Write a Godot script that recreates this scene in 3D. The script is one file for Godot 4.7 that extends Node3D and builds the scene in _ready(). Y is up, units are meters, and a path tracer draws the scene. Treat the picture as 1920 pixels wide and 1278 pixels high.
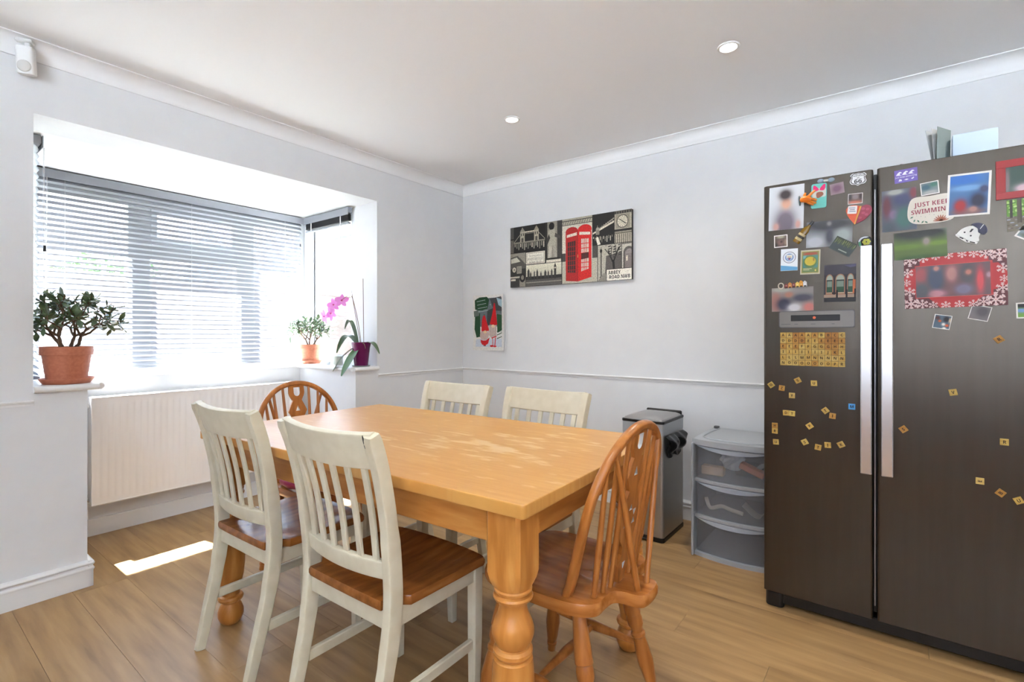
extends Node3D

# ------------------------------------------------------------------ state
var M := {}
var used := {}
var rng := RandomNumberGenerator.new()
var font_sans: SystemFont
var font_bold: SystemFont
var font_serif: SystemFont

const WALL_X := -2.94       # face of the wall with the bay
const WALL_Z := -3.141      # face of the wall with the canvas
const CEIL := 2.392
const BAY_X := -3.655       # wall below the bay window
const BAY_TOP := 2.10
const BAY_A := -0.455       # bay opening along z
const BAY_B := -2.249
const SILL := 0.925


func _ready() -> void:
	rng.seed = 7
	font_sans = SystemFont.new(); font_sans.font_names = PackedStringArray(["Droid Sans"])
	font_bold = SystemFont.new(); font_bold.font_names = PackedStringArray(["Droid Sans"]); font_bold.font_weight = 700
	font_serif = SystemFont.new(); font_serif.font_names = PackedStringArray(["Droid Serif"])
	camera_and_light()
	materials()
	shell()
	bay_windows()
	outside()
	table_and_chairs()
	fridge()
	bin_and_drawers()
	radiator()
	wall_pictures()
	sill_plants()
	ceiling_fittings()
	fridge_magnets()
	letter_tiles()
	fridge_top_things()
	kitchen_units()


# ------------------------------------------------------------------ camera, sky, sun, exposure
func camera_and_light() -> void:
	var cam := Camera3D.new()
	cam.name = "camera"
	cam.projection = Camera3D.PROJECTION_FRUSTUM
	cam.near = 0.05
	cam.far = 200.0
	cam.size = 2.0 * 639.0 / 939.4 * 0.05
	cam.frustum_offset = Vector2(0.0, -12.5 / 939.4 * 0.05)
	cam.position = Vector3(0, 1.15, 0)
	cam.rotation_degrees = Vector3(0, 37.51, 0)
	add_child(cam)
	cam.current = true

	var env := Environment.new()
	env.background_mode = Environment.BG_SKY
	var sky := Sky.new()
	var sm := ProceduralSkyMaterial.new()
	sm.sky_top_color = Color(0.62, 0.74, 0.90)
	sm.sky_horizon_color = Color(0.93, 0.95, 0.98)
	sm.ground_bottom_color = Color(0.45, 0.45, 0.42)
	sm.ground_horizon_color = Color(0.75, 0.76, 0.76)
	sm.sun_angle_max = 1.0
	sky.sky_material = sm
	env.sky = sky
	env.background_energy_multiplier = 1.1
	env.tonemap_mode = Environment.TONE_MAPPER_LINEAR
	env.tonemap_exposure = 7.9
	env.sdfgi_enabled = true
	env.ssao_enabled = true
	env.ssil_enabled = true
	var we := WorldEnvironment.new()
	we.name = "world"
	we.environment = env
	add_child(we)

	var sun := DirectionalLight3D.new()
	sun.name = "sun"
	sun.light_color = Color(0.955, 0.978, 1.0)
	sun.light_energy = 6.8
	sun.light_angular_distance = 0.53
	sun.shadow_enabled = true
	sun.sky_mode = DirectionalLight3D.SKY_MODE_LIGHT_ONLY
	add_child(sun)
	sun.look_at_from_position(Vector3.ZERO, Vector3(1.0, -1.74, -0.15), Vector3.UP)


# ------------------------------------------------------------------ naming and tagging
func numbered(called: String) -> String:
	var n: int = used.get(called, 0)
	used[called] = n + 1
	return called if n == 0 else "%s_%03d" % [called, n]


func tag(o: Node, label: String, category: String, group := "", kind := "") -> void:
	o.set_meta("label", label)
	if category != "": o.set_meta("category", category)
	if group != "": o.set_meta("group", group)
	if kind != "": o.set_meta("kind", kind)


func thing(called: String, label: String, category: String, at := Vector3.ZERO, turn := 0.0, group := "") -> Node3D:
	var o := Node3D.new()
	o.name = numbered(called)
	add_child(o)
	o.position = at
	o.rotation.y = turn
	tag(o, label, category, group)
	return o


func structure(called: String, label: String, at := Vector3.ZERO) -> Node3D:
	var o := Node3D.new()
	o.name = numbered(called)
	add_child(o)
	o.position = at
	tag(o, label, "", "", "structure")
	return o


func part(called: String, shape, mat: Material, parent: Node, crease := 38.0) -> MeshInstance3D:
	var o := MeshInstance3D.new()
	o.name = called
	o.mesh = shape if shape is Mesh else solid(shape, crease)
	o.material_override = mat
	o.cast_shadow = GeometryInstance3D.SHADOW_CASTING_SETTING_ON
	parent.add_child(o, true)
	return o


func single(called: String, shape, mat: Material, label: String, category: String, at := Vector3.ZERO, group := "", kind := "", crease := 38.0) -> MeshInstance3D:
	var o := part(numbered(called), shape, mat, self, crease)
	o.position = at
	tag(o, label, category, group, kind)
	return o


# ------------------------------------------------------------------ mesh helpers: triangle lists, counter-clockwise seen from outside
func solid(s: PackedVector3Array, crease := 38.0, uv := PackedVector2Array()) -> ArrayMesh:
	var n := s.size() / 3
	var face := PackedVector3Array()
	face.resize(n)
	var at := {}
	for i in n:
		var a := s[i * 3]
		var w := (s[i * 3 + 1] - a).cross(s[i * 3 + 2] - a)
		face[i] = w
		for k in 3:
			var q := s[i * 3 + k] * 20000.0
			var key := Vector3i(roundi(q.x), roundi(q.y), roundi(q.z))
			if at.has(key):
				at[key].append(i)
			else:
				at[key] = [i]
	var limit := cos(deg_to_rad(crease))
	var v := PackedVector3Array()
	var nor := PackedVector3Array()
	var uvo := PackedVector2Array()
	v.resize(n * 3); nor.resize(n * 3)
	if uv.size(): uvo.resize(n * 3)
	for i in n:
		var fn := face[i].normalized()
		for k in 3:
			var j: int = i * 3 + [0, 2, 1][k]
			var p := s[j]
			var q := p * 20000.0
			var sum := Vector3.ZERO
			for f in at[Vector3i(roundi(q.x), roundi(q.y), roundi(q.z))]:
				if face[f].normalized().dot(fn) >= limit:
					sum += face[f]
			v[i * 3 + k] = p
			nor[i * 3 + k] = sum.normalized() if sum.length_squared() > 1e-20 else fn
			if uv.size(): uvo[i * 3 + k] = uv[j]
	var arr := []
	arr.resize(Mesh.ARRAY_MAX)
	arr[Mesh.ARRAY_VERTEX] = v
	arr[Mesh.ARRAY_NORMAL] = nor
	if uv.size(): arr[Mesh.ARRAY_TEX_UV] = uvo
	var m := ArrayMesh.new()
	m.add_surface_from_arrays(Mesh.PRIMITIVE_TRIANGLES, arr)
	return m


func moved(s: PackedVector3Array, t: Transform3D) -> PackedVector3Array:
	return t * s


func at(x: float, y: float, z: float) -> Transform3D:
	return Transform3D(Basis(), Vector3(x, y, z))


func turned(axis: Vector3, deg: float, p := Vector3.ZERO) -> Transform3D:
	return Transform3D(Basis(axis, deg_to_rad(deg)), p)


func quad(o: PackedVector3Array, a: Vector3, b: Vector3, c: Vector3, d: Vector3) -> void:
	o.append_array(PackedVector3Array([a, b, c, a, c, d]))


func outward(o: PackedVector3Array, pts: Array, mid: Vector3) -> void:
	# a convex facet turned away from mid
	var a: Vector3 = pts[0]
	var n: Vector3 = (pts[1] - a).cross(pts[2] - a)
	if n.dot(a - mid) < 0: pts.reverse()
	for i in range(1, pts.size() - 1):
		o.append_array(PackedVector3Array([pts[0], pts[i], pts[i + 1]]))


func box(c: Vector3, s: Vector3, b := 0.0) -> PackedVector3Array:
	var o := PackedVector3Array()
	var h := s * 0.5
	b = minf(b, minf(h.x, minf(h.y, h.z)) * 0.98)
	if b <= 0.0:
		for ax in 3:
			for sg in [-1.0, 1.0]:
				var u := (ax + 1) % 3
				var w := (ax + 2) % 3
				var pts := []
				for k in [[-1, -1], [1, -1], [1, 1], [-1, 1]]:
					var p := Vector3.ZERO
					p[ax] = sg * h[ax]; p[u] = k[0] * h[u]; p[w] = k[1] * h[w]
					pts.append(c + p)
				outward(o, pts, c)
		return o
	for ax in 3:
		var u := (ax + 1) % 3
		var w := (ax + 2) % 3
		for sg in [-1.0, 1.0]:
			var pts := []
			for k in [[-1, -1], [1, -1], [1, 1], [-1, 1]]:
				var p := Vector3.ZERO
				p[ax] = sg * h[ax]; p[u] = k[0] * (h[u] - b); p[w] = k[1] * (h[w] - b)
				pts.append(c + p)
			outward(o, pts, c)
		for k in [[-1, -1], [1, -1], [1, 1], [-1, 1]]:
			var e := []
			for sg in [-1.0, 1.0]:
				var p := Vector3.ZERO
				p[ax] = sg * (h[ax] - b)
				p[u] = k[0] * h[u]; p[w] = k[1] * (h[w] - b)
				var q := p
				q[u] = k[0] * (h[u] - b); q[w] = k[1] * h[w]
				e.append([c + p, c + q])
			outward(o, [e[0][0], e[0][1], e[1][1], e[1][0]], c)
	for sx in [-1, 1]:
		for sy in [-1, 1]:
			for sz in [-1, 1]:
				var g := Vector3(sx, sy, sz)
				var i := h - Vector3(b, b, b)
				outward(o, [c + g * Vector3(h.x, i.y, i.z), c + g * Vector3(i.x, h.y, i.z), c + g * Vector3(i.x, i.y, h.z)], c)
	return o


func span(a: Vector3, b: Vector3, bevel := 0.0) -> PackedVector3Array:
	return box((a + b) * 0.5, (b - a).abs(), bevel)


func lathe(prof: Array, n := 24) -> PackedVector3Array:
	# prof: Vector2(radius, height) from the bottom up
	var o := PackedVector3Array()
	for i in prof.size() - 1:
		var a: Vector2 = prof[i]
		var b: Vector2 = prof[i + 1]
		for k in n:
			var t0 := TAU * k / n
			var t1 := TAU * (k + 1) / n
			var p0 := Vector3(a.x * cos(t0), a.y, -a.x * sin(t0))
			var p1 := Vector3(a.x * cos(t1), a.y, -a.x * sin(t1))
			var q0 := Vector3(b.x * cos(t0), b.y, -b.x * sin(t0))
			var q1 := Vector3(b.x * cos(t1), b.y, -b.x * sin(t1))
			if a.x > 1e-6: o.append_array(PackedVector3Array([p0, p1, q1]))
			if b.x > 1e-6: o.append_array(PackedVector3Array([p0, q1, q0]))
	return o


func tube(pts: Array, radii, n := 10) -> PackedVector3Array:
	var o := PackedVector3Array()
	var rings := []
	var m := pts.size()
	var side := Vector3.ZERO
	for i in m:
		var d: Vector3 = (pts[mini(i + 1, m - 1)] - pts[maxi(i - 1, 0)]).normalized()
		if side == Vector3.ZERO:
			side = d.cross(Vector3.UP if absf(d.y) < 0.9 else Vector3.RIGHT).normalized()
		side = (side - d * side.dot(d)).normalized()
		var up := d.cross(side)
		var r: float = radii[i] if radii is Array else radii
		var ring := []
		for k in n:
			var t := TAU * k / n
			ring.append(pts[i] + (side * cos(t) + up * sin(t)) * r)
		rings.append(ring)
	for i in m - 1:
		for k in n:
			quad(o, rings[i][k], rings[i][(k + 1) % n], rings[i + 1][(k + 1) % n], rings[i + 1][k])
	for k in n:
		o.append_array(PackedVector3Array([pts[0], rings[0][(k + 1) % n], rings[0][k]]))
		o.append_array(PackedVector3Array([pts[m - 1], rings[m - 1][k], rings[m - 1][(k + 1) % n]]))
	return o


func sweep(pts: Array, ref: Vector3, section: Array, scales = null) -> PackedVector3Array:
	# section: Vector2 list, counter-clockwise; u runs along ref x tangent, v along the rest
	var o := PackedVector3Array()
	var rings := []
	var m := pts.size()
	for i in m:
		var d: Vector3 = (pts[mini(i + 1, m - 1)] - pts[maxi(i - 1, 0)]).normalized()
		var side := ref.cross(d).normalized()
		var up := d.cross(side)
		var sc: Vector2 = scales[i] if scales else Vector2.ONE
		var ring := []
		for q in section:
			ring.append(pts[i] + side * q.x * sc.x + up * q.y * sc.y)
		rings.append(ring)
	var n := section.size()
	for i in m - 1:
		for k in n:
			quad(o, rings[i][k], rings[i][(k + 1) % n], rings[i + 1][(k + 1) % n], rings[i + 1][k])
	for i in range(1, n - 1):
		o.append_array(PackedVector3Array([rings[0][0], rings[0][i + 1], rings[0][i]]))
		o.append_array(PackedVector3Array([rings[m - 1][0], rings[m - 1][i], rings[m - 1][i + 1]]))
	return o


func rsec(w: float, h: float, r: float, n := 3) -> Array:
	# rounded rectangle section, counter-clockwise
	var o := []
	for c in [[1, 1, 0], [-1, 1, 90], [-1, -1, 180], [1, -1, 270]]:
		for k in n + 1:
			var a := deg_to_rad(c[2] + 90.0 * k / n)
			o.append(Vector2(c[0] * (w * 0.5 - r) + r * cos(a), c[1] * (h * 0.5 - r) + r * sin(a)))
	return o


func prism(poly, z0: float, z1: float) -> PackedVector3Array:
	# outline in x, y carried from z0 to z1
	var p := PackedVector2Array(poly)
	if Geometry2D.is_polygon_clockwise(p) == false:
		pass
	var area := 0.0
	for i in p.size():
		var q := p[(i + 1) % p.size()]
		area += p[i].x * q.y - q.x * p[i].y
	if area < 0: p.reverse()
	var o := PackedVector3Array()
	var tri := Geometry2D.triangulate_polygon(p)
	for i in tri.size() / 3:
		var a := p[tri[i * 3]]
		var b := p[tri[i * 3 + 1]]
		var c := p[tri[i * 3 + 2]]
		if (b - a).cross(c - a) < 0:
			var t := b
			b = c
			c = t
		o.append_array(PackedVector3Array([Vector3(a.x, a.y, z1), Vector3(b.x, b.y, z1), Vector3(c.x, c.y, z1)]))
		o.append_array(PackedVector3Array([Vector3(a.x, a.y, z0), Vector3(c.x, c.y, z0), Vector3(b.x, b.y, z0)]))
	for i in p.size():
		var a := p[i]
		var b := p[(i + 1) % p.size()]
		quad(o, Vector3(a.x, a.y, z0), Vector3(b.x, b.y, z0), Vector3(b.x, b.y, z1), Vector3(a.x, a.y, z1))
	return o


func upright(s: PackedVector3Array) -> PackedVector3Array:
	# x, y outline laid flat: its y becomes -z, its z becomes y
	return Transform3D(Basis(Vector3(1, 0, 0), Vector3(0, 0, -1), Vector3(0, 1, 0)), Vector3.ZERO) * s


func rslab(w: float, d: float, y0: float, y1: float, r: float, edge := 0.0, n := 5) -> PackedVector3Array:
	# rounded rectangle in x, z between two heights with softened rims
	var o := PackedVector3Array()
	var lev := [[0.0, y0], [0.0, y1]]
	if edge > 0.0:
		lev = [[edge, y0], [edge * 0.3, y0 + edge * 0.3], [0.0, y0 + edge], [0.0, y1 - edge], [edge * 0.3, y1 - edge * 0.3], [edge, y1]]
	var rings := []
	for l in lev:
		var ring := []
		for q in rsec(w - 2 * l[0], d - 2 * l[0], maxf(r - l[0], 0.001), n):
			ring.append(Vector3(q.x, l[1], -q.y))
		rings.append(ring)
	var m: int = rings[0].size()
	for i in rings.size() - 1:
		for k in m:
			quad(o, rings[i][k], rings[i][(k + 1) % m], rings[i + 1][(k + 1) % m], rings[i + 1][k])
	for k in m:
		o.append_array(PackedVector3Array([Vector3(0, y0, 0), rings[0][(k + 1) % m], rings[0][k]]))
		o.append_array(PackedVector3Array([Vector3(0, y1, 0), rings[-1][k], rings[-1][(k + 1) % m]]))
	return o


func seat_slab(outline: Array, y_top: float, thick: float, dip: float, mid: Vector2, edge := 0.008) -> PackedVector3Array:
	# outline: Vector2(x, z) round the seat; the top is hollowed by dip towards mid
	var o := PackedVector3Array()
	var n := outline.size()
	var rings := []
	var lev := [[0.9, y_top - thick], [0.985, y_top - thick], [1.0, y_top - thick + edge], [1.0, y_top - edge], [0.985, y_top]]
	for l in lev:
		var ring := []
		for q in outline:
			var p: Vector2 = mid + (q - mid) * l[0]
			ring.append(Vector3(p.x, l[1], p.y))
		rings.append(ring)
	for j in [0.93, 0.85, 0.72, 0.55, 0.36, 0.18]:
		var ring := []
		for q in outline:
			var p: Vector2 = mid + (q - mid) * j
			var e := clampf((0.95 - j) / 0.6, 0.0, 1.0)
			ring.append(Vector3(p.x, y_top - dip * e * e * (3.0 - 2.0 * e), p.y))
		rings.append(ring)
	var area := 0.0
	for i in n:
		area += outline[i].x * outline[(i + 1) % n].y - outline[(i + 1) % n].x * outline[i].y
	var flip := area > 0.0
	for i in rings.size() - 1:
		for k in n:
			var a: Vector3 = rings[i][k]
			var b: Vector3 = rings[i][(k + 1) % n]
			var c: Vector3 = rings[i + 1][(k + 1) % n]
			var d: Vector3 = rings[i + 1][k]
			if flip: quad(o, b, a, d, c)
			else: quad(o, a, b, c, d)
	var top := Vector3(mid.x, y_top - dip, mid.y)
	var low := Vector3(mid.x, y_top - thick, mid.y)
	for k in n:
		var a: Vector3 = rings[-1][k]
		var b: Vector3 = rings[-1][(k + 1) % n]
		var c: Vector3 = rings[0][k]
		var d: Vector3 = rings[0][(k + 1) % n]
		if flip:
			o.append_array(PackedVector3Array([b, a, top, c, d, low]))
		else:
			o.append_array(PackedVector3Array([a, b, top, d, c, low]))
	return o


func smooth_line(pts: Array, per := 6) -> Array:
	# Catmull-Rom through the points (Vector2 or Vector3)
	var o := []
	var n := pts.size()
	for i in n - 1:
		var a = pts[maxi(i - 1, 0)]
		var b = pts[i]
		var c = pts[i + 1]
		var d = pts[mini(i + 2, n - 1)]
		for k in per:
			var t := float(k) / per
			o.append(0.5 * (2.0 * b + (c - a) * t + (2.0 * a - 5.0 * b + 4.0 * c - d) * t * t + (3.0 * b - a - 3.0 * c + d) * t * t * t))
	o.append(pts[n - 1])
	return o


func smooth_loop(pts: Array, per := 6) -> Array:
	var o := []
	var n := pts.size()
	for i in n:
		var a = pts[(i + n - 1) % n]
		var b = pts[i]
		var c = pts[(i + 1) % n]
		var d = pts[(i + 2) % n]
		for k in per:
			var t := float(k) / per
			o.append(0.5 * (2.0 * b + (c - a) * t + (2.0 * a - 5.0 * b + 4.0 * c - d) * t * t + (3.0 * b - a - 3.0 * c + d) * t * t * t))
	return o


func card(w: float, h: float, t: float) -> ArrayMesh:
	# a thin sheet standing in x, y: its front (z = t) shows the print, its rims take the print's corner colour
	var s := PackedVector3Array()
	var uv := PackedVector2Array()
	var a := Vector3(-w / 2, -h / 2, t)
	var b := Vector3(w / 2, -h / 2, t)
	var c := Vector3(w / 2, h / 2, t)
	var d := Vector3(-w / 2, h / 2, t)
	quad(s, a, b, c, d)
	uv.append_array(PackedVector2Array([Vector2(0, 1), Vector2(1, 1), Vector2(1, 0), Vector2(0, 1), Vector2(1, 0), Vector2(0, 0)]))
	var k := Vector3(0, 0, -t)
	for e in [[a, b], [b, c], [c, d], [d, a]]:
		quad(s, e[1], e[0], e[0] + k, e[1] + k)
	quad(s, b + k, a + k, d + k, c + k)
	while uv.size() < s.size(): uv.append(Vector2(0.01, 0.01))
	return solid(s, 10.0, uv)


func lettering(words: String, size: float, parent: Node, mat: Material, p: Vector3, font: Font, called := "lettering", depth := 0.0006, squeeze := 1.0) -> MeshInstance3D:
	var t := TextMesh.new()
	t.text = words
	t.font = font
	t.font_size = 48
	t.pixel_size = size / 34.0       # capital letters about size tall
	t.depth = depth
	t.curve_step = 2.0
	t.horizontal_alignment = HORIZONTAL_ALIGNMENT_CENTER
	t.vertical_alignment = VERTICAL_ALIGNMENT_CENTER
	var o := part(called, t, mat, parent)
	o.position = p
	o.scale = Vector3(squeeze, 1, 1)
	return o


# ------------------------------------------------------------------ pictures: a small painter on an Image
class Painter:
	var im: Image
	var w: int
	var h: int
	func _init(width: int, height: int, c: Color) -> void:
		w = width; h = height
		im = Image.create(w, h, false, Image.FORMAT_RGB8)
		im.fill(c)
	func rect(x: float, y: float, ww: float, hh: float, c: Color) -> void:
		im.fill_rect(Rect2i(roundi(x), roundi(y), maxi(1, roundi(ww)), maxi(1, roundi(hh))), c)
	func poly(pts: Array, c: Color) -> void:
		var y0 := 1e9
		var y1 := -1e9
		for p in pts:
			y0 = minf(y0, p[1]); y1 = maxf(y1, p[1])
		for y in range(maxi(0, floori(y0)), mini(h - 1, ceili(y1)) + 1):
			var xs := []
			var yy := y + 0.5
			for i in pts.size():
				var a = pts[i]
				var b = pts[(i + 1) % pts.size()]
				if (a[1] <= yy) != (b[1] <= yy):
					xs.append(a[0] + (yy - a[1]) / (b[1] - a[1]) * (b[0] - a[0]))
			xs.sort()
			for i in xs.size() / 2:
				var u := roundi(xs[i * 2])
				var v := roundi(xs[i * 2 + 1])
				if v > u: im.fill_rect(Rect2i(u, y, v - u, 1), c)
	func ell(cx: float, cy: float, rx: float, ry: float, c: Color) -> void:
		for y in range(maxi(0, floori(cy - ry)), mini(h - 1, ceili(cy + ry)) + 1):
			var k := 1.0 - pow((y + 0.5 - cy) / ry, 2)
			if k > 0:
				var e := rx * sqrt(k)
				if roundi(2 * e) > 0: im.fill_rect(Rect2i(roundi(cx - e), y, roundi(2 * e), 1), c)
	func line(a: Vector2, b: Vector2, t: float, c: Color) -> void:
		var d := (b - a).normalized()
		var n := Vector2(-d.y, d.x) * t * 0.5
		var q := []
		for p in [a + n, b + n, b - n, a - n]: q.append([p.x, p.y])
		poly(q, c)
	func grain(amount: float, seed_: int, size := 0.2) -> void:
		var f := FastNoiseLite.new()
		f.seed = seed_
		f.frequency = size
		for y in h:
			for x in w:
				var c := im.get_pixel(x, y)
				var k := 1.0 + amount * f.get_noise_2d(x, y)
				im.set_pixel(x, y, Color(c.r * k, c.g * k, c.b * k))
	func tex() -> ImageTexture:
		return ImageTexture.create_from_image(im)


func soft_print(w: int, h: int, base: Color, blobs: Array, border := 0.0, border_color := Color(0.93, 0.92, 0.9)) -> ImageTexture:
	# a photograph whose shapes are soft: [x, y, radius x, radius y, colour] in fractions
	var im := Image.create(w, h, false, Image.FORMAT_RGB8)
	for y in h:
		for x in w:
			var u := (x + 0.5) / w
			var v := (y + 0.5) / h
			var c := base
			for b in blobs:
				var e := pow((u - b[0]) / b[2], 2) + pow((v - b[1]) / b[3], 2)
				c = c.lerp(b[4], clampf(1.6 * exp(-e * 1.6), 0.0, 1.0))
			if border > 0.0 and (u < border or u > 1.0 - border or v < border * w / h or v > 1.0 - border * w / h):
				c = border_color
			im.set_pixel(x, y, c)
	return ImageTexture.create_from_image(im)


func printed(tex: Texture2D, rough := 0.45) -> StandardMaterial3D:
	var m := StandardMaterial3D.new()
	m.albedo_texture = tex
	m.texture_repeat = false
	m.roughness = rough
	return m


# ------------------------------------------------------------------ materials
func plain(c: Color, rough := 0.6, metal := 0.0, spec := 0.5) -> StandardMaterial3D:
	var m := StandardMaterial3D.new()
	m.albedo_color = c
	m.roughness = rough
	m.metallic = metal
	m.metallic_specular = spec
	return m


func noise_tex(freq: float, stops: Array, seed_: int, octaves := 4, size := 512, warp := 0.0) -> NoiseTexture2D:
	var f := FastNoiseLite.new()
	f.seed = seed_
	f.noise_type = FastNoiseLite.TYPE_SIMPLEX_SMOOTH
	f.frequency = freq
	f.fractal_octaves = octaves
	if warp > 0.0:
		f.domain_warp_enabled = true
		f.domain_warp_amplitude = warp
	var t := NoiseTexture2D.new()
	t.width = size; t.height = size
	t.seamless = true
	t.noise = f
	if stops.size():
		var g := Gradient.new()
		g.offsets = PackedFloat32Array(stops.map(func(q): return q[0]))
		g.colors = PackedColorArray(stops.map(func(q): return q[1]))
		t.color_ramp = g
	return t


func grainy(tex: Texture2D, scale: Vector3, rough: float, tint := Color.WHITE, offset := Vector3.ZERO, world := false) -> StandardMaterial3D:
	var m := StandardMaterial3D.new()
	m.albedo_texture = tex
	m.albedo_color = tint
	m.uv1_triplanar = true
	m.uv1_world_triplanar = world
	m.uv1_triplanar_sharpness = 6.0
	m.uv1_scale = scale
	m.uv1_offset = offset
	m.roughness = rough
	return m


func glow(c: Color, energy: float) -> StandardMaterial3D:
	var m := plain(c, 0.4)
	m.emission_enabled = true
	m.emission = c
	m.emission_energy_multiplier = energy
	return m


func materials() -> void:
	var plaster := noise_tex(0.02, [[0.0, Color(0.885, 0.886, 0.888)], [1.0, Color(0.90, 0.90, 0.90)]], 3, 3, 256)
	M.wall = grainy(plaster, Vector3(0.9, 0.9, 0.9), 0.75, Color.WHITE, Vector3.ZERO, true)
	M.ceiling = plain(Color(0.945, 0.945, 0.942), 0.85)
	M.trim = plain(Color(0.93, 0.93, 0.925), 0.35)
	M.upvc = plain(Color(0.93, 0.94, 0.95), 0.3)
	M.glass = plain(Color(1, 1, 1, 0.05), 0.0)
	M.glass.transparency = BaseMaterial3D.TRANSPARENCY_ALPHA
	M.slat = plain(Color(0.58, 0.59, 0.61), 0.55, 0.0, 0.3)
	M.cord = plain(Color(0.88, 0.88, 0.88), 0.7)
	M.clear = plain(Color(0.95, 0.95, 0.95, 0.25), 0.05)
	M.clear.transparency = BaseMaterial3D.TRANSPARENCY_ALPHA
	var oak := noise_tex(0.012, [[0.0, Color(0.55, 0.42, 0.265)], [0.32, Color(0.635, 0.495, 0.32)], [0.6, Color(0.675, 0.535, 0.35)], [1.0, Color(0.73, 0.59, 0.405)]], 11, 5, 512, 18.0)
	M.floor = []
	for k in 5:
		var tint := Color(1, 1, 1).darkened([0.0, 0.03, 0.01, 0.05, 0.02][k])
		M.floor.append(grainy(oak, Vector3(0.22, 1.0, 2.4), 0.36, tint, Vector3(0.21 * k, 0.37 * k, 0.43 * k), true))
	M.floor_base = plain(Color(0.30, 0.22, 0.14), 0.9)
	var pine := noise_tex(0.012, [[0.0, Color(0.72, 0.45, 0.18)], [0.4, Color(0.79, 0.52, 0.24)], [0.7, Color(0.83, 0.57, 0.28)], [1.0, Color(0.87, 0.63, 0.35)]], 21, 4, 512, 14.0)
	M.pine_x = grainy(pine, Vector3(0.5, 3.5, 3.5), 0.34)
	M.pine_z = grainy(pine, Vector3(3.5, 3.5, 0.5), 0.34)
	M.pine_y = grainy(pine, Vector3(3.5, 0.5, 3.5), 0.32)
	var elm := noise_tex(0.012, [[0.0, Color(0.60, 0.35, 0.145)], [0.4, Color(0.68, 0.42, 0.185)], [0.7, Color(0.73, 0.46, 0.22)], [1.0, Color(0.78, 0.52, 0.27)]], 31, 4, 512, 14.0)
	M.elm_y = grainy(elm, Vector3(4, 0.6, 4), 0.3)
	M.elm_x = grainy(elm, Vector3(4, 4, 0.8), 0.26)
	var beech := noise_tex(0.012, [[0.0, Color(0.47, 0.27, 0.12)], [0.4, Color(0.55, 0.33, 0.15)], [0.7, Color(0.60, 0.37, 0.17)], [1.0, Color(0.65, 0.42, 0.21)]], 41, 4, 512, 10.0)
	M.seat = grainy(beech, Vector3(3.5, 3.5, 0.6), 0.2)
	var cream := noise_tex(0.03, [[0.0, Color(0.83, 0.795, 0.695)], [1.0, Color(0.87, 0.84, 0.75)]], 51, 3, 256)
	M.cream = grainy(cream, Vector3(2, 2, 2), 0.42)
	M.steel = plain(Color(0.70, 0.69, 0.68), 0.36, 0.92)
	var brushed := noise_tex(0.05, [[0.0, Color(0.335, 0.312, 0.285)], [1.0, Color(0.35, 0.327, 0.30)]], 61, 3, 256)
	M.door = grainy(brushed, Vector3(2.0, 0.12, 2.0), 0.30, Color.WHITE)
	M.door.metallic = 0.95
	M.handle = plain(Color(0.86, 0.86, 0.87), 0.27, 1.0)
	M.dark = plain(Color(0.07, 0.07, 0.075), 0.4)
	M.black = plain(Color(0.03, 0.03, 0.032), 0.35)
	M.grey = plain(Color(0.33, 0.33, 0.34), 0.5)
	M.silver = plain(Color(0.66, 0.67, 0.68), 0.35, 0.15)
	M.smoke = plain(Color(0.62, 0.62, 0.63, 0.28), 0.3)
	M.smoke.transparency = BaseMaterial3D.TRANSPARENCY_ALPHA
	M.lip = plain(Color(0.82, 0.84, 0.87, 0.5), 0.3)
	M.lip.transparency = BaseMaterial3D.TRANSPARENCY_ALPHA
	var clay := noise_tex(0.03, [[0.0, Color(0.75, 0.44, 0.32)], [1.0, Color(0.82, 0.52, 0.39)]], 71, 3, 256)
	M.clay = grainy(clay, Vector3(6, 6, 6), 0.55)
	M.soil = plain(Color(0.16, 0.11, 0.08), 0.95)
	var jade := noise_tex(0.03, [[0.0, Color(0.24, 0.33, 0.22)], [0.6, Color(0.36, 0.45, 0.30)], [1.0, Color(0.48, 0.56, 0.39)]], 81, 2, 128)
	M.jade = grainy(jade, Vector3(8, 8, 8), 0.35, Color.WHITE, Vector3.ZERO, true)
	M.jade.backlight_enabled = true
	M.jade.backlight = Color(0.25, 0.3, 0.15)
	M.stem = plain(Color(0.40, 0.30, 0.22), 0.8)
	M.orchid_leaf = plain(Color(0.30, 0.42, 0.24), 0.35)
	M.orchid_leaf.backlight_enabled = true
	M.orchid_leaf.backlight = Color(0.2, 0.25, 0.1)
	M.orchid_stem = plain(Color(0.45, 0.33, 0.16), 0.6)
	M.petal = plain(Color(0.92, 0.62, 0.87), 0.6)
	M.petal.backlight_enabled = true
	M.petal.backlight = Color(0.7, 0.45, 0.65)
	M.lipflower = plain(Color(0.75, 0.15, 0.50), 0.5)
	M.purple_pot = plain(Color(0.42, 0.09, 0.30), 0.18)
	M.white = plain(Color(0.92, 0.92, 0.91), 0.5)
	M.radiator = plain(Color(0.93, 0.92, 0.91), 0.4)
	M.chrome = plain(Color(0.8, 0.8, 0.8), 0.15, 1.0)
	M.ink = plain(Color(0.09, 0.08, 0.07), 0.7)


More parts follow.
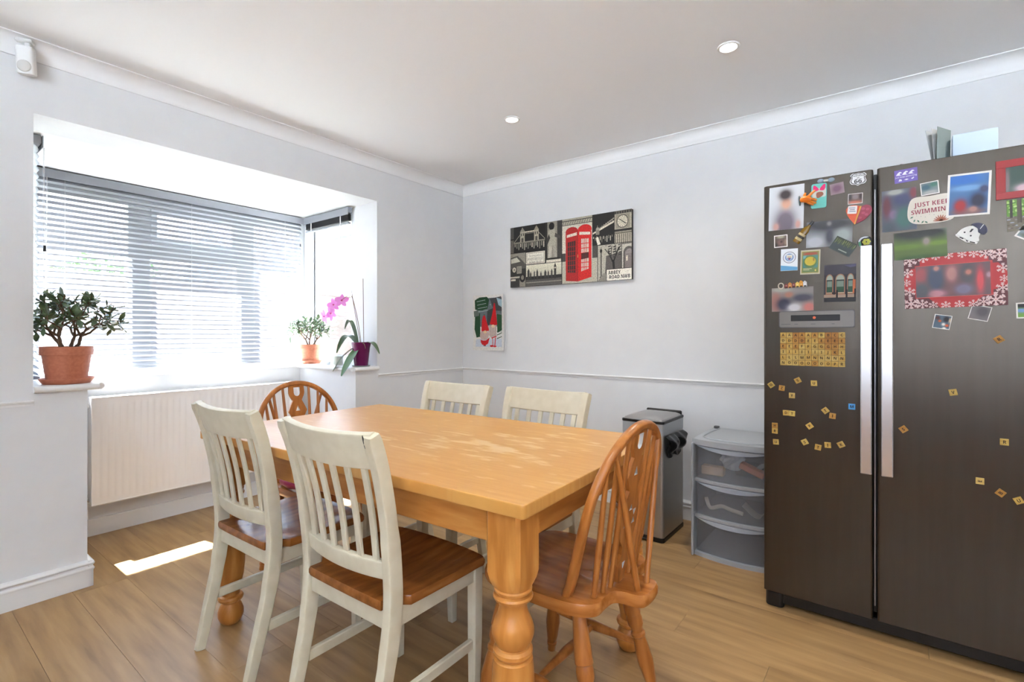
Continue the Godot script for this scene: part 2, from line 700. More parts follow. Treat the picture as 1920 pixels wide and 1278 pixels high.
# ------------------------------------------------------------------ room shell
func shell() -> void:
	var X1 := 2.7
	var Z1 := 2.3
	# floor: a base and separate boards running along the back wall
	var fl := structure("floor", "oak coloured laminate boards on the floor")
	part("subfloor", span(Vector3(-3.9, -0.16, -3.4), Vector3(X1 + 0.2, -0.011, Z1 + 0.2)), M.floor_base, fl)
	var lens := [1.29, 0.86, 1.29, 1.05, 0.64, 1.29]
	var meshes := {}
	var row := 0
	var z := -0.77 + 0.192 * 16
	while z > -3.14:
		var za := minf(z, Z1)
		var zb := maxf(z - 0.192, WALL_Z)
		var in_bay := zb < BAY_A - 0.181 and za > BAY_B + 0.178
		var x0 := BAY_X if in_bay else WALL_X
		var x := x0
		# the joints that the photograph shows: x = -1.80 in the row under -0.77, x = -0.35 in the row under -1.73
		var first: float = lens[row % 6] * (0.35 + 0.13 * ((row * 5) % 6))
		if absf(z + 0.77) < 0.01: first = fposmod(-1.80 - x0, 1.29)
		if absf(z + 1.73) < 0.01: first = fposmod(-0.35 - x0, 1.29)
		var k := 0
		while x < X1 - 0.01:
			var x2 := minf(x + (first if k == 0 else 1.29), X1)
			if x2 - x > 0.02 and za - zb > 0.01:
				var sz := Vector3(x2 - x - 0.0007, 0.010, za - zb - 0.0007)
				var key := "%d_%d" % [roundi(sz.x * 2000), roundi(sz.z * 2000)]
				if not meshes.has(key): meshes[key] = solid(box(Vector3(0, -0.005, 0), sz, 0.0005), 20)
				var p := part("plank", meshes[key], M.floor[(row * 3 + k * 2 + (row / 4)) % 5], fl)
				p.position = Vector3((x + x2) / 2, 0, (za + zb) / 2)
			x = x2
			k += 1
		z -= 0.192
		row += 1

	# ceiling
	single("ceiling", span(Vector3(WALL_X - 0.25, CEIL, -3.4), Vector3(X1 + 0.2, CEIL + 0.2, Z1 + 0.2)), M.ceiling, "plain white ceiling with two small downlights", "", Vector3.ZERO, "", "structure")

	# wall with the bay opening
	single("wall_left", span(Vector3(WALL_X - 0.25, -0.01, BAY_A), Vector3(WALL_X, CEIL, Z1 + 0.2)), M.wall, "white wall beside the bay window opening", "", Vector3.ZERO, "", "structure", 10.0)
	single("wall_left_end", span(Vector3(WALL_X - 0.25, -0.01, WALL_Z - 0.25), Vector3(WALL_X, CEIL, BAY_B)), M.wall, "narrow white wall between the bay and the corner", "", Vector3.ZERO, "", "structure", 10.0)
	single("wall_left_head", span(Vector3(WALL_X - 0.25, BAY_TOP, BAY_B), Vector3(WALL_X, CEIL, BAY_A)), M.wall, "white wall above the bay window opening", "", Vector3.ZERO, "", "structure", 10.0)
	var s := PackedVector3Array()
	# bay: low walls, roof
	s.append_array(span(Vector3(-3.97, -0.01, BAY_A - 0.181), Vector3(WALL_X, SILL - 0.028, BAY_A)))
	s.append_array(span(Vector3(-3.97, -0.01, BAY_A), Vector3(WALL_X - 0.25, SILL - 0.028, BAY_A + 0.10)))
	single("wall_bay_side", s, M.wall, "low white wall under the succulent's sill", "", Vector3.ZERO, "", "structure", 10.0)
	s = PackedVector3Array()
	s.append_array(span(Vector3(-3.97, -0.01, BAY_B), Vector3(WALL_X, SILL - 0.028, BAY_B + 0.178)))
	s.append_array(span(Vector3(-3.97, -0.01, BAY_B - 0.10), Vector3(WALL_X - 0.25, SILL - 0.028, BAY_B)))
	single("wall_bay_end", s, M.wall, "low white wall under the orchid's sill", "", Vector3.ZERO, "", "structure", 10.0)
	single("wall_bay", span(Vector3(-3.97, -0.01, BAY_B + 0.178), Vector3(BAY_X, SILL - 0.028, BAY_A - 0.181)), M.wall, "low white wall behind the radiator", "", Vector3.ZERO, "", "structure", 10.0)
	single("ceiling_bay", span(Vector3(-4.12, BAY_TOP, BAY_B - 0.2), Vector3(WALL_X - 0.25, BAY_TOP + 0.16, BAY_A + 0.2)), M.ceiling, "white ceiling of the bay window", "", Vector3.ZERO, "", "structure")

	# back wall, wall beside the fridge and the wall behind the viewer with its glazed doors
	single("wall_back", span(Vector3(WALL_X, -0.01, WALL_Z - 0.2), Vector3(X1 + 0.2, CEIL, WALL_Z)), M.wall, "white wall behind the fridge, bin and canvas", "", Vector3.ZERO, "", "structure", 10.0)
	single("wall_right", span(Vector3(X1, -0.01, WALL_Z), Vector3(X1 + 0.2, CEIL, Z1 + 0.2)), M.wall, "white end wall beyond the fridge", "", Vector3.ZERO, "", "structure", 10.0)
	s = PackedVector3Array()
	s.append_array(span(Vector3(WALL_X, -0.01, Z1), Vector3(-0.5, CEIL, Z1 + 0.2)))
	s.append_array(span(Vector3(2.2, -0.01, Z1), Vector3(X1, CEIL, Z1 + 0.2)))
	s.append_array(span(Vector3(-0.5, 2.22, Z1), Vector3(2.2, CEIL, Z1 + 0.2)))
	s.append_array(span(Vector3(-0.5, -0.01, Z1), Vector3(2.2, 0.95, Z1 + 0.2)))
	single("wall_front", s, M.wall, "white wall with the wide kitchen window", "", Vector3.ZERO, "", "structure", 10.0)
	var d := structure("window_4", "wide white framed kitchen window")
	for k in 3:
		var xa := -0.5 + k * 0.9
		var f := PackedVector3Array()
		f.append_array(span(Vector3(xa, 0.95, Z1 + 0.10), Vector3(xa + 0.06, 2.22, Z1 + 0.16), 0.004))
		f.append_array(span(Vector3(xa + 0.84, 0.95, Z1 + 0.10), Vector3(xa + 0.9, 2.22, Z1 + 0.16), 0.004))
		f.append_array(span(Vector3(xa + 0.06, 0.95, Z1 + 0.10), Vector3(xa + 0.84, 1.01, Z1 + 0.16), 0.004))
		f.append_array(span(Vector3(xa + 0.06, 2.16, Z1 + 0.10), Vector3(xa + 0.84, 2.22, Z1 + 0.16), 0.004))
		part("window_frame", f, M.upvc, d)
		part("pane", span(Vector3(xa + 0.06, 1.01, Z1 + 0.125), Vector3(xa + 0.84, 2.16, Z1 + 0.129)), M.glass, d)

	# cornice along the walls
	var prof := []
	prof.append(Vector2(0.0, -0.072))
	prof.append(Vector2(0.007, -0.072))
	prof.append(Vector2(0.009, -0.064))
	for k in 9:
		var a := PI / 2 * k / 8.0
		prof.append(Vector2(0.067 - 0.057 * cos(a), -0.062 + 0.057 * sin(a)))
	prof.append(Vector2(0.073, -0.004))
	prof.append(Vector2(0.073, 0.0))
	prof.append(Vector2(0.0, 0.0))
	run_trim("trim_1", prof, Vector3(WALL_X, CEIL, WALL_Z), Vector3(WALL_X, CEIL, Z1), "white coved cornice above the bay window wall", M.ceiling)
	run_trim("trim_2", prof, Vector3(X1, CEIL, WALL_Z), Vector3(WALL_X, CEIL, WALL_Z), "white coved cornice above the canvas and fridge", M.ceiling)
	run_trim("trim_3", prof, Vector3(X1, CEIL, Z1), Vector3(X1, CEIL, WALL_Z), "white coved cornice above the end wall", M.ceiling)

	# dado rail
	var dado := [Vector2(0, -0.024), Vector2(0.005, -0.024), Vector2(0.006, -0.014), Vector2(0.011, -0.011), Vector2(0.013, -0.004), Vector2(0.010, 0.0), Vector2(0, 0.0)]
	run_trim("trim_4", dado, Vector3(WALL_X, 0.868, BAY_A - 0.0), Vector3(WALL_X, 0.868, Z1), "thin white dado rail beside the bay window", M.trim)
	run_trim("trim_5", dado, Vector3(WALL_X, 0.868, WALL_Z), Vector3(WALL_X, 0.868, BAY_B - 0.005), "short white dado rail between the bay and the corner", M.trim)
	run_trim("trim_6", dado, Vector3(X1, 0.868, WALL_Z), Vector3(WALL_X, 0.868, WALL_Z), "thin white dado rail under the canvas", M.trim)

	# skirting with its two round mouldings
	var sk := [Vector2(0, 0), Vector2(0.018, 0), Vector2(0.018, 0.074), Vector2(0.022, 0.078), Vector2(0.023, 0.084), Vector2(0.020, 0.089), Vector2(0.014, 0.091), Vector2(0.013, 0.096),
		Vector2(0.020, 0.099), Vector2(0.024, 0.106), Vector2(0.021, 0.113), Vector2(0.012, 0.117), Vector2(0, 0.118)]
	run_trim("baseboard_left", sk, Vector3(WALL_X, 0, BAY_A - 0.181 - 0.018), Vector3(WALL_X, 0, Z1), "moulded white skirting board beside the bay", M.trim)
	run_trim("baseboard_back", sk, Vector3(X1, 0, WALL_Z), Vector3(WALL_X, 0, WALL_Z), "moulded white skirting board under the canvas wall", M.trim)
	run_trim("baseboard_corner", sk, Vector3(WALL_X, 0, WALL_Z), Vector3(WALL_X, 0, BAY_B + 0.178 + 0.018), "white skirting board between bay and corner", M.trim)
	run_trim("baseboard_bay_side", sk, Vector3(BAY_X, 0, BAY_A - 0.181), Vector3(WALL_X + 0.018, 0, BAY_A - 0.181), "short white skirting board inside the bay", M.trim)
	run_trim("baseboard_bay_end", sk, Vector3(WALL_X + 0.018, 0, BAY_B + 0.178), Vector3(BAY_X, 0, BAY_B + 0.178), "short white skirting board at the far end of the bay", M.trim)
	var sk2 := [Vector2(0, 0), Vector2(0.016, 0), Vector2(0.016, 0.088), Vector2(0.013, 0.094), Vector2(0, 0.094)]
	run_trim("baseboard_bay", sk2, Vector3(BAY_X, 0, BAY_B + 0.178), Vector3(BAY_X, 0, BAY_A - 0.181), "plain white skirting board under the radiator", M.trim)


func run_trim(called: String, prof: Array, a: Vector3, b: Vector3, label: String, mat: Material) -> void:
	# prof: x away from the wall, y up; the room lies to the left hand of a -> b seen from above turned by the cross product
	var d := (b - a).normalized()
	var out := Vector3.UP.cross(d)
	var s := PackedVector3Array()
	var n := prof.size()
	var ra := []
	var rb := []
	for q in prof:
		ra.append(a + out * q.x + Vector3.UP * q.y)
		rb.append(b + out * q.x + Vector3.UP * q.y)
	for k in n:
		quad(s, ra[k], ra[(k + 1) % n], rb[(k + 1) % n], rb[k])
	for e in [ra, rb]:
		var pl := PackedVector2Array(prof)
		var tri := Geometry2D.triangulate_polygon(pl)
		for i in tri: s.append(e[i])
	single(called, s, mat, label, "", Vector3.ZERO, "", "structure", 50.0)


# ------------------------------------------------------------------ bay windows, sills and blinds
func bay_windows() -> void:
	# sill boards with rounded noses
	var nose := smooth_line([Vector2(0, -0.028), Vector2(0.012, -0.028), Vector2(0.02, -0.024), Vector2(0.024, -0.014), Vector2(0.02, -0.004), Vector2(0.012, 0.0), Vector2(0, 0.0)], 3)
	var xb := -3.90
	var s := span(Vector3(xb, SILL - 0.028, BAY_A - 0.22), Vector3(WALL_X + 0.005, SILL, BAY_A))
	s.append_array(run_nose(nose, Vector3(WALL_X + 0.005, SILL, BAY_A - 0.22), Vector3(WALL_X + 0.005, SILL, BAY_A)))
	s.append_array(run_nose(nose, Vector3(xb, SILL, BAY_A - 0.22), Vector3(WALL_X + 0.005, SILL, BAY_A - 0.22), true))
	single("window_sill", s, M.trim, "white sill under the big potted succulent", "", Vector3.ZERO, "", "structure")
	s = span(Vector3(xb, SILL - 0.028, BAY_B), Vector3(WALL_X + 0.005, SILL, BAY_B + 0.20))
	s.append_array(run_nose(nose, Vector3(WALL_X + 0.005, SILL, BAY_B), Vector3(WALL_X + 0.005, SILL, BAY_B + 0.20)))
	s.append_array(run_nose(nose, Vector3(WALL_X + 0.005, SILL, BAY_B + 0.20), Vector3(xb, SILL, BAY_B + 0.20), true))
	single("window_sill", s, M.trim, "white sill under the orchid", "", Vector3.ZERO, "", "structure")
	s = span(Vector3(xb, SILL - 0.028, BAY_B + 0.20), Vector3(BAY_X + 0.005, SILL, BAY_A - 0.22))
	s.append_array(run_nose(nose, Vector3(BAY_X + 0.005, SILL, BAY_B + 0.20), Vector3(BAY_X + 0.005, SILL, BAY_A - 0.22)))
	single("window_sill", s, M.trim, "long white sill above the radiator", "", Vector3.ZERO, "", "structure")

	# main window: frame, mullions, one opener above a transom
	var w := structure("window_1", "wide white framed bay window behind lowered blinds")
	var x0 := -3.97
	var x1 := -3.90
	var za := BAY_A - 0.06
	var zb := BAY_B - 0.01
	var y0 := SILL
	var y1 := BAY_TOP
	var f := PackedVector3Array()
	f.append_array(span(Vector3(x0, y0, za - 0.06), Vector3(x1, y1, za + 0.06), 0.004))
	f.append_array(span(Vector3(x0, y0, zb - 0.04), Vector3(x1, y1, zb + 0.06), 0.004))
	f.append_array(span(Vector3(x0, y0, zb + 0.06), Vector3(x1, y0 + 0.07, za - 0.06), 0.004))
	f.append_array(span(Vector3(x0, y1 - 0.12, zb + 0.06), Vector3(x1, y1, za - 0.06), 0.004))
	for m in [[-1.045, -1.17], [-1.71, -1.84]]:
		f.append_array(span(Vector3(x0, y0 + 0.07, m[1]), Vector3(x1, y1 - 0.12, m[0]), 0.004))
	f.append_array(span(Vector3(x0, 1.66, -1.71), Vector3(x1, 1.74, -1.17), 0.004))
	part("window_frame", f, M.upvc, w)
	for q in [[-0.575, -1.045, y0 + 0.07, y1 - 0.12], [-1.17, -1.71, y0 + 0.07, 1.66], [-1.17, -1.71, 1.74, y1 - 0.12], [-1.84, zb + 0.06, y0 + 0.07, y1 - 0.12]]:
		part("pane", span(Vector3(-3.938, q[2], q[1]), Vector3(-3.934, q[3], q[0])), M.glass, w)
	var sash := PackedVector3Array()
	for q in [[1.74, 1.775], [y1 - 0.155, y1 - 0.12]]:
		sash.append_array(span(Vector3(x1 - 0.02, q[0], -1.71), Vector3(x1 + 0.012, q[1], -1.17), 0.004))
	for q in [[-1.17, -1.205], [-1.675, -1.71]]:
		sash.append_array(span(Vector3(x1 - 0.02, 1.775, q[1]), Vector3(x1 + 0.012, y1 - 0.155, q[0]), 0.004))
	part("opener_sash", sash, M.upvc, w)
	part("window_handle", span(Vector3(x1 + 0.012, 1.748, -1.50), Vector3(x1 + 0.028, 1.764, -1.40), 0.004), M.white, w)

	# side windows
	for side in 2:
		var z: float = BAY_A if side == 0 else BAY_B
		var o := 1.0 if side == 0 else -1.0
		var sw := structure("window_%d" % (side + 2), "narrow side window of the bay with its %s" % ("blind lowered" if side == 0 else "blind raised"))
		var g := PackedVector3Array()
		var z_in := z
		var z_out := z + o * 0.07
		g.append_array(span(Vector3(-3.25, SILL, z_in), Vector3(-3.19, BAY_TOP, z_out), 0.004))
		g.append_array(span(Vector3(-3.90, SILL, z_in), Vector3(-3.80, BAY_TOP, z_out), 0.004))
		g.append_array(span(Vector3(-3.80, SILL, z_in), Vector3(-3.25, SILL + 0.06, z_out), 0.004))
		g.append_array(span(Vector3(-3.80, BAY_TOP - 0.07, z_in), Vector3(-3.25, BAY_TOP, z_out), 0.004))
		part("window_frame", g, M.upvc, sw)
		part("gasket", span(Vector3(-3.80, SILL + 0.06, z_in + o * 0.03), Vector3(-3.787, BAY_TOP - 0.07, z_in + o * 0.036)), M.grey, sw)
		part("pane", span(Vector3(-3.80, SILL + 0.06, z + o * 0.036), Vector3(-3.25, BAY_TOP - 0.07, z + o * 0.040)), M.glass, sw)

	# blinds
	blind_main()
	blind_side(true)
	blind_side(false)


func run_nose(prof: Array, a: Vector3, b: Vector3, _flip := false) -> PackedVector3Array:
	var d := (b - a).normalized()
	var out := Vector3.UP.cross(d)
	var s := PackedVector3Array()
	var n := prof.size()
	var ra := []
	var rb := []
	for q in prof:
		ra.append(a + out * q.x + Vector3.UP * q.y)
		rb.append(b + out * q.x + Vector3.UP * q.y)
	for k in n - 1:
		quad(s, ra[k], ra[k + 1], rb[k + 1], rb[k])
	for i in range(1, n - 1):
		s.append_array(PackedVector3Array([ra[0], ra[i + 1], ra[i], rb[0], rb[i], rb[i + 1]]))
	return s


func slat_shape(length: float, width: float, crown: float) -> PackedVector3Array:
	# a curved strip along x; its width runs along z
	var top := []
	var low := []
	var n := 4
	for k in n + 1:
		var u := float(k) / n * 2.0 - 1.0
		var y := crown * (1.0 - u * u)
		top.append(Vector2(u * width / 2, y + 0.0003))
		low.append(Vector2(u * width / 2, y - 0.0003))
	low.reverse()
	var sec := top + low
	var s := PackedVector3Array()
	var m := sec.size()
	for k in m:
		var a: Vector2 = sec[k]
		var b: Vector2 = sec[(k + 1) % m]
		quad(s, Vector3(-length / 2, a.y, a.x), Vector3(-length / 2, b.y, b.x), Vector3(length / 2, b.y, b.x), Vector3(length / 2, a.y, a.x))
	return s


func blind_main() -> void:
	var length := 1.60
	var b := thing("venetian_blind", "wide silver venetian blind lowered across the main bay window", "blind", Vector3(-3.845, SILL, (BAY_A + BAY_B) / 2 - 0.035), PI / 2)
	# local: x along the window, -z... turned so that local z points into the room (+x)
	part("headrail", box(Vector3(0, 1.148, 0), Vector3(length + 0.02, 0.04, 0.035), 0.003), M.slat, b)
	part("valance", box(Vector3(0, 1.142, 0.021), Vector3(length + 0.03, 0.05, 0.004), 0.001), M.slat, b)
	var mesh := solid(slat_shape(length, 0.030, 0.0025), 60)
	var k := 0
	var y := 1.112
	while y > 0.03:
		var o := part("slat", mesh, M.slat, b)
		o.position = Vector3(0, y, 0)
		o.rotation.x = deg_to_rad(SLAT_TILT)
		y -= 0.0325
		k += 1
	part("bottom_rail", box(Vector3(0, 0.018, 0), Vector3(length, 0.014, 0.026), 0.003), M.slat, b)
	for x in [-0.66, 0.0, 0.66]:
		part("ladder_cord", tube([Vector3(x, 1.13, 0.016), Vector3(x, 0.02, 0.016)], 0.0008, 5), M.cord, b)
		part("ladder_cord", tube([Vector3(x, 1.13, -0.016), Vector3(x, 0.02, -0.016)], 0.0008, 5), M.cord, b)
	part("tilt_wand", tube([Vector3(-0.74, 1.12, 0.03), Vector3(-0.745, 0.35, 0.032)], 0.003, 8), M.clear, b)
	part("cord_toggle", lathe([Vector2(0, 0), Vector2(0.006, 0.002), Vector2(0.004, 0.024), Vector2(0, 0.026)], 10), M.grey, b).position = Vector3(0.78, 0.93, 0.03)


const SLAT_TILT := 48.0


func blind_side(lowered: bool) -> void:
	var length := 0.60
	var z := BAY_A - 0.055 if lowered else BAY_B + 0.028
	var label := "narrow silver venetian blind lowered beside the big potted succulent" if lowered else "narrow silver venetian blind pulled up above the orchid"
	var b := thing("venetian_blind", label, "blind", Vector3(-3.52, SILL, z), PI if lowered else 0.0)
	part("headrail", box(Vector3(0, 1.148, 0), Vector3(length, 0.04, 0.035), 0.003), M.slat, b)
	part("valance", box(Vector3(0, 1.14, 0.021), Vector3(length + 0.01, 0.055, 0.004), 0.001), M.slat, b)
	var mesh := solid(slat_shape(length - 0.015, 0.030, 0.0025), 60)
	var y := 1.112
	if lowered:
		while y > 0.03:
			var o := part("slat", mesh, M.slat, b)
			o.position = Vector3(0, y, 0)
			o.rotation.x = deg_to_rad(SLAT_TILT)
			y -= 0.0325
		part("bottom_rail", box(Vector3(0, 0.018, 0), Vector3(length - 0.015, 0.014, 0.026), 0.003), M.slat, b)
		part("tilt_wand", tube([Vector3(-0.27, 1.12, 0.03), Vector3(-0.272, 0.42, 0.03)], 0.0035, 8), M.clear, b)
		part("cord_toggle", lathe([Vector2(0, 0), Vector2(0.007, 0.002), Vector2(0.005, 0.03), Vector2(0, 0.032)], 10), M.dark, b).position = Vector3(-0.285, 0.62, 0.03)
		for x in [-0.2, 0.2]:
			part("ladder_cord", tube([Vector3(x, 1.13, 0.016), Vector3(x, 0.02, 0.016)], 0.0008, 5), M.cord, b)
	else:
		for i in 24:
			part("slat", mesh, M.grey, b).position = Vector3(0, 1.118 - i * 0.0021, 0)
		part("bottom_rail", box(Vector3(0, 1.055, 0), Vector3(length - 0.015, 0.014, 0.026), 0.003), M.slat, b)
		for x in [-0.2, 0.2]:
			part("ladder_tape", box(Vector3(x, 1.09, 0.0175), Vector3(0.012, 0.075, 0.001)), M.cord, b)
		part("pull_cord", tube([Vector3(0.2, 1.05, 0.02), Vector3(0.205, 0.55, 0.02)], 0.0012, 6), M.cord, b)


# ------------------------------------------------------------------ what stands outside the bay
func outside() -> void:
	single("ground", span(Vector3(-30, -0.35, -25), Vector3(-3.98, -0.2, 25)), plain(Color(0.45, 0.46, 0.40), 0.9), "paved ground outside the bay window", "", Vector3.ZERO, "", "structure")
	single("bounce_paving", span(Vector3(-3.97, -0.3, 2.52), Vector3(25, -0.15, 25)), plain(Color(0.86, 0.88, 0.90), 0.9), "added unseen pale paving outside the kitchen window, bouncing sunlight up to the ceiling", "", Vector3.ZERO, "", "structure")  # added out of view, kept pale to bounce sun up to the ceiling
	var render_ := plain(Color(0.45, 0.385, 0.36), 0.85)
	var wall := thing("garden_wall", "dusty pink garden wall beyond the bay window", "wall", Vector3(-7.6, -0.2, -3.0))
	part("wall_panel", box(Vector3(0, 1.0, 0), Vector3(0.2, 2.0, 16.0), 0.01), render_, wall)
	part("coping", box(Vector3(0, 2.03, 0), Vector3(0.28, 0.06, 16.0), 0.01), plain(Color(0.8, 0.76, 0.72), 0.8), wall)
	var slate := noise_tex(0.03, [[0.0, Color(0.36, 0.40, 0.47)], [1.0, Color(0.47, 0.51, 0.58)]], 91, 3, 256)
	var gar := thing("garage", "low garage with blue grey slate roof beyond the garden wall", "building", Vector3(-11.6, -0.2, -7.0))
	part("wall_panel", box(Vector3(0, 1.15, 0), Vector3(3.2, 2.3, 4.6)), render_, gar)
	part("roof", moved(prism([Vector2(-1.8, 2.25), Vector2(1.8, 2.25), Vector2(0.0, 3.7)], -2.5, 2.5), Transform3D.IDENTITY), grainy(slate, Vector3(2, 2, 2), 0.7), gar, 10.0)
	var tile_roof := noise_tex(0.06, [[0.0, Color(0.26, 0.20, 0.15)], [1.0, Color(0.38, 0.31, 0.24)]], 95, 3, 256)
	var house := thing("neighbour_house", "house with brown tiled roof and grey gutter seen through the side window", "building", Vector3(-17.6, -0.2, -15.0))
	part("wall_panel", box(Vector3(0, 2.5, 0), Vector3(7.6, 5.0, 8.0)), plain(Color(0.80, 0.77, 0.72), 0.85), house)
	part("roof", moved(prism([Vector2(-4.6, 4.95), Vector2(4.6, 4.95), Vector2(0.0, 8.2)], -4.1, 4.1), turned(Vector3.UP, 90)), grainy(tile_roof, Vector3(2, 2, 2), 0.8), house, 10.0)
	part("gutter", box(Vector3(0, 4.88, 4.62), Vector3(8.2, 0.26, 0.14), 0.03), plain(Color(0.33, 0.34, 0.37), 0.5), house)
	var spots := [[-9.4, -1.75, 1.95, 1.0], [-10.2, 1.0, 2.3, 1.2], [-9.2, -3.75, 1.9, 0.85], [-14.5, -3.4, 2.9, 1.5]]
	var kinds := ["rounded green tree beyond the garden wall, seen through the middle pane", "tallest leaning green tree beyond the garden wall, seen past the succulent", "small green tree beside the slate roofed garage", "large green tree rising behind the garage and garden wall"]
	for i in spots.size():
		var q = spots[i]
		var t := thing("garden_tree", kinds[i], "tree", Vector3(q[0], -0.2, q[1]), 0.0, "trees beyond the garden wall")
		part("trunk", tube([Vector3(0, 0, 0), Vector3(0.05, q[2] * 0.4, 0.03), Vector3(0, q[2] * 0.75, 0)], [0.12, 0.09, 0.05], 8), M.stem, t)
		var leaves := PackedVector3Array()
		for k in 2600:
			var v: Vector3 = Vector3(rng.randfn(), rng.randfn() * 0.8, rng.randfn()).normalized() * q[3] * pow(rng.randf(), 0.33) * (0.75 + 0.25 * rng.randf())
			v.y = v.y * 0.7 + q[2] * 0.78
			var a := Vector3(rng.randfn(), rng.randfn(), rng.randfn()).normalized()
			var c := a.cross(Vector3(rng.randfn(), rng.randfn(), rng.randfn())).normalized()
			var r := 0.06 + 0.04 * rng.randf()
			quad(leaves, v - a * r, v + c * r * 0.5, v + a * r, v - c * r * 0.5)
		part("crown", leaves, plain([Color(0.30, 0.42, 0.16), Color(0.34, 0.47, 0.2), Color(0.27, 0.4, 0.17), Color(0.32, 0.44, 0.22)][i], 0.8), t, 10.0)


# ------------------------------------------------------------------ table and chairs
func table_and_chairs() -> void:
	var t := thing("dining_table", "golden pine farmhouse dining table with turned legs and worn top", "table", Vector3(-1.447, 0, -1.3135), deg_to_rad(2.75))
	var L := 1.544
	var W := 0.91
	var TOP := 0.77
	# table top with its own worn, staved surface
	var m := StandardMaterial3D.new()
	m.albedo_texture = table_top_tex()
	m.roughness = 0.33
	m.texture_repeat = false
	var s := PackedVector3Array()
	var uv := PackedVector2Array()
	var body := rslab(L, W, TOP - 0.034, TOP, 0.012, 0.005, 4)
	for p in body:
		s.append(p)
		uv.append(Vector2(p.x / L + 0.5, p.z / W + 0.5))
	var top := part("tabletop", solid(s, 40.0, uv), m, t)
	top.set_meta("label", "honey coloured table top with pale worn patches")
	var fx := L / 2 - 0.055
	var fz := W / 2 - 0.05
	for sg in [-1, 1]:
		part("apron", box(Vector3(0, TOP - 0.086, sg * (fz - 0.03)), Vector3(L - 0.24, 0.103, 0.022), 0.002), M.pine_x, t)
		part("apron", box(Vector3(sg * (fx - 0.03), TOP - 0.086, 0), Vector3(0.022, 0.103, W - 0.23), 0.002), M.pine_z, t)
	var leg := leg_mesh()
	for sx in [-1, 1]:
		for sz in [-1, 1]:
			var o := part("leg", leg, M.pine_y, t)
			o.position = Vector3(sx * (fx - 0.03), 0, sz * (fz - 0.03))

	# cream slat-back chairs: one built, three copies
	var c := white_chair()
	c.position = Vector3(-1.236, 0, -0.849)
	c.rotation.y = deg_to_rad(0.8)
	tag(c, "cream slat-back chair with a cracked corner at the top of its post", "chair", "cream slat-back dining chairs")
	var other := [[Vector3(-1.845, 0, -0.843), 1.2, "cream slat-back chair tucked in on the radiator side of the cracked one"],
		[Vector3(-1.757, 0, -1.762), 180.0 + 1.0, "cream slat-back chair tucked in across the table, closer to the bay window"],
		[Vector3(-1.236, 0, -1.785), 180.0 - 0.5, "cream slat-back chair tucked in across the table, closer to the steel bin"]]
	for q in other:
		var d: Node3D = c.duplicate()
		d.name = numbered("slat_back_chair")
		add_child(d)
		d.position = q[0]
		d.rotation.y = deg_to_rad(q[1])
		d.set_meta("label", q[2])
	var crack := part("crack", prism([Vector2(0, 0), Vector2(0.0016, -0.008), Vector2(-0.0006, -0.016), Vector2(0.0012, -0.026), Vector2(-0.0002, -0.036), Vector2(-0.0022, -0.024), Vector2(-0.0026, -0.012), Vector2(-0.0018, -0.004)], 0.0, 0.0012), M.dark, c)
	crack.position = Vector3(0.193, 0.902, 0.0985)
	crack.rotation.x = deg_to_rad(14)

	var wch := wheelback_chair()
	wch.position = Vector3(-0.815, 0, -1.345)
	wch.rotation.y = deg_to_rad(90)
	tag(wch, "golden wheelback chair with hoop back at the fridge end of the table", "chair", "wheelback chairs at the table ends")
	var w2: Node3D = wch.duplicate()
	w2.name = numbered("wheelback_chair")
	add_child(w2)
	w2.position = Vector3(-2.262, 0, -1.395)
	w2.rotation.y = deg_to_rad(-90)
	w2.set_meta("label", "golden wheelback chair with hoop back at the radiator end of the table")

	# a rolled magenta cloth left on the far wheelback chair
	var pts := smooth_line([Vector3(-2.315, 0.467, -1.232), Vector3(-2.27, 0.467, -1.210), Vector3(-2.19, 0.468, -1.200), Vector3(-2.09, 0.466, -1.220)], 4)
	var rad := []
	for i in pts.size(): rad.append(0.012 + 0.010 * sin(PI * (i + 1.0) / (pts.size() + 1)) + 0.002 * sin(i * 1.9))
	single("rolled_cloth", tube(pts, rad, 10), plain(Color(0.66, 0.05, 0.30), 0.45), "rolled magenta cloth lying on the radiator end wheelback chair", "cloth")


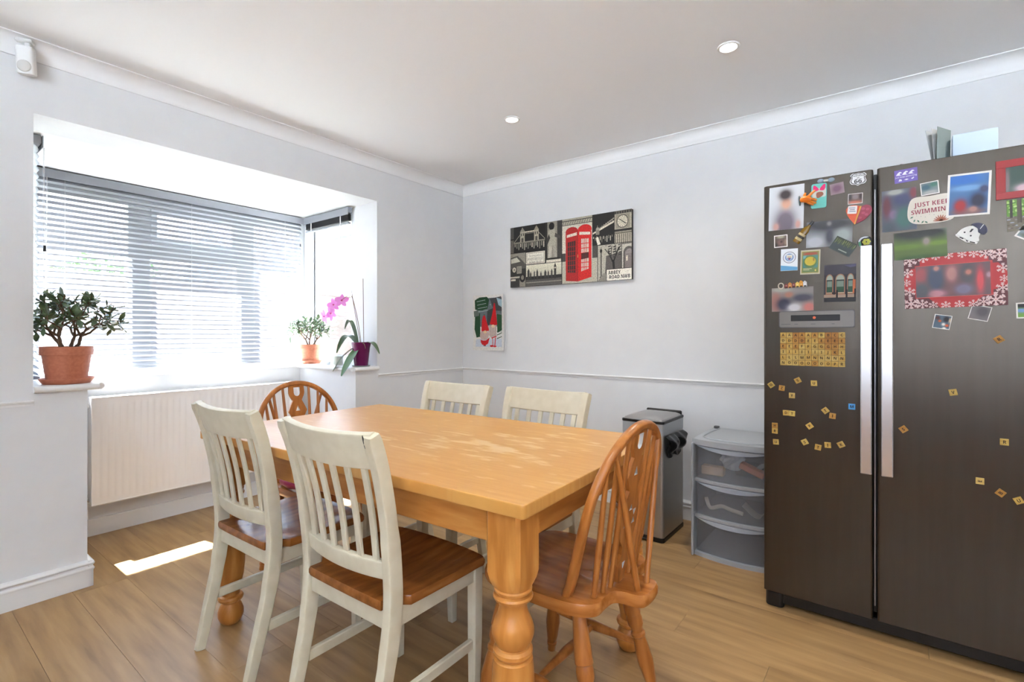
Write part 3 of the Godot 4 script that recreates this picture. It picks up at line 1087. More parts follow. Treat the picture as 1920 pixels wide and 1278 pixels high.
func leg_mesh() -> ArrayMesh:
	var s := PackedVector3Array()
	# square block with its lower corners turned round
	var w := 0.098
	var n := 32
	var rings := []
	var lv := [[0.736, 0.0], [0.62, 0.0], [0.575, 0.0], [0.558, 0.25], [0.545, 0.6], [0.538, 1.0]]
	for l in lv:
		var ring := []
		for k in n:
			var a := TAU * (k + 0.5) / n
			var e := Vector2(cos(a), sin(a))
			var sq := e * (w * 0.5) / maxf(absf(e.x), absf(e.y))
			sq = Vector2(clampf(sq.x, -w * 0.5, w * 0.5), clampf(sq.y, -w * 0.5, w * 0.5))
			var lim := w * 0.5 * 1.335
			if sq.length() > lim: sq = sq.normalized() * lim
			var ro := e * 0.044
			var p := sq.lerp(ro, l[1])
			ring.append(Vector3(p.x, l[0], -p.y))
		rings.append(ring)
	for i in rings.size() - 1:
		for k in n:
			quad(s, rings[i + 1][k], rings[i + 1][(k + 1) % n], rings[i][(k + 1) % n], rings[i][k])
	for k in n:
		s.append_array(PackedVector3Array([Vector3(0, 0.736, 0), rings[0][k], rings[0][(k + 1) % n]]))
	var prof := [Vector2(0, 0.0), Vector2(0.026, 0.0), Vector2(0.036, 0.012), Vector2(0.042, 0.030), Vector2(0.042, 0.048), Vector2(0.035, 0.070), Vector2(0.028, 0.082), Vector2(0.030, 0.088),
		Vector2(0.040, 0.094), Vector2(0.042, 0.102), Vector2(0.038, 0.110), Vector2(0.030, 0.114), Vector2(0.029, 0.122), Vector2(0.034, 0.150), Vector2(0.042, 0.19), Vector2(0.047, 0.24),
		Vector2(0.048, 0.29), Vector2(0.047, 0.33), Vector2(0.044, 0.366), Vector2(0.038, 0.370), Vector2(0.039, 0.374), Vector2(0.044, 0.380), Vector2(0.044, 0.388), Vector2(0.038, 0.394),
		Vector2(0.037, 0.398), Vector2(0.042, 0.408), Vector2(0.047, 0.424), Vector2(0.047, 0.438), Vector2(0.043, 0.454), Vector2(0.035, 0.472), Vector2(0.031, 0.488), Vector2(0.032, 0.500),
		Vector2(0.036, 0.508), Vector2(0.043, 0.511), Vector2(0.045, 0.517), Vector2(0.043, 0.522), Vector2(0.037, 0.524), Vector2(0.037, 0.527), Vector2(0.042, 0.530), Vector2(0.043, 0.535), Vector2(0.040, 0.539)]
	var full := []
	for q in prof: full.append(Vector2(q.x * 1.1, q.y))
	s.append_array(lathe(full, n))
	return solid(s, 32.0)


func table_top_tex() -> ImageTexture:
	var w := 1024
	var h := 608
	var im := Image.create(w, h, false, Image.FORMAT_RGB8)
	var fine := FastNoiseLite.new(); fine.seed = 5; fine.frequency = 0.02; fine.fractal_octaves = 4
	var broad := FastNoiseLite.new(); broad.seed = 9; broad.frequency = 0.006; broad.fractal_octaves = 3
	var worn := FastNoiseLite.new(); worn.seed = 14; worn.frequency = 0.011; worn.fractal_octaves = 5
	var r := RandomNumberGenerator.new(); r.seed = 3
	var rows := 13
	var tone := []
	var cuts := []
	for i in rows:
		var t := []
		var cu := []
		var x := -r.randf() * 260.0
		while x < w:
			cu.append(x)
			t.append(r.randf())
			x += 190.0 + r.randf() * 240.0
		tone.append(t)
		cuts.append(cu)
	var dark := Color(0.79, 0.55, 0.265)
	var light := Color(0.86, 0.66, 0.37)
	var pale := Color(0.92, 0.79, 0.60)
	for y in h:
		var row := mini(rows - 1, y * rows / h)
		for x in w:
			var k := 0
			for i in cuts[row].size():
				if x >= cuts[row][i]: k = i
			var v: float = 0.42 + 0.22 * (tone[row][k] - 0.5) + 0.35 * fine.get_noise_2d(x * 0.35 + row * 71.0 + k * 31.0, y * 4.0) + 0.22 * broad.get_noise_2d(x, y)
			var c := dark.lerp(light, clampf(v, 0.0, 1.0))
			# varnish worn away in streaky islands: along the middle and towards the fridge end
			var u := float(x) / w
			var q := float(y) / h
			var here := exp(-pow((u - 0.74) / 0.20, 2) - pow((q - 0.52) / 0.26, 2)) + 0.35 * exp(-pow((u - 0.45) / 0.2, 2) - pow((q - 0.62) / 0.2, 2)) + 0.3 * exp(-pow((u - 0.86) / 0.1, 2) - pow((q - 0.2) / 0.15, 2))
			var a := worn.get_noise_2d(x * 0.55, y * 1.7) + 0.35 * fine.get_noise_2d(x * 0.8 + 300.0, y * 3.0)
			var e := clampf((a + 0.60 * here - 0.44) * 2.6, 0.0, 1.0)
			c = c.lerp(pale, e * 0.7)
			im.set_pixel(x, y, c)
	return ImageTexture.create_from_image(im)


func white_chair() -> Node3D:
	var c := thing("slat_back_chair", "", "chair")
	var sec := rsec(0.034, 0.040, 0.007, 2)
	var side := [Vector2(0.082, 0.0), Vector2(0.050, 0.14), Vector2(0.018, 0.28), Vector2(0.0, 0.42), Vector2(0.004, 0.54), Vector2(0.022, 0.68), Vector2(0.050, 0.81), Vector2(0.081, 0.900)]
	var xs := [0.176, 0.180, 0.184, 0.188, 0.191, 0.195, 0.199, 0.203]
	for sg in [-1.0, 1.0]:
		var pts := []
		for i in side.size(): pts.append(Vector3(sg * xs[i], side[i].y, side[i].x))
		pts = smooth_line(pts, 4)
		var sc := []
		for i in pts.size():
			var h: float = pts[i].y
			var k := 0.78 + 0.22 * clampf(h / 0.2, 0.0, 1.0)
			var dep := k * (1.15 if h > 0.3 and h < 0.62 else 1.0)
			if h > 0.895: dep *= 0.8
			sc.append(Vector2(k, dep))
		part("rear_leg", sweep(pts, Vector3(0, 0, 1), sec, sc), M.cream, c)
		part("front_leg", sweep([Vector3(sg * 0.178, 0.0, -0.335), Vector3(sg * 0.182, 0.2, -0.335), Vector3(sg * 0.182, 0.428, -0.335)], Vector3(0, 0, 1), rsec(0.036, 0.036, 0.004, 2), [Vector2(0.72, 0.72), Vector2(0.95, 0.95), Vector2.ONE]), M.cream, c)
		part("stretcher", moved(box(Vector3.ZERO, Vector3(0.018, 0.032, 0.35), 0.003), at(sg * 0.180, 0.178, -0.155)), M.cream, c)
		part("side_rail", moved(box(Vector3.ZERO, Vector3(0.020, 0.052, 0.318), 0.003), at(sg * 0.182, 0.400, -0.165)), M.cream, c)
	part("front_rail", box(Vector3(0, 0.400, -0.337), Vector3(0.33, 0.052, 0.020), 0.003), M.cream, c)
	part("rear_rail", box(Vector3(0, 0.400, 0.0), Vector3(0.345, 0.058, 0.022), 0.003), M.cream, c)
	# curved rails of the back: bowed away from the sitter
	part("top_rail", bowed(0.405, 0.098, 0.022, 0.8585, 0.064, 0.028, 15.0), M.cream, c)
	part("lower_rail", bowed(0.375, 0.050, 0.022, 0.532, 0.003, 0.024, 6.0), M.cream, c)
	for i in 6:
		var u := (i - 2.5) / 2.5
		var x := u * 0.142
		var bow := 1.0 - pow(x / 0.2, 2)
		var pts := smooth_line([Vector3(x, 0.550, 0.004 + 0.024 * bow), Vector3(x * 1.03, 0.68, 0.021 + 0.026 * bow), Vector3(x * 1.07, 0.81, 0.050 + 0.028 * bow)], 4)
		part("slat", sweep(pts, Vector3(0, 0, 1), rsec(0.022, 0.010, 0.003, 2)), M.cream, c)
	# saddle seat
	var outl := smooth_loop([Vector2(-0.192, 0.022), Vector2(0.0, 0.026), Vector2(0.192, 0.022), Vector2(0.205, 0.005), Vector2(0.212, -0.15), Vector2(0.214, -0.31), Vector2(0.195, -0.352), Vector2(0.0, -0.366), Vector2(-0.195, -0.352), Vector2(-0.214, -0.31), Vector2(-0.212, -0.15), Vector2(-0.205, 0.005)], 5)
	var fit := []
	for q in outl:
		# notched between the posts at the rear
		fit.append(Vector2(clampf(q.x, -0.168, 0.168), q.y) if q.y > -0.024 else q)
	var st := part("seat", seat_slab(fit, 0.452, 0.026, 0.010, Vector2(0, -0.17)), M.seat, c)
	st.set_meta("label", "glossy brown wooden seat")
	return c


func bowed(w: float, h: float, t: float, y: float, z: float, bow: float, lean: float) -> PackedVector3Array:
	var pts := []
	for i in 13:
		var u := i / 6.0 - 1.0
		pts.append(Vector3(u * w / 2, 0, bow * (1.0 - u * u)))
	# sections stand upright: v along +y
	var o := PackedVector3Array()
	var rings := []
	for i in pts.size():
		var d: Vector3 = (pts[mini(i + 1, 12)] - pts[maxi(i - 1, 0)]).normalized()
		var n := d.cross(Vector3.UP).normalized()
		var ring := []
		for q in rsec(t, h, 0.006, 2): ring.append(pts[i] + n * q.x + Vector3.UP * q.y)
		rings.append(ring)
	var m: int = rings[0].size()
	for i in rings.size() - 1:
		for k in m: quad(o, rings[i][(k + 1) % m], rings[i][k], rings[i + 1][k], rings[i + 1][(k + 1) % m])
	for i in range(1, m - 1):
		o.append_array(PackedVector3Array([rings[0][0], rings[0][i], rings[0][i + 1], rings[12][0], rings[12][i + 1], rings[12][i]]))
	return turned(Vector3.RIGHT, lean, Vector3(0, y, z)) * o


func hoop_point(h: float, sg: float) -> Vector3:
	# the bent hoop of the wheelback chair: h from 0 (seat) to 0.46
	var H := 0.458
	var k := 0.56 * H
	var x: float
	if h <= k: x = 0.166 + 0.044 * sin(PI / 2 * h / k)
	else: x = 0.210 * sqrt(maxf(0.0, 1.0 - pow((h - k) / (H - k), 2)))
	return Vector3(sg * x, 0.436 + h, 0.10 + lean_at(h))


func lean_at(h: float) -> float:
	return 0.145 * pow(maxf(h, 0.0) / 0.458, 0.85)


func wheelback_chair() -> Node3D:
	var c := thing("wheelback_chair", "", "chair")
	var half := [Vector2(0.0, -0.200), Vector2(0.10, -0.205), Vector2(0.165, -0.195), Vector2(0.200, -0.15), Vector2(0.212, -0.05), Vector2(0.212, 0.06), Vector2(0.200, 0.145), Vector2(0.165, 0.190), Vector2(0.115, 0.192), Vector2(0.076, 0.197), Vector2(0.062, 0.222), Vector2(0.059, 0.252), Vector2(0.045, 0.274), Vector2(0.0, 0.280)]
	var loop := half.duplicate()
	for i in range(half.size() - 2, 0, -1): loop.append(Vector2(-half[i].x, half[i].y))
	part("seat", seat_slab(smooth_loop(loop, 4), 0.440, 0.034, 0.014, Vector2(0, -0.02), 0.010), M.elm_x, c)
	# hoop
	var pts := []
	for i in 17: pts.append(hoop_point(0.458 * sin(PI / 2 * i / 16.0), -1.0))
	for i in range(15, -1, -1): pts.append(hoop_point(0.458 * sin(PI / 2 * i / 16.0), 1.0))
	pts = smooth_line(pts, 2)
	var sc := []
	for p in pts:
		var k: float = 1.0 - 0.28 * clampf((p.y - 0.438) / 0.3, 0.0, 1.0)
		sc.append(Vector2(k, 1.0))
	part("hoop", sweep_flat(pts, rsec(0.035, 0.024, 0.010, 3), sc), M.elm_y, c)
	# spindles each side of the splat
	for sg in [-1.0, 1.0]:
		for q in [[0.056, 0.072, 0.174], [0.096, 0.122, 0.171], [0.134, 0.168, 0.164]]:
			var h := top_h(q[1])
			var a := Vector3(sg * q[0], 0.432, q[2])
			var b := Vector3(sg * q[1], 0.436 + h, 0.10 + lean_at(h))
			part("spindle", tube([a, a.lerp(b, 0.3), a.lerp(b, 0.65), b], [0.0075, 0.0090, 0.0080, 0.0062], 10), M.elm_y, c)
		# brace from the tail of the seat up to the hoop
		var hb := top_h(0.146)
		var p0 := Vector3(sg * 0.028, 0.432, 0.246)
		var p1 := Vector3(sg * 0.146, 0.436 + hb, 0.106 + lean_at(hb))
		part("brace", tube([p0, p0.lerp(p1, 0.35), p0.lerp(p1, 0.7), p1], [0.0080, 0.0094, 0.0082, 0.0065], 10), M.elm_y, c)
	splat(c)
	# legs, splayed
	for sx in [-1.0, 1.0]:
		for sz in [-1.0, 1.0]:
			var top := Vector3(sx * 0.135, 0.415, -0.125 if sz < 0 else 0.115)
			var foot := Vector3(sx * 0.195, 0.0, -0.185 if sz < 0 else 0.205)
			part("leg", turned_rod(top, foot, [[0.0, 0.0145], [0.04, 0.0170], [0.25, 0.0235], [0.36, 0.0255], [0.365, 0.0220], [0.40, 0.0245], [0.445, 0.0245], [0.47, 0.0190], [0.50, 0.0175], [0.51, 0.0225], [0.53, 0.0225], [0.54, 0.0180], [0.60, 0.0215], [0.72, 0.0250], [0.85, 0.0195], [0.91, 0.0150], [0.915, 0.0175], [0.935, 0.0175], [0.94, 0.0145], [1.0, 0.0125]]), M.elm_y, c)
		var a := Vector3(sx * 0.170, 0.165, -0.158)
		var b := Vector3(sx * 0.170, 0.165, 0.165)
		part("stretcher", turned_rod(a, b, [[0.0, 0.008], [0.2, 0.0105], [0.5, 0.0165], [0.8, 0.0105], [1.0, 0.008]]), M.elm_y, c)
	part("cross_stretcher", turned_rod(Vector3(-0.168, 0.165, 0.0), Vector3(0.168, 0.165, 0.0), [[0.0, 0.008], [0.2, 0.0105], [0.5, 0.0155], [0.8, 0.0105], [1.0, 0.008]]), M.elm_y, c)
	return c


func top_h(x: float) -> float:
	var H := 0.458
	var k := 0.56 * H
	return k + (H - k) * sqrt(maxf(0.0, 1.0 - pow(x / 0.210, 2)))


func turned_rod(a: Vector3, b: Vector3, prof: Array) -> PackedVector3Array:
	var pts := []
	var r := []
	for q in prof:
		pts.append(a.lerp(b, q[0]))
		r.append(q[1])
	return tube(pts, r, 14)


func sweep_flat(pts: Array, sec: Array, sc: Array) -> PackedVector3Array:
	# sweep whose section keeps one axis in the leaning plane of the hoop
	var o := PackedVector3Array()
	var rings := []
	var m := pts.size()
	var nrm := Vector3(0, -0.30, 1).normalized()
	for i in m:
		var d: Vector3 = (pts[mini(i + 1, m - 1)] - pts[maxi(i - 1, 0)]).normalized()
		var n := (nrm - d * nrm.dot(d)).normalized()
		var u := d.cross(n)
		var ring := []
		for q in sec: ring.append(pts[i] + u * q.x * sc[i].x + n * q.y * sc[i].y)
		rings.append(ring)
	var n2 := sec.size()
	for i in m - 1:
		for k in n2: quad(o, rings[i][(k + 1) % n2], rings[i][k], rings[i + 1][k], rings[i + 1][(k + 1) % n2])
	for i in range(1, n2 - 1):
		o.append_array(PackedVector3Array([rings[0][0], rings[0][i], rings[0][i + 1], rings[m - 1][0], rings[m - 1][i + 1], rings[m - 1][i]]))
	return o


func splat(c: Node3D) -> void:
	# pierced centre board with its wheel: heights measured up the board
	var half := [Vector2(0.020, 0.0), Vector2(0.026, 0.03), Vector2(0.034, 0.055), Vector2(0.020, 0.085), Vector2(0.024, 0.110), Vector2(0.046, 0.135), Vector2(0.056, 0.165), Vector2(0.058, 0.190), Vector2(0.054, 0.220), Vector2(0.040, 0.250), Vector2(0.026, 0.275),
		Vector2(0.040, 0.300), Vector2(0.050, 0.318), Vector2(0.036, 0.350), Vector2(0.024, 0.372), Vector2(0.038, 0.398), Vector2(0.042, 0.412), Vector2(0.040, 0.452)]
	var outl := PackedVector2Array()
	for q in half: outl.append(q)
	for i in range(half.size() - 1, -1, -1): outl.append(Vector2(-half[i].x, half[i].y))
	var holes := []
	for k in 6:
		var a := TAU * k / 6 + PI / 6
		var mid := Vector2(0, 0.190) + Vector2(cos(a), sin(a)) * 0.030
		var hole := PackedVector2Array()
		for j in 3:
			var b := a + TAU * j / 3
			hole.append(mid + Vector2(cos(b), sin(b)) * 0.0125)
		holes.append(hole)
	var slot := PackedVector2Array([Vector2(-0.017, 0.440), Vector2(-0.017, 0.418)])
	for k in 7:
		var a := PI + PI * k / 6
		slot.append(Vector2(0.017 * cos(a), 0.412 + 0.018 * sin(a)))
	slot.append(Vector2(0.017, 0.418)); slot.append(Vector2(0.017, 0.440))
	holes.append(slot)
	holes.append(PackedVector2Array([Vector2(-0.012, 0.318), Vector2(0.012, 0.318), Vector2(0.0, 0.345)]))
	holes.append(PackedVector2Array([Vector2(-0.010, 0.058), Vector2(0.010, 0.058), Vector2(0.0, 0.036)]))
	var tree := CSGPolygon3D.new()
	tree.name = "splat"
	tree.polygon = outl
	tree.mode = CSGPolygon3D.MODE_DEPTH
	tree.depth = 0.011
	tree.material = M.elm_y
	for hle in holes:
		var cut := CSGPolygon3D.new()
		cut.name = "piercing"
		cut.operation = CSGShape3D.OPERATION_SUBTRACTION
		cut.polygon = hle
		cut.depth = 0.04
		cut.position.z = 0.015
		tree.add_child(cut, true)
	c.add_child(tree, true)
	tree.position = Vector3(0, 0.436, 0.180)
	tree.rotation.x = deg_to_rad(8.4)


# ------------------------------------------------------------------ fridge
const FZ := -2.334       # face of the doors

func fridge() -> void:
	var f := thing("fridge_freezer", "tall brushed steel side-by-side fridge freezer covered in magnets", "fridge", Vector3(0, 0, 0))
	part("body", span(Vector3(-0.445, 0.065, -3.07), Vector3(0.465, 1.765, FZ - 0.082), 0.006), M.grey, f)
	var d1 := part("door", door_shape(-0.447, -0.0705), M.door, f)
	d1.set_meta("label", "narrow brushed steel freezer door with a control panel")
	var d2 := part("door", door_shape(-0.0585, 0.467), M.door, f)
	d2.set_meta("label", "wide brushed steel fridge door")
	part("door_gasket", span(Vector3(-0.0695, 0.09, FZ - 0.08), Vector3(-0.0595, 1.76, FZ - 0.03)), M.dark, f)
	part("door_trim", span(Vector3(-0.0672, 0.12, FZ - 0.03), Vector3(-0.0628, 1.70, FZ - 0.012), 0.001), M.steel, f)
	for q in [[-0.108, d1], [-0.0445, d2]]:
		var x: float = q[0]
		var w := 0.035
		var h := part("handle", handle_shape(x, w), M.handle, q[1])
		h.set_meta("label", "long flat brushed aluminium handle")
	# hinge covers, plinth, foot
	part("hinge_cover", span(Vector3(-0.43, 1.765, FZ - 0.15), Vector3(-0.36, 1.785, FZ - 0.06), 0.004), M.dark, f)
	part("hinge_cover", span(Vector3(0.38, 1.765, FZ - 0.15), Vector3(0.45, 1.785, FZ - 0.06), 0.004), M.dark, f)
	part("plinth", span(Vector3(-0.40, 0.018, FZ - 0.06), Vector3(0.42, 0.066, FZ - 0.030), 0.004), M.black, f)
	for x in [-0.41, 0.43]:
		part("foot", moved(rslab(0.07, 0.06, 0.0, 0.062, 0.02, 0.006), at(x, 0, FZ - 0.05)), M.dark, f)
		part("foot", moved(rslab(0.07, 0.06, 0.0, 0.062, 0.02, 0.006), at(x, 0, -3.0)), M.dark, f)
	# control panel on the narrow door
	var px := -0.258
	var py := 1.211
	var fr := PackedVector3Array()
	var ring_o := rsec(0.262, 0.068, 0.009, 4)
	var ring_i := rsec(0.257, 0.063, 0.007, 4)
	var n := ring_o.size()
	for k in n:
		var a: Vector2 = ring_o[k]
		var b: Vector2 = ring_o[(k + 1) % n]
		var c: Vector2 = ring_i[(k + 1) % n]
		var d: Vector2 = ring_i[k]
		quad(fr, Vector3(a.x, a.y, 0.0012), Vector3(b.x, b.y, 0.0012), Vector3(c.x, c.y, 0.0012), Vector3(d.x, d.y, 0.0012))
		quad(fr, Vector3(a.x, a.y, 0), Vector3(b.x, b.y, 0), Vector3(b.x, b.y, 0.0012), Vector3(a.x, a.y, 0.0012))
	var pr := part("panel_rim", fr, M.grey, d1)
	pr.position = Vector3(px, py, FZ)
	var pf := part("control_panel", prism(ring_i, 0.0, 0.0008), plain(Color(0.50, 0.485, 0.47), 0.42, 0.7), d1)
	pf.position = Vector3(px, py, FZ)
	var ds := part("display", prism(rsec(0.170, 0.0245, 0.002, 2), 0.0, 0.0014), M.black, d1)
	ds.position = Vector3(px - 0.002, py + 0.005, FZ)
	var lp := part("indicator_light", moved(lathe([Vector2(0.0055, 0), Vector2(0.0055, 0.0006), Vector2(0, 0.0008)], 14), turned(Vector3.RIGHT, 90)), glow(Color(0.75, 0.33, 0.15), 0.07), d1)
	lp.position = Vector3(px - 0.004, py + 0.006, FZ + 0.0012)
	for q in [[-0.105, 0.034], [-0.068, 0.012], [-0.008, 0.016], [0.060, 0.010]]:
		part("panel_marking", box(Vector3(px + q[0], py - 0.0195, FZ + 0.0009), Vector3(q[1], 0.0022, 0.0004)), M.grey, d1)


func door_shape(xa: float, xb: float) -> PackedVector3Array:
	# door slab standing up with softened vertical edges
	var sec := rsec(xb - xa, 0.078, 0.010, 4)
	var s := PackedVector3Array()
	var mid := Vector3((xa + xb) / 2, 0, FZ - 0.039)
	var rings := []
	for q in [[0.071, 0.002], [0.073, 0.0], [1.773, 0.0], [1.775, 0.002]]:
		var ring := []
		for p in sec:
			var k: float = q[1]
			ring.append(mid + Vector3(p.x - signf(p.x) * k, q[0], -(p.y - signf(p.y) * k)))
		rings.append(ring)
	var n := sec.size()
	for i in 3:
		for k in n: quad(s, rings[i][k], rings[i][(k + 1) % n], rings[i + 1][(k + 1) % n], rings[i + 1][k])
	for i in range(1, n - 1):
		s.append_array(PackedVector3Array([rings[0][0], rings[0][i + 1], rings[0][i], rings[3][0], rings[3][i], rings[3][i + 1]]))
	return s


func handle_shape(x: float, w: float) -> PackedVector3Array:
	var s := span(Vector3(x, 0.628, FZ + 0.036), Vector3(x + w, 1.482, FZ + 0.050), 0.003)
	for y in [0.66, 1.44]:
		s.append_array(span(Vector3(x + 0.008, y - 0.02, FZ - 0.002), Vector3(x + w - 0.008, y + 0.02, FZ + 0.037)))
	return s


# ------------------------------------------------------------------ bin and drawer tower
func bin_and_drawers() -> void:
	var b := thing("pedal_bin", "tall slim brushed steel pedal bin with black trim", "bin", Vector3(-1.138, 0, -2.852))
	var W := 0.245
	var D := 0.335
	part("base", rslab(W + 0.006, D + 0.006, 0.0, 0.026, 0.02, 0.004), M.black, b)
	part("body", rslab(W, D, 0.026, 0.60, 0.018, 0.002), M.steel, b)
	part("collar", rslab(W + 0.002, D + 0.002, 0.590, 0.655, 0.018, 0.002), M.silver, b)
	part("rim", rslab(W + 0.006, D + 0.006, 0.652, 0.668, 0.018, 0.004), M.black, b)
	# domed lid
	var s := PackedVector3Array()
	var rings := []
	for q in [[0.0, 0.668], [0.003, 0.676], [0.02, 0.684], [0.05, 0.690], [0.09, 0.693]]:
		var ring := []
		for p in rsec(W - 0.012 - 2 * q[0], D - 0.03 - 2 * q[0], maxf(0.016 - q[0] * 0.1, 0.004), 4): ring.append(Vector3(p.x, q[1], -p.y + 0.008))
		rings.append(ring)
	var m: int = rings[0].size()
	for i in rings.size() - 1:
		for k in m: quad(s, rings[i][k], rings[i][(k + 1) % m], rings[i + 1][(k + 1) % m], rings[i + 1][k])
	for k in m: s.append_array(PackedVector3Array([Vector3(0, 0.694, 0.008), rings[-1][k], rings[-1][(k + 1) % m]]))
	part("lid", s, M.steel, b)
	part("hinge", span(Vector3(-0.11, 0.60, -0.178), Vector3(0.11, 0.69, -0.160), 0.006), M.black, b)
	part("pedal", span(Vector3(-0.05, 0.010, 0.168), Vector3(0.05, 0.020, 0.195), 0.003), M.black, b)

	# black liner bulging out over the side of the bin
	var bag := PackedVector3Array()
	var nn := 14
	var mm := 10
	var grid := []
	for i in nn + 1:
		var line := []
		for j in mm + 1:
			var u := float(i) / nn
			var v := float(j) / mm
			var z := -0.13 + 0.27 * u
			var drop := 0.06 + 0.085 * sin(PI * u) + 0.025 * sin(u * 9.0)
			var y := 0.585 - drop * v
			var x := W / 2 + 0.006 + 0.040 * sin(PI * minf(v * 1.25, 1.0)) * (0.45 + 0.55 * absf(sin(u * 6.3 + 0.4))) + 0.005 * sin(u * 23.0 + v * 5.0)
			line.append(Vector3(x, y, z))
		grid.append(line)
	for i in nn:
		for j in mm: quad(bag, grid[i][j + 1], grid[i + 1][j + 1], grid[i + 1][j], grid[i][j])
	single("bin_liner", bag, plain(Color(0.025, 0.025, 0.028), 0.22), "black plastic liner bulging over the side of the pedal bin", "bin bag", b.position, "", "", 60.0)

	var T := Vector3(-0.652, 0, -2.866)
	var t := thing("drawer_tower", "grey plastic three drawer storage tower squeezed between bin and fridge", "drawers", T)
	var w := 0.395
	var dep := 0.40
	# side walls, back, shelves with bowed fronts
	for sg in [-1, 1]:
		part("side_panel", box(Vector3(sg * (w / 2 - 0.006), 0.295, 0.02), Vector3(0.012, 0.585, dep + 0.02), 0.004), M.silver, t)
	part("back_panel", box(Vector3(0, 0.295, -dep / 2 + 0.004), Vector3(w - 0.02, 0.57, 0.008)), M.silver, t)
	for q in [[0.0, 0.020], [0.200, 0.213], [0.386, 0.399]]:
		part("shelf", bow_slab(w - 0.006, dep, q[0], q[1], 0.032), M.silver, t)
	part("top_tray", bow_slab(w + 0.004, dep, 0.576, 0.604, 0.036), M.silver, t)
	var rimshape := PackedVector3Array()
	rimshape.append_array(tube(smooth_line([Vector3(-0.16, 0.606, -0.16), Vector3(-0.172, 0.606, 0.02), Vector3(-0.15, 0.606, 0.15), Vector3(0, 0.606, 0.185), Vector3(0.15, 0.606, 0.15), Vector3(0.172, 0.606, 0.02), Vector3(0.16, 0.606, -0.16)], 5), 0.004, 8))
	part("tray_rim", rimshape, M.silver, t)
	part("post_cap", moved(rslab(0.03, 0.03, 0.0, 0.014, 0.012, 0.003), at(-w / 2 + 0.02, 0.604, -0.17)), M.grey, t)
	part("post_cap", moved(rslab(0.03, 0.03, 0.0, 0.014, 0.012, 0.003), at(w / 2 - 0.02, 0.604, -0.17)), M.grey, t)
	for q in [[0.022, 0.196], [0.215, 0.382], [0.401, 0.572]]:
		var d := part("drawer", drawer_shape(w - 0.034, dep - 0.02, q[0], q[1]), M.smoke, t)
		part("drawer_lip", lip_shape(w - 0.036, q[1]), M.lip, d)
	# what shows through the drawers
	var top := T + Vector3(0, 0.410, 0)
	single("wooden_block", box(Vector3.ZERO, Vector3(0.11, 0.045, 0.05), 0.003), plain(Color(0.80, 0.64, 0.48), 0.7), "beige wooden block inside the top plastic drawer", "block", top + Vector3(-0.115, 0.024, 0.12))
	var cr := crumple(0.062, 5)
	single("plastic_bag", cr, plain(Color(0.82, 0.82, 0.84), 0.4), "crumpled white plastic bag inside the top drawer", "bag", top + Vector3(-0.03, 0.085, 0.08), "", "", 20.0)
	single("orange_packet", moved(box(Vector3.ZERO, Vector3(0.12, 0.032, 0.05), 0.004), turned(Vector3.BACK, -20)), plain(Color(0.85, 0.42, 0.12), 0.5), "orange packet tilted inside the top drawer", "packet", top + Vector3(0.075, 0.055, 0.12))
	single("tape_roll", moved(lathe([Vector2(0.022, 0), Vector2(0.04, 0), Vector2(0.042, 0.002), Vector2(0.042, 0.022), Vector2(0.04, 0.024), Vector2(0.022, 0.024), Vector2(0.022, 0)], 24), turned(Vector3.RIGHT, 80)), plain(Color(0.6, 0.58, 0.55), 0.5), "grey roll of tape inside the top drawer", "tape", top + Vector3(0.13, 0.046, 0.085))
	single("cardboard_box", box(Vector3.ZERO, Vector3(0.10, 0.06, 0.08), 0.002), plain(Color(0.30, 0.28, 0.27), 0.8), "dark grey carton inside the top drawer", "box", top + Vector3(0.03, 0.031, 0.02))
	var mid := T + Vector3(0, 0.228, 0)
	single("folded_cloth", moved(tube(smooth_line([Vector3(-0.10, 0.06, 0.13), Vector3(-0.075, 0.012, 0.14), Vector3(-0.02, 0.03, 0.14), Vector3(0.03, 0.02, 0.14), Vector3(0.085, 0.012, 0.14)], 4), 0.010, 8), at(-0.05, 0, 0)), plain(Color(0.82, 0.76, 0.70), 0.9), "beige folded cloth inside the middle drawer", "cloth", mid)
	single("paper_sheet", sheet([Vector3(0.03, 0.05, 0.14), Vector3(0.09, 0.008, 0.15), Vector3(0.12, 0.012, 0.13), Vector3(0.16, 0.11, 0.12)], 0.08), plain(Color(0.88, 0.86, 0.83), 0.8), "curled white paper inside the middle drawer", "paper", mid, "", "", 60.0)


func sheet(line: Array, depth: float) -> PackedVector3Array:
	var p := smooth_line(line, 5)
	var s := PackedVector3Array()
	var k := Vector3(0, 0, -depth)
	var e := Vector3(0, 0.0012, 0)
	for i in p.size() - 1:
		quad(s, p[i], p[i + 1], p[i + 1] + k, p[i] + k)
		quad(s, p[i] + e, p[i] + k + e, p[i + 1] + k + e, p[i + 1] + e)
		quad(s, p[i + 1], p[i], p[i] + e, p[i + 1] + e)
	return s


func crumple(r: float, seed_: int) -> PackedVector3Array:
	var g := RandomNumberGenerator.new()
	g.seed = seed_
	var sp := SphereMesh.new()
	sp.radius = r
	sp.height = r * 1.7
	sp.radial_segments = 14
	sp.rings = 8
	var a := sp.get_mesh_arrays()
	var v: PackedVector3Array = a[Mesh.ARRAY_VERTEX]
	var ix: PackedInt32Array = a[Mesh.ARRAY_INDEX]
	var cache := {}
	var s := PackedVector3Array()
	for i in ix.size() / 3:
		for k in [0, 2, 1]:
			var p := v[ix[i * 3 + k]]
			var key := Vector3i(p * 10000.0)
			if not cache.has(key): cache[key] = 0.7 + 0.5 * g.randf()
			s.append(p * cache[key])
	return s


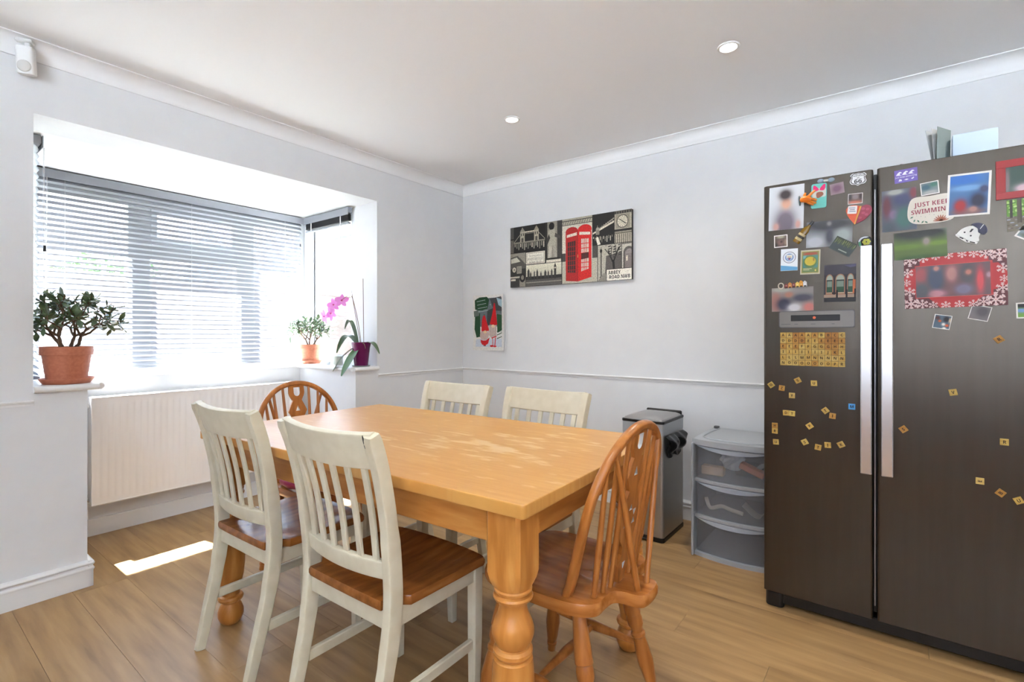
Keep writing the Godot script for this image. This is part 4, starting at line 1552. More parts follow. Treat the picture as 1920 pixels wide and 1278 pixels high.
func bow_outline(w: float, d: float, bow: float) -> Array:
	# x, z outline: straight back, front bowed outwards
	var o := [Vector2(-w / 2, -d / 2), Vector2(-w / 2, d / 2)]
	for k in range(1, 12):
		var u := k / 6.0 - 1.0
		o.append(Vector2(u * w / 2, d / 2 + bow * (1.0 - u * u)))
	o.append(Vector2(w / 2, d / 2))
	o.append(Vector2(w / 2, -d / 2))
	return o


func bow_slab(w: float, d: float, y0: float, y1: float, bow: float) -> PackedVector3Array:
	var pl := []
	for q in bow_outline(w, d, bow): pl.append(Vector2(q.x, -q.y))
	return upright(prism(pl, y0, y1))


func drawer_shape(w: float, d: float, y0: float, y1: float) -> PackedVector3Array:
	var s := PackedVector3Array()
	var outer := bow_outline(w, d, 0.028)
	var inner := bow_outline(w - 0.006, d - 0.006, 0.028)
	var n := outer.size()
	for k in n:
		var a: Vector2 = outer[k]
		var b: Vector2 = outer[(k + 1) % n]
		var c: Vector2 = inner[k]
		var e: Vector2 = inner[(k + 1) % n]
		quad(s, Vector3(a.x, y0, a.y), Vector3(b.x, y0, b.y), Vector3(b.x, y1, b.y), Vector3(a.x, y1, a.y))
		quad(s, Vector3(e.x, y0, e.y), Vector3(c.x, y0, c.y), Vector3(c.x, y1, c.y), Vector3(e.x, y1, e.y))
		quad(s, Vector3(a.x, y1, a.y), Vector3(b.x, y1, b.y), Vector3(e.x, y1, e.y), Vector3(c.x, y1, c.y))
	var fl := bow_slab(w - 0.006, d - 0.006, y0, y0 + 0.003, 0.028)
	s.append_array(fl)
	return s


func lip_shape(w: float, y1: float) -> PackedVector3Array:
	# curved grip along the top of a drawer front, deepest in the middle
	var s := PackedVector3Array()
	var rows := []
	for k in 17:
		var u := k / 8.0 - 1.0
		var z := 0.19 + 0.028 * (1.0 - u * u) + 0.003
		var deep := 0.003 + 0.021 * (1.0 - pow(absf(u), 2.2))
		var out := 0.014 * (1.0 - pow(absf(u), 2.2)) + 0.002
		rows.append([Vector3(u * w / 2, y1, z), Vector3(u * w / 2, y1 - 0.002, z + out), Vector3(u * w / 2, y1 - deep, z + out * 0.9), Vector3(u * w / 2, y1 - deep, z)])
	for i in 16:
		for k in 4: quad(s, rows[i][k], rows[i][(k + 1) % 4], rows[i + 1][(k + 1) % 4], rows[i + 1][k])
	return s


# ------------------------------------------------------------------ radiator
func radiator() -> void:
	var L := 1.20
	var H := 0.595
	var r := thing("radiator", "white panel radiator with vertical flutes under the bay window", "radiator", Vector3(-3.53, 0.202, -1.382), PI / 2)
	# local: x along the wall (towards -z world), z into the room
	var ys := [0.0, 0.018, 0.03, 0.05, 0.545, 0.565, 0.578, 0.595]
	var am := [0.0, 0.0, 0.25, 1.0, 1.0, 0.25, 0.0, 0.0]
	var s := PackedVector3Array()
	var cols := 36 * 6
	var prev := []
	for i in cols + 1:
		var u := float(i) / cols
		var x := -L / 2 + L * u
		var ph := fposmod(u * 36.0, 1.0)
		var wv := clampf((0.5 - absf(ph - 0.5)) * 5.0 - 0.6, 0.0, 1.0)
		if u < 0.015 or u > 0.985: wv = 1.0
		var col := []
		for k in ys.size(): col.append(Vector3(x, ys[k], 0.008 - 0.0032 * (1.0 - wv) * am[k]))
		if i > 0:
			for k in ys.size() - 1: quad(s, prev[k], col[k], col[k + 1], prev[k + 1])
		prev = col
	part("front_panel", s, M.radiator, r, 25.0)
	part("rear_panel", span(Vector3(-L / 2, 0.0, -0.066), Vector3(L / 2, H, -0.058), 0.003), M.radiator, r)
	part("rim", span(Vector3(-L / 2 - 0.003, -0.003, -0.004), Vector3(L / 2 + 0.003, 0.008, 0.010), 0.003), M.radiator, r)
	part("top_cover", span(Vector3(-L / 2 - 0.003, H - 0.004, -0.066), Vector3(L / 2 + 0.003, H + 0.004, 0.011), 0.003), M.radiator, r)
	for sg in [-1, 1]:
		part("side_cover", span(Vector3(sg * (L / 2 + 0.0035), 0.0, -0.066), Vector3(sg * (L / 2 - 0.001), H, 0.010), 0.002), M.radiator, r)
		part("bleed_plug", moved(lathe([Vector2(0.0, 0), Vector2(0.010, 0), Vector2(0.010, 0.012), Vector2(0.006, 0.016), Vector2(0, 0.016)], 12), turned(Vector3.BACK, -90.0 * sg, Vector3(sg * (L / 2), H - 0.05, -0.03))), M.white, r)
		var v := part("valve", moved(lathe([Vector2(0, 0), Vector2(0.011, 0), Vector2(0.011, 0.03), Vector2(0.014, 0.032), Vector2(0.014, 0.05), Vector2(0.008, 0.055), Vector2(0, 0.055)], 12), at(sg * (L / 2 + 0.025), 0.01, -0.03)), M.chrome, r)
		part("pipe", tube([Vector3(sg * (L / 2 + 0.025), 0.02, -0.03), Vector3(sg * (L / 2 + 0.025), -0.202, -0.03)], 0.0075, 10), M.trim, v)
		part("tail", tube([Vector3(sg * (L / 2 + 0.025), 0.025, -0.03), Vector3(sg * (L / 2 - 0.002), 0.025, -0.03)], 0.009, 10), M.chrome, v)
	for x in [-0.4, 0.4]:
		part("bracket", span(Vector3(x - 0.02, 0.04, -0.122), Vector3(x + 0.02, 0.55, -0.066)), M.white, r)


# ------------------------------------------------------------------ canvas and child's painting on the wall
func wall_pictures() -> void:
	var c := thing("canvas_print", "wide black and white city collage canvas with a red telephone box", "picture", Vector3(-1.898, 1.749, WALL_Z))
	part("stretcher_frame", box(Vector3(0, 0, 0.014), Vector3(1.014, 0.466, 0.026), 0.002), plain(Color(0.10, 0.09, 0.085), 0.6), c)
	var p := part("print", card(1.014, 0.466, 0.0012), printed(collage_tex(), 0.55), c)
	p.position.z = 0.027
	var z := 0.0284
	lettering("ABBEY", 0.023, c, M.ink, Vector3(0.382, -0.180, z), font_bold, "lettering", 0.0003, 0.9)
	lettering("ROAD NW8", 0.023, c, M.ink, Vector3(0.419, -0.210, z), font_bold, "lettering", 0.0003, 0.9)
	var faint := plain(Color(0.42, 0.40, 0.37), 0.7)
	lettering("PORTOBELLO", 0.017, c, faint, Vector3(-0.271, -0.028, z), font_serif, "lettering", 0.0003, 0.9)
	lettering("ROAD  W.11", 0.015, c, faint, Vector3(-0.271, -0.052, z), font_serif, "lettering", 0.0003, 0.9)
	lettering("THE ROYAL BOROUGH", 0.008, c, faint, Vector3(-0.271, -0.004, z), font_serif, "lettering", 0.0003, 0.9)

	# painting on curled paper
	var g := thing("gnome_painting", "childlike painting of two red hatted gnomes on curled white paper", "painting", Vector3(-2.648, 1.245, WALL_Z))
	var w := 0.345
	var h := 0.455
	var s := PackedVector3Array()
	var uv := PackedVector2Array()
	var nx := 12
	var ny := 10
	var f := func(i: int, j: int) -> Vector3:
		var u := float(i) / nx
		var v := float(j) / ny
		var lift := 0.002 + 0.030 * pow(maxf(0.0, (u - 0.72) / 0.28), 2) * (0.35 + 0.65 * v) + 0.012 * pow(1.0 - v, 3) * u
		return Vector3((u - 0.5) * w, (v - 0.5) * h, lift)
	for i in nx:
		for j in ny:
			quad(s, f.call(i, j), f.call(i + 1, j), f.call(i + 1, j + 1), f.call(i, j + 1))
			var a := Vector2(0.06 + 0.86 * i / nx, 0.09 + 0.88 * (1.0 - float(j) / ny))
			var b := Vector2(0.06 + 0.86 * (i + 1) / nx, 0.09 + 0.88 * (1.0 - float(j + 1) / ny))
			uv.append_array(PackedVector2Array([a, Vector2(b.x, a.y), b, a, b, Vector2(a.x, b.y)]))
	part("sheet", solid(s, 80.0, uv), printed(gnome_tex(), 0.8), g)
	for q in [[-0.15, 0.215], [0.10, 0.215]]:
		part("tack", moved(lathe([Vector2(0.006, 0), Vector2(0.006, 0.0015), Vector2(0, 0.002)], 10), turned(Vector3.RIGHT, 90)), M.white, g).position = Vector3(q[0], q[1], 0.004)


func collage_tex() -> ImageTexture:
	var p := Painter.new(1024, 472, Color(0.10, 0.095, 0.09))
	var ivory := Color(0.84, 0.81, 0.73)
	var mid := Color(0.52, 0.50, 0.45)
	var dk := Color(0.16, 0.15, 0.14)
	var bl := Color(0.09, 0.085, 0.08)
	# bridge at night
	p.rect(0, 0, 328, 202, bl)
	p.rect(0, 0, 34, 90, Color(0.3, 0.29, 0.27))
	p.rect(36, 120, 292, 12, mid)
	for x in [96, 228]:
		p.rect(x, 40, 44, 84, Color(0.66, 0.63, 0.56))
		p.poly([[x - 2, 42], [x + 22, 8], [x + 46, 42]], Color(0.55, 0.53, 0.47))
		p.rect(x + 8, 56, 8, 20, dk); p.rect(x + 28, 56, 8, 20, dk)
		p.rect(x + 12, 92, 20, 32, Color(0.3, 0.29, 0.26))
	p.rect(138, 44, 92, 9, ivory)
	p.rect(138, 58, 92, 5, mid)
	p.line(Vector2(36, 122), Vector2(98, 62), 5, Color(0.6, 0.58, 0.52))
	p.line(Vector2(270, 62), Vector2(328, 118), 5, Color(0.6, 0.58, 0.52))
	for i in 16:
		var x := 44 + i * 18
		p.rect(x, 134, 5 + (i * 7) % 6, 22 + (i * 13) % 34, Color(0.62, 0.6, 0.54) if i % 3 else ivory)
	p.rect(0, 100, 34, 102, Color(0.38, 0.36, 0.33))
	# taxi
	p.rect(0, 206, 148, 266, Color(0.55, 0.53, 0.48))
	p.poly([[0, 240], [70, 226], [120, 268], [148, 300], [148, 400], [0, 400]], Color(0.32, 0.31, 0.29))
	p.poly([[6, 250], [62, 238], [100, 274], [8, 284]], Color(0.75, 0.73, 0.66))
	p.rect(0, 330, 148, 60, dk)
	p.ell(38, 335, 17, 19, ivory); p.ell(38, 335, 10, 12, mid)
	p.rect(64, 310, 46, 56, Color(0.66, 0.64, 0.58))
	for i in 5: p.rect(68 + i * 8, 314, 3, 48, dk)
	p.ell(118, 400, 28, 36, bl); p.ell(118, 400, 14, 18, mid)
	p.rect(0, 388, 92, 12, Color(0.7, 0.68, 0.62)); p.rect(0, 402, 90, 70, Color(0.2, 0.19, 0.18))
	p.rect(6, 408, 46, 14, ivory)
	# street sign
	p.rect(152, 210, 176, 92, ivory)
	p.rect(160, 217, 160, 78, Color(0.55, 0.53, 0.48)); p.rect(163, 220, 154, 72, Color(0.88, 0.86, 0.8))
	# parliament
	for y in 160:
		p.rect(152, 308 + y, 322, 1, Color(0.87, 0.85, 0.76).lerp(Color(0.62, 0.6, 0.53), y / 160.0))
	p.rect(152, 420, 322, 52, Color(0.33, 0.32, 0.30))
	p.rect(152, 440, 322, 8, Color(0.55, 0.53, 0.49))
	p.rect(152, 398, 322, 24, dk)
	for q in [[166, 356, 20], [190, 380, 14], [226, 372, 10], [250, 366, 16], [286, 384, 12], [322, 376, 20], [352, 380, 12], [382, 372, 14]]:
		p.rect(q[0], q[1], q[2], 424 - q[1], Color(0.22, 0.21, 0.2))
		p.poly([[q[0] - 1, q[1] + 1], [q[0] + q[2] / 2.0, q[1] - 22], [q[0] + q[2] + 1, q[1] + 1]], Color(0.22, 0.21, 0.2))
	p.rect(410, 336, 18, 90, Color(0.2, 0.19, 0.18))
	p.poly([[408, 338], [419, 308], [430, 338]], Color(0.2, 0.19, 0.18))
	p.ell(419, 346, 6, 6, ivory)
	# statue
	p.rect(334, 0, 142, 306, Color(0.56, 0.54, 0.49))
	p.rect(334, 0, 16, 306, dk); p.rect(438, 0, 38, 306, Color(0.24, 0.23, 0.22))
	p.ell(388, 34, 24, 28, bl)
	p.poly([[362, 62], [414, 58], [430, 110], [424, 180], [360, 186], [352, 110]], Color(0.66, 0.64, 0.58))
	p.poly([[362, 90], [340, 150], [352, 168], [376, 120]], Color(0.2, 0.19, 0.18))
	p.poly([[420, 86], [466, 118], [458, 134], [414, 116]], Color(0.3, 0.29, 0.27))
	p.poly([[364, 184], [392, 184], [386, 268], [356, 272]], Color(0.72, 0.7, 0.64))
	p.poly([[400, 180], [424, 180], [436, 270], [408, 272]], Color(0.62, 0.6, 0.55))
	p.rect(348, 270, 110, 14, dk); p.rect(340, 284, 130, 22, ivory)
	# top strip with a pier
	p.rect(480, 0, 250, 44, Color(0.66, 0.64, 0.57))
	for i in 12: p.line(Vector2(484 + i * 20, 42), Vector2(498 + i * 20, 14), 3, dk)
	p.rect(480, 14, 250, 5, dk)
	# telephone box
	p.rect(480, 48, 248, 424, Color(0.80, 0.78, 0.71))
	p.rect(728, 200, 40, 272, Color(0.74, 0.72, 0.66))
	p.rect(480, 250, 30, 60, Color(0.25, 0.24, 0.23)); p.rect(728, 214, 40, 90, Color(0.3, 0.29, 0.27))
	p.rect(480, 310, 280, 160, Color(0.72, 0.7, 0.63))
	var red := Color(0.80, 0.10, 0.09)
	var red2 := Color(0.66, 0.07, 0.07)
	p.poly([[510, 108], [610, 98], [612, 462], [512, 452]], red2)
	p.poly([[610, 98], [722, 112], [722, 436], [612, 462]], red)
	p.ell(562, 98, 52, 34, red2); p.ell(668, 94, 56, 36, red)
	p.poly([[520, 118], [604, 106], [604, 128], [520, 138]], Color(0.85, 0.80, 0.74))
	p.poly([[624, 106], [712, 116], [712, 136], [624, 128]], Color(0.85, 0.80, 0.74))
	p.poly([[528, 172], [592, 166], [592, 398], [528, 392]], Color(0.22, 0.13, 0.13))
	p.poly([[640, 158], [700, 160], [700, 376], [640, 392]], Color(0.80, 0.76, 0.70))
	for i in 3:
		p.rect(542 + i * 17, 168, 3, 228, red2); p.rect(653 + i * 14, 158, 4, 232, red)
	for i in 6:
		p.rect(528, 204 + i * 34, 64, 4, red2); p.rect(640, 190 + i * 34, 60, 5, red)
	p.poly([[640, 262], [700, 258], [700, 300], [640, 306]], Color(0.32, 0.14, 0.13))
	p.line(Vector2(611, 104), Vector2(612, 460), 4, Color(0.52, 0.05, 0.05))
	p.rect(610, 268, 4, 22, Color(0.8, 0.7, 0.4))
	# dome and bridge at night
	p.rect(732, 0, 164, 218, bl)
	p.poly([[732, 128], [896, 60], [896, 74], [732, 140]], ivory)
	p.poly([[770, 112], [896, 40], [896, 48], [770, 118]], Color(0.6, 0.58, 0.52))
	for i in 9: p.line(Vector2(768 + i * 14, 118 - i * 6), Vector2(778 + i * 14, 98 - i * 7), 2, ivory)
	p.ell(770, 110, 14, 18, Color(0.6, 0.58, 0.53)); p.rect(756, 112, 28, 34, mid); p.rect(767, 80, 5, 18, mid)
	for i in 12: p.rect(736 + i * 13, 156 + (i * 5) % 9, 5, 14 + (i * 11) % 30, Color(0.5, 0.48, 0.43) if i % 2 else ivory)
	p.poly([[756, 168], [774, 160], [794, 214], [770, 218]], Color(0.88, 0.86, 0.8))
	# clock tower
	p.rect(900, 0, 124, 226, Color(0.72, 0.69, 0.61))
	p.rect(900, 0, 124, 22, Color(0.4, 0.38, 0.34))
	for i in 7: p.rect(902 + i * 18, 4, 8, 16, dk)
	p.rect(906, 26, 106, 96, Color(0.60, 0.57, 0.5))
	p.ell(958, 74, 42, 44, dk); p.ell(958, 74, 38, 40, ivory); p.ell(958, 74, 24, 26, Color(0.8, 0.78, 0.7))
	p.line(Vector2(958, 74), Vector2(982, 92), 5, bl); p.line(Vector2(958, 74), Vector2(936, 58), 4, bl)
	for i in 12:
		var a := TAU * i / 12
		p.rect(956 + 32 * cos(a), 72 + 34 * sin(a), 4, 4, bl)
	p.rect(900, 126, 124, 16, dk); p.rect(900, 146, 124, 12, Color(0.45, 0.43, 0.38))
	for i in 8: p.rect(904 + i * 15, 160, 6, 66, Color(0.36, 0.34, 0.3))
	# lamp post and tree
	p.rect(772, 222, 178, 250, Color(0.70, 0.68, 0.62))
	p.poly([[836, 300], [950, 280], [950, 472], [826, 472]], Color(0.36, 0.34, 0.32))
	for q in [[900, 470, 890, 330, 16], [892, 360, 850, 262, 8], [892, 344, 930, 250, 9], [858, 290, 826, 250, 5], [926, 270, 946, 236, 5], [872, 310, 880, 236, 5], [912, 300, 906, 228, 4]]:
		p.line(Vector2(q[0], q[1]), Vector2(q[2], q[3]), q[4], bl)
	for i in 50:
		var x := 834 + (i * 37) % 112
		var y := 228 + (i * 23) % 86
		p.ell(x, y, 4 + i % 4, 3 + i % 3, Color(0.22, 0.21, 0.2))
	p.rect(794, 272, 7, 190, bl); p.ell(797, 262, 9, 14, bl); p.rect(796, 236, 3, 14, bl); p.rect(788, 440, 20, 24, bl)
	p.poly([[772, 472], [812, 420], [860, 420], [900, 472]], Color(0.55, 0.53, 0.49))
	# arched door
	p.rect(954, 230, 70, 190, Color(0.76, 0.74, 0.68))
	p.ell(1004, 292, 40, 44, Color(0.36, 0.34, 0.32)); p.rect(964, 292, 60, 128, Color(0.36, 0.34, 0.32))
	p.ell(1006, 298, 30, 34, Color(0.56, 0.52, 0.5)); p.rect(976, 298, 48, 122, Color(0.50, 0.46, 0.45))
	p.rect(984, 310, 12, 36, ivory)
	# sign
	p.rect(840, 396, 184, 76, Color(0.92, 0.9, 0.85))
	for q in [[330, 0, 4, 308], [476, 0, 4, 472], [150, 202, 3, 270], [0, 202, 330, 4], [150, 304, 330, 4], [896, 0, 4, 226], [728, 0, 4, 220], [768, 218, 256, 4], [768, 218, 4, 254], [950, 222, 4, 174], [836, 392, 188, 4], [836, 392, 4, 80]]:
		p.rect(q[0], q[1], q[2], q[3], bl)
	p.grain(0.22, 4, 0.09)
	return p.tex()


func gnome_tex() -> ImageTexture:
	var p := Painter.new(384, 506, Color(0.90, 0.89, 0.87))
	var g := Color(0.09, 0.27, 0.15)
	var g2 := Color(0.16, 0.34, 0.20)
	var gr := Color(0.27, 0.28, 0.29)
	p.rect(60, 70, 268, 230, Color(0.42, 0.46, 0.48))
	p.poly([[40, 84], [90, 62], [168, 60], [190, 84], [176, 150], [120, 168], [44, 160]], g)
	p.poly([[196, 76], [320, 62], [328, 180], [240, 170]], gr)
	p.poly([[264, 70], [330, 90], [328, 150], [286, 130]], Color(0.62, 0.72, 0.76))
	p.poly([[170, 170], [240, 150], [250, 250], [168, 300]], gr)
	p.poly([[44, 200], [96, 190], [100, 380], [60, 388], [38, 320]], g)
	p.poly([[270, 200], [326, 210], [328, 340], [276, 352]], g2)
	p.poly([[30, 172], [90, 164], [86, 210], [34, 220]], Color(0.40, 0.44, 0.42))
	for i in 7:
		p.line(Vector2(60 + i * 3, 96 + i * 14), Vector2(150 + i * 5, 84 + i * 14), 4, g2 if i % 2 else Color(0.72, 0.78, 0.76))
		p.line(Vector2(272, 340 + i * 14), Vector2(328, 318 + i * 15), 6, g if i % 2 == 0 else Color(0.85, 0.86, 0.84))
	for i in 26: p.ell(48 + (i * 53) % 270, 76 + (i * 31) % 200, 4 + i % 4, 2 + i % 3, Color(0.75, 0.82, 0.84) if i % 4 == 0 else g2)
	# bodies
	var beard := Color(0.78, 0.70, 0.66)
	p.poly([[56, 400], [328, 396], [330, 460], [50, 462]], Color(0.80, 0.83, 0.87))
	p.ell(142, 368, 46, 40, Color(0.80, 0.70, 0.66))
	p.poly([[182, 290], [266, 284], [268, 372], [224, 396], [186, 366]], beard)
	for i in 6: p.line(Vector2(196 + i * 12, 300), Vector2(200 + i * 10, 372), 3, Color(0.66, 0.58, 0.56) if i % 2 else Color(0.84, 0.78, 0.74))
	var red := Color(0.80, 0.07, 0.10)
	p.poly([[112, 330], [116, 250], [128, 212], [146, 206], [162, 250], [190, 322], [188, 334], [114, 336]], red)
	p.poly([[198, 278], [222, 200], [238, 120], [250, 118], [262, 200], [274, 286], [236, 290]], red)
	p.poly([[232, 130], [240, 108], [254, 120], [248, 134]], Color(0.70, 0.12, 0.16))
	p.ell(150, 342, 17, 12, Color(0.92, 0.80, 0.62)); p.ell(232, 296, 18, 12, Color(0.92, 0.82, 0.66))
	p.poly([[104, 404], [130, 412], [160, 410], [198, 386], [184, 434], [152, 452], [120, 444], [106, 426]], red)
	p.rect(134, 450, 26, 6, Color(0.4, 0.2, 0.2))
	p.line(Vector2(218, 392), Vector2(268, 376), 8, red)
	p.line(Vector2(230, 394), Vector2(232, 450), 6, red); p.line(Vector2(258, 386), Vector2(254, 452), 8, red)
	p.ell(222, 454, 20, 8, red); p.ell(254, 456, 16, 7, red)
	p.grain(0.07, 8, 0.05)
	return p.tex()


# ------------------------------------------------------------------ plants and jars on the sills
func pot_mesh(r0: float, r1: float, h: float, rim: float) -> PackedVector3Array:
	return lathe([Vector2(0, 0.0), Vector2(r0 - 0.004, 0.0), Vector2(r0, 0.004), Vector2(r1 - 0.008, h - rim), Vector2(r1 - 0.002, h - rim), Vector2(r1, h - rim + 0.004), Vector2(r1, h - 0.003), Vector2(r1 - 0.003, h), Vector2(r1 - 0.007, h), Vector2(r1 - 0.010, h - 0.02), Vector2(r1 - 0.014, h - 0.03)], 36)


func saucer_mesh(r: float) -> PackedVector3Array:
	return lathe([Vector2(0, 0), Vector2(r * 0.84, 0), Vector2(r * 0.88, 0.003), Vector2(r, 0.022), Vector2(r, 0.025), Vector2(r - 0.004, 0.025), Vector2(r * 0.84, 0.008), Vector2(0, 0.006)], 36)


func leaf_mesh(length: float, width: float, thick: float, curl: float) -> ArrayMesh:
	# spoon shaped leaf along +z, base at the origin
	var s := PackedVector3Array()
	var n := 6
	var top := []
	var low := []
	for i in n + 1:
		var t := float(i) / n
		var w := width * 0.5 * pow(sin(PI * pow(t, 0.75) * 0.93 + 0.12), 0.8) * (0.35 + 0.65 * smoothstep(0.0, 0.55, t))
		if i == n: w = width * 0.06
		var z := length * t
		var y := curl * t * t
		top.append([Vector3(-w, y + thick * 0.3, z), Vector3(0, y + thick * 0.25 - w * 0.12, z), Vector3(w, y + thick * 0.3, z)])
		low.append(Vector3(0, y - thick, z))
	for i in n:
		for k in 2:
			quad(s, top[i][k], top[i + 1][k], top[i + 1][k + 1], top[i][k + 1])
		quad(s, low[i], low[i + 1], top[i + 1][0], top[i][0])
		quad(s, top[i][2], top[i + 1][2], low[i + 1], low[i])
	return solid(s, 70.0)


func grow(p: Vector3, d: Vector3, length: float, r: float, depth: int, o: PackedVector3Array, tips: Array, g: RandomNumberGenerator, spread: float, lim: AABB) -> PackedVector3Array:
	var q := (p + d * length).clamp(lim.position, lim.end)
	var bend := Vector3(g.randfn(), g.randfn() * 0.5, g.randfn()) * length * 0.06
	o.append_array(tube([p, p.lerp(q, 0.5) + bend, q], [r, r * 0.86, r * 0.72], 7))
	if depth <= 1: tips.append([p.lerp(q, 0.2), q, d, depth])
	if depth == 0: return o
	var kids := 3 if depth > 2 else 2
	var twist := g.randf() * TAU
	for k in kids:
		var a := twist + TAU * k / kids
		var side := d.cross(Vector3.UP if absf(d.y) < 0.95 else Vector3.RIGHT).normalized()
		var up := d.cross(side)
		var e := (d + (side * cos(a) + up * sin(a)) * spread + Vector3.UP * 0.12).normalized()
		o = grow(q, e, length * (0.82 + 0.25 * g.randf()), r * 0.66, depth - 1, o, tips, g, spread, lim)
	return o


func jade_plant(label: String, at_: Vector3, r1: float, h: float, size: float, seed_: int, trunks: int, depth: int, box_: AABB) -> void:
	var t := thing("potted_succulent", label, "plant", at_)
	part("saucer", saucer_mesh(r1 * 1.0), M.clay, t)
	part("pot", moved(pot_mesh(r1 * 0.74, r1 * 0.97, h, h * 0.24), at(0, 0.007, 0)), M.clay, t)
	part("soil", moved(lathe([Vector2(r1 * 0.9, -0.004), Vector2(r1 * 0.6, 0.001), Vector2(0, 0.003)], 24), at(0, h - 0.016, 0)), M.soil, t)
	var g := RandomNumberGenerator.new()
	g.seed = seed_
	var wood := PackedVector3Array()
	var tips := []
	for k in trunks:
		var a := TAU * k / trunks + 0.7
		var base := Vector3(cos(a), 0, sin(a)) * r1 * 0.18
		base.y = h - 0.015
		wood = grow(base, Vector3(cos(a) * 0.55, 1.0, sin(a) * 0.55).normalized(), size, 0.011 * size / 0.1, depth, wood, tips, g, 0.85, AABB(box_.position - at_, box_.size).grow(-0.02))
	part("stem", wood, M.stem, t, 60.0)
	var kinds := [leaf_mesh(0.050, 0.028, 0.004, 0.006), leaf_mesh(0.045, 0.026, 0.004, -0.004), leaf_mesh(0.038, 0.022, 0.004, 0.004)]
	var made := 0
	for q in tips:
		var d: Vector3 = q[2]
		for k in (5 if q[3] == 0 else 2):
			if made >= 290: break
			var p: Vector3 = q[0].lerp(q[1], minf(1.0, k / 5.0))
			var a := PI * k + (PI / 2 if (k / 2) % 2 else 0.0) + g.randf() * 0.5
			var side := d.cross(Vector3.UP if absf(d.y) < 0.95 else Vector3.RIGHT).normalized()
			var up := d.cross(side)
			var e := (d * (0.45 if k < 5 else 1.0) + side * cos(a) + up * sin(a) + Vector3(0, 0.15, 0)).normalized()
			if not box_.has_point(at_ + p + e * 0.035) or not box_.has_point(at_ + p): continue
			var o := part("leaf", kinds[(made * 7 + k) % 3], M.jade, t)
			var x := e.cross(Vector3.UP).normalized() if absf(e.y) < 0.98 else Vector3.RIGHT
			var y := x.cross(e) * -1.0
			if y.y < 0:
				y = -y
				x = -x
			o.transform = Transform3D(Basis(y.cross(e), y, e), p).scaled_local(Vector3.ONE * (0.8 + 0.4 * g.randf()))
			made += 1


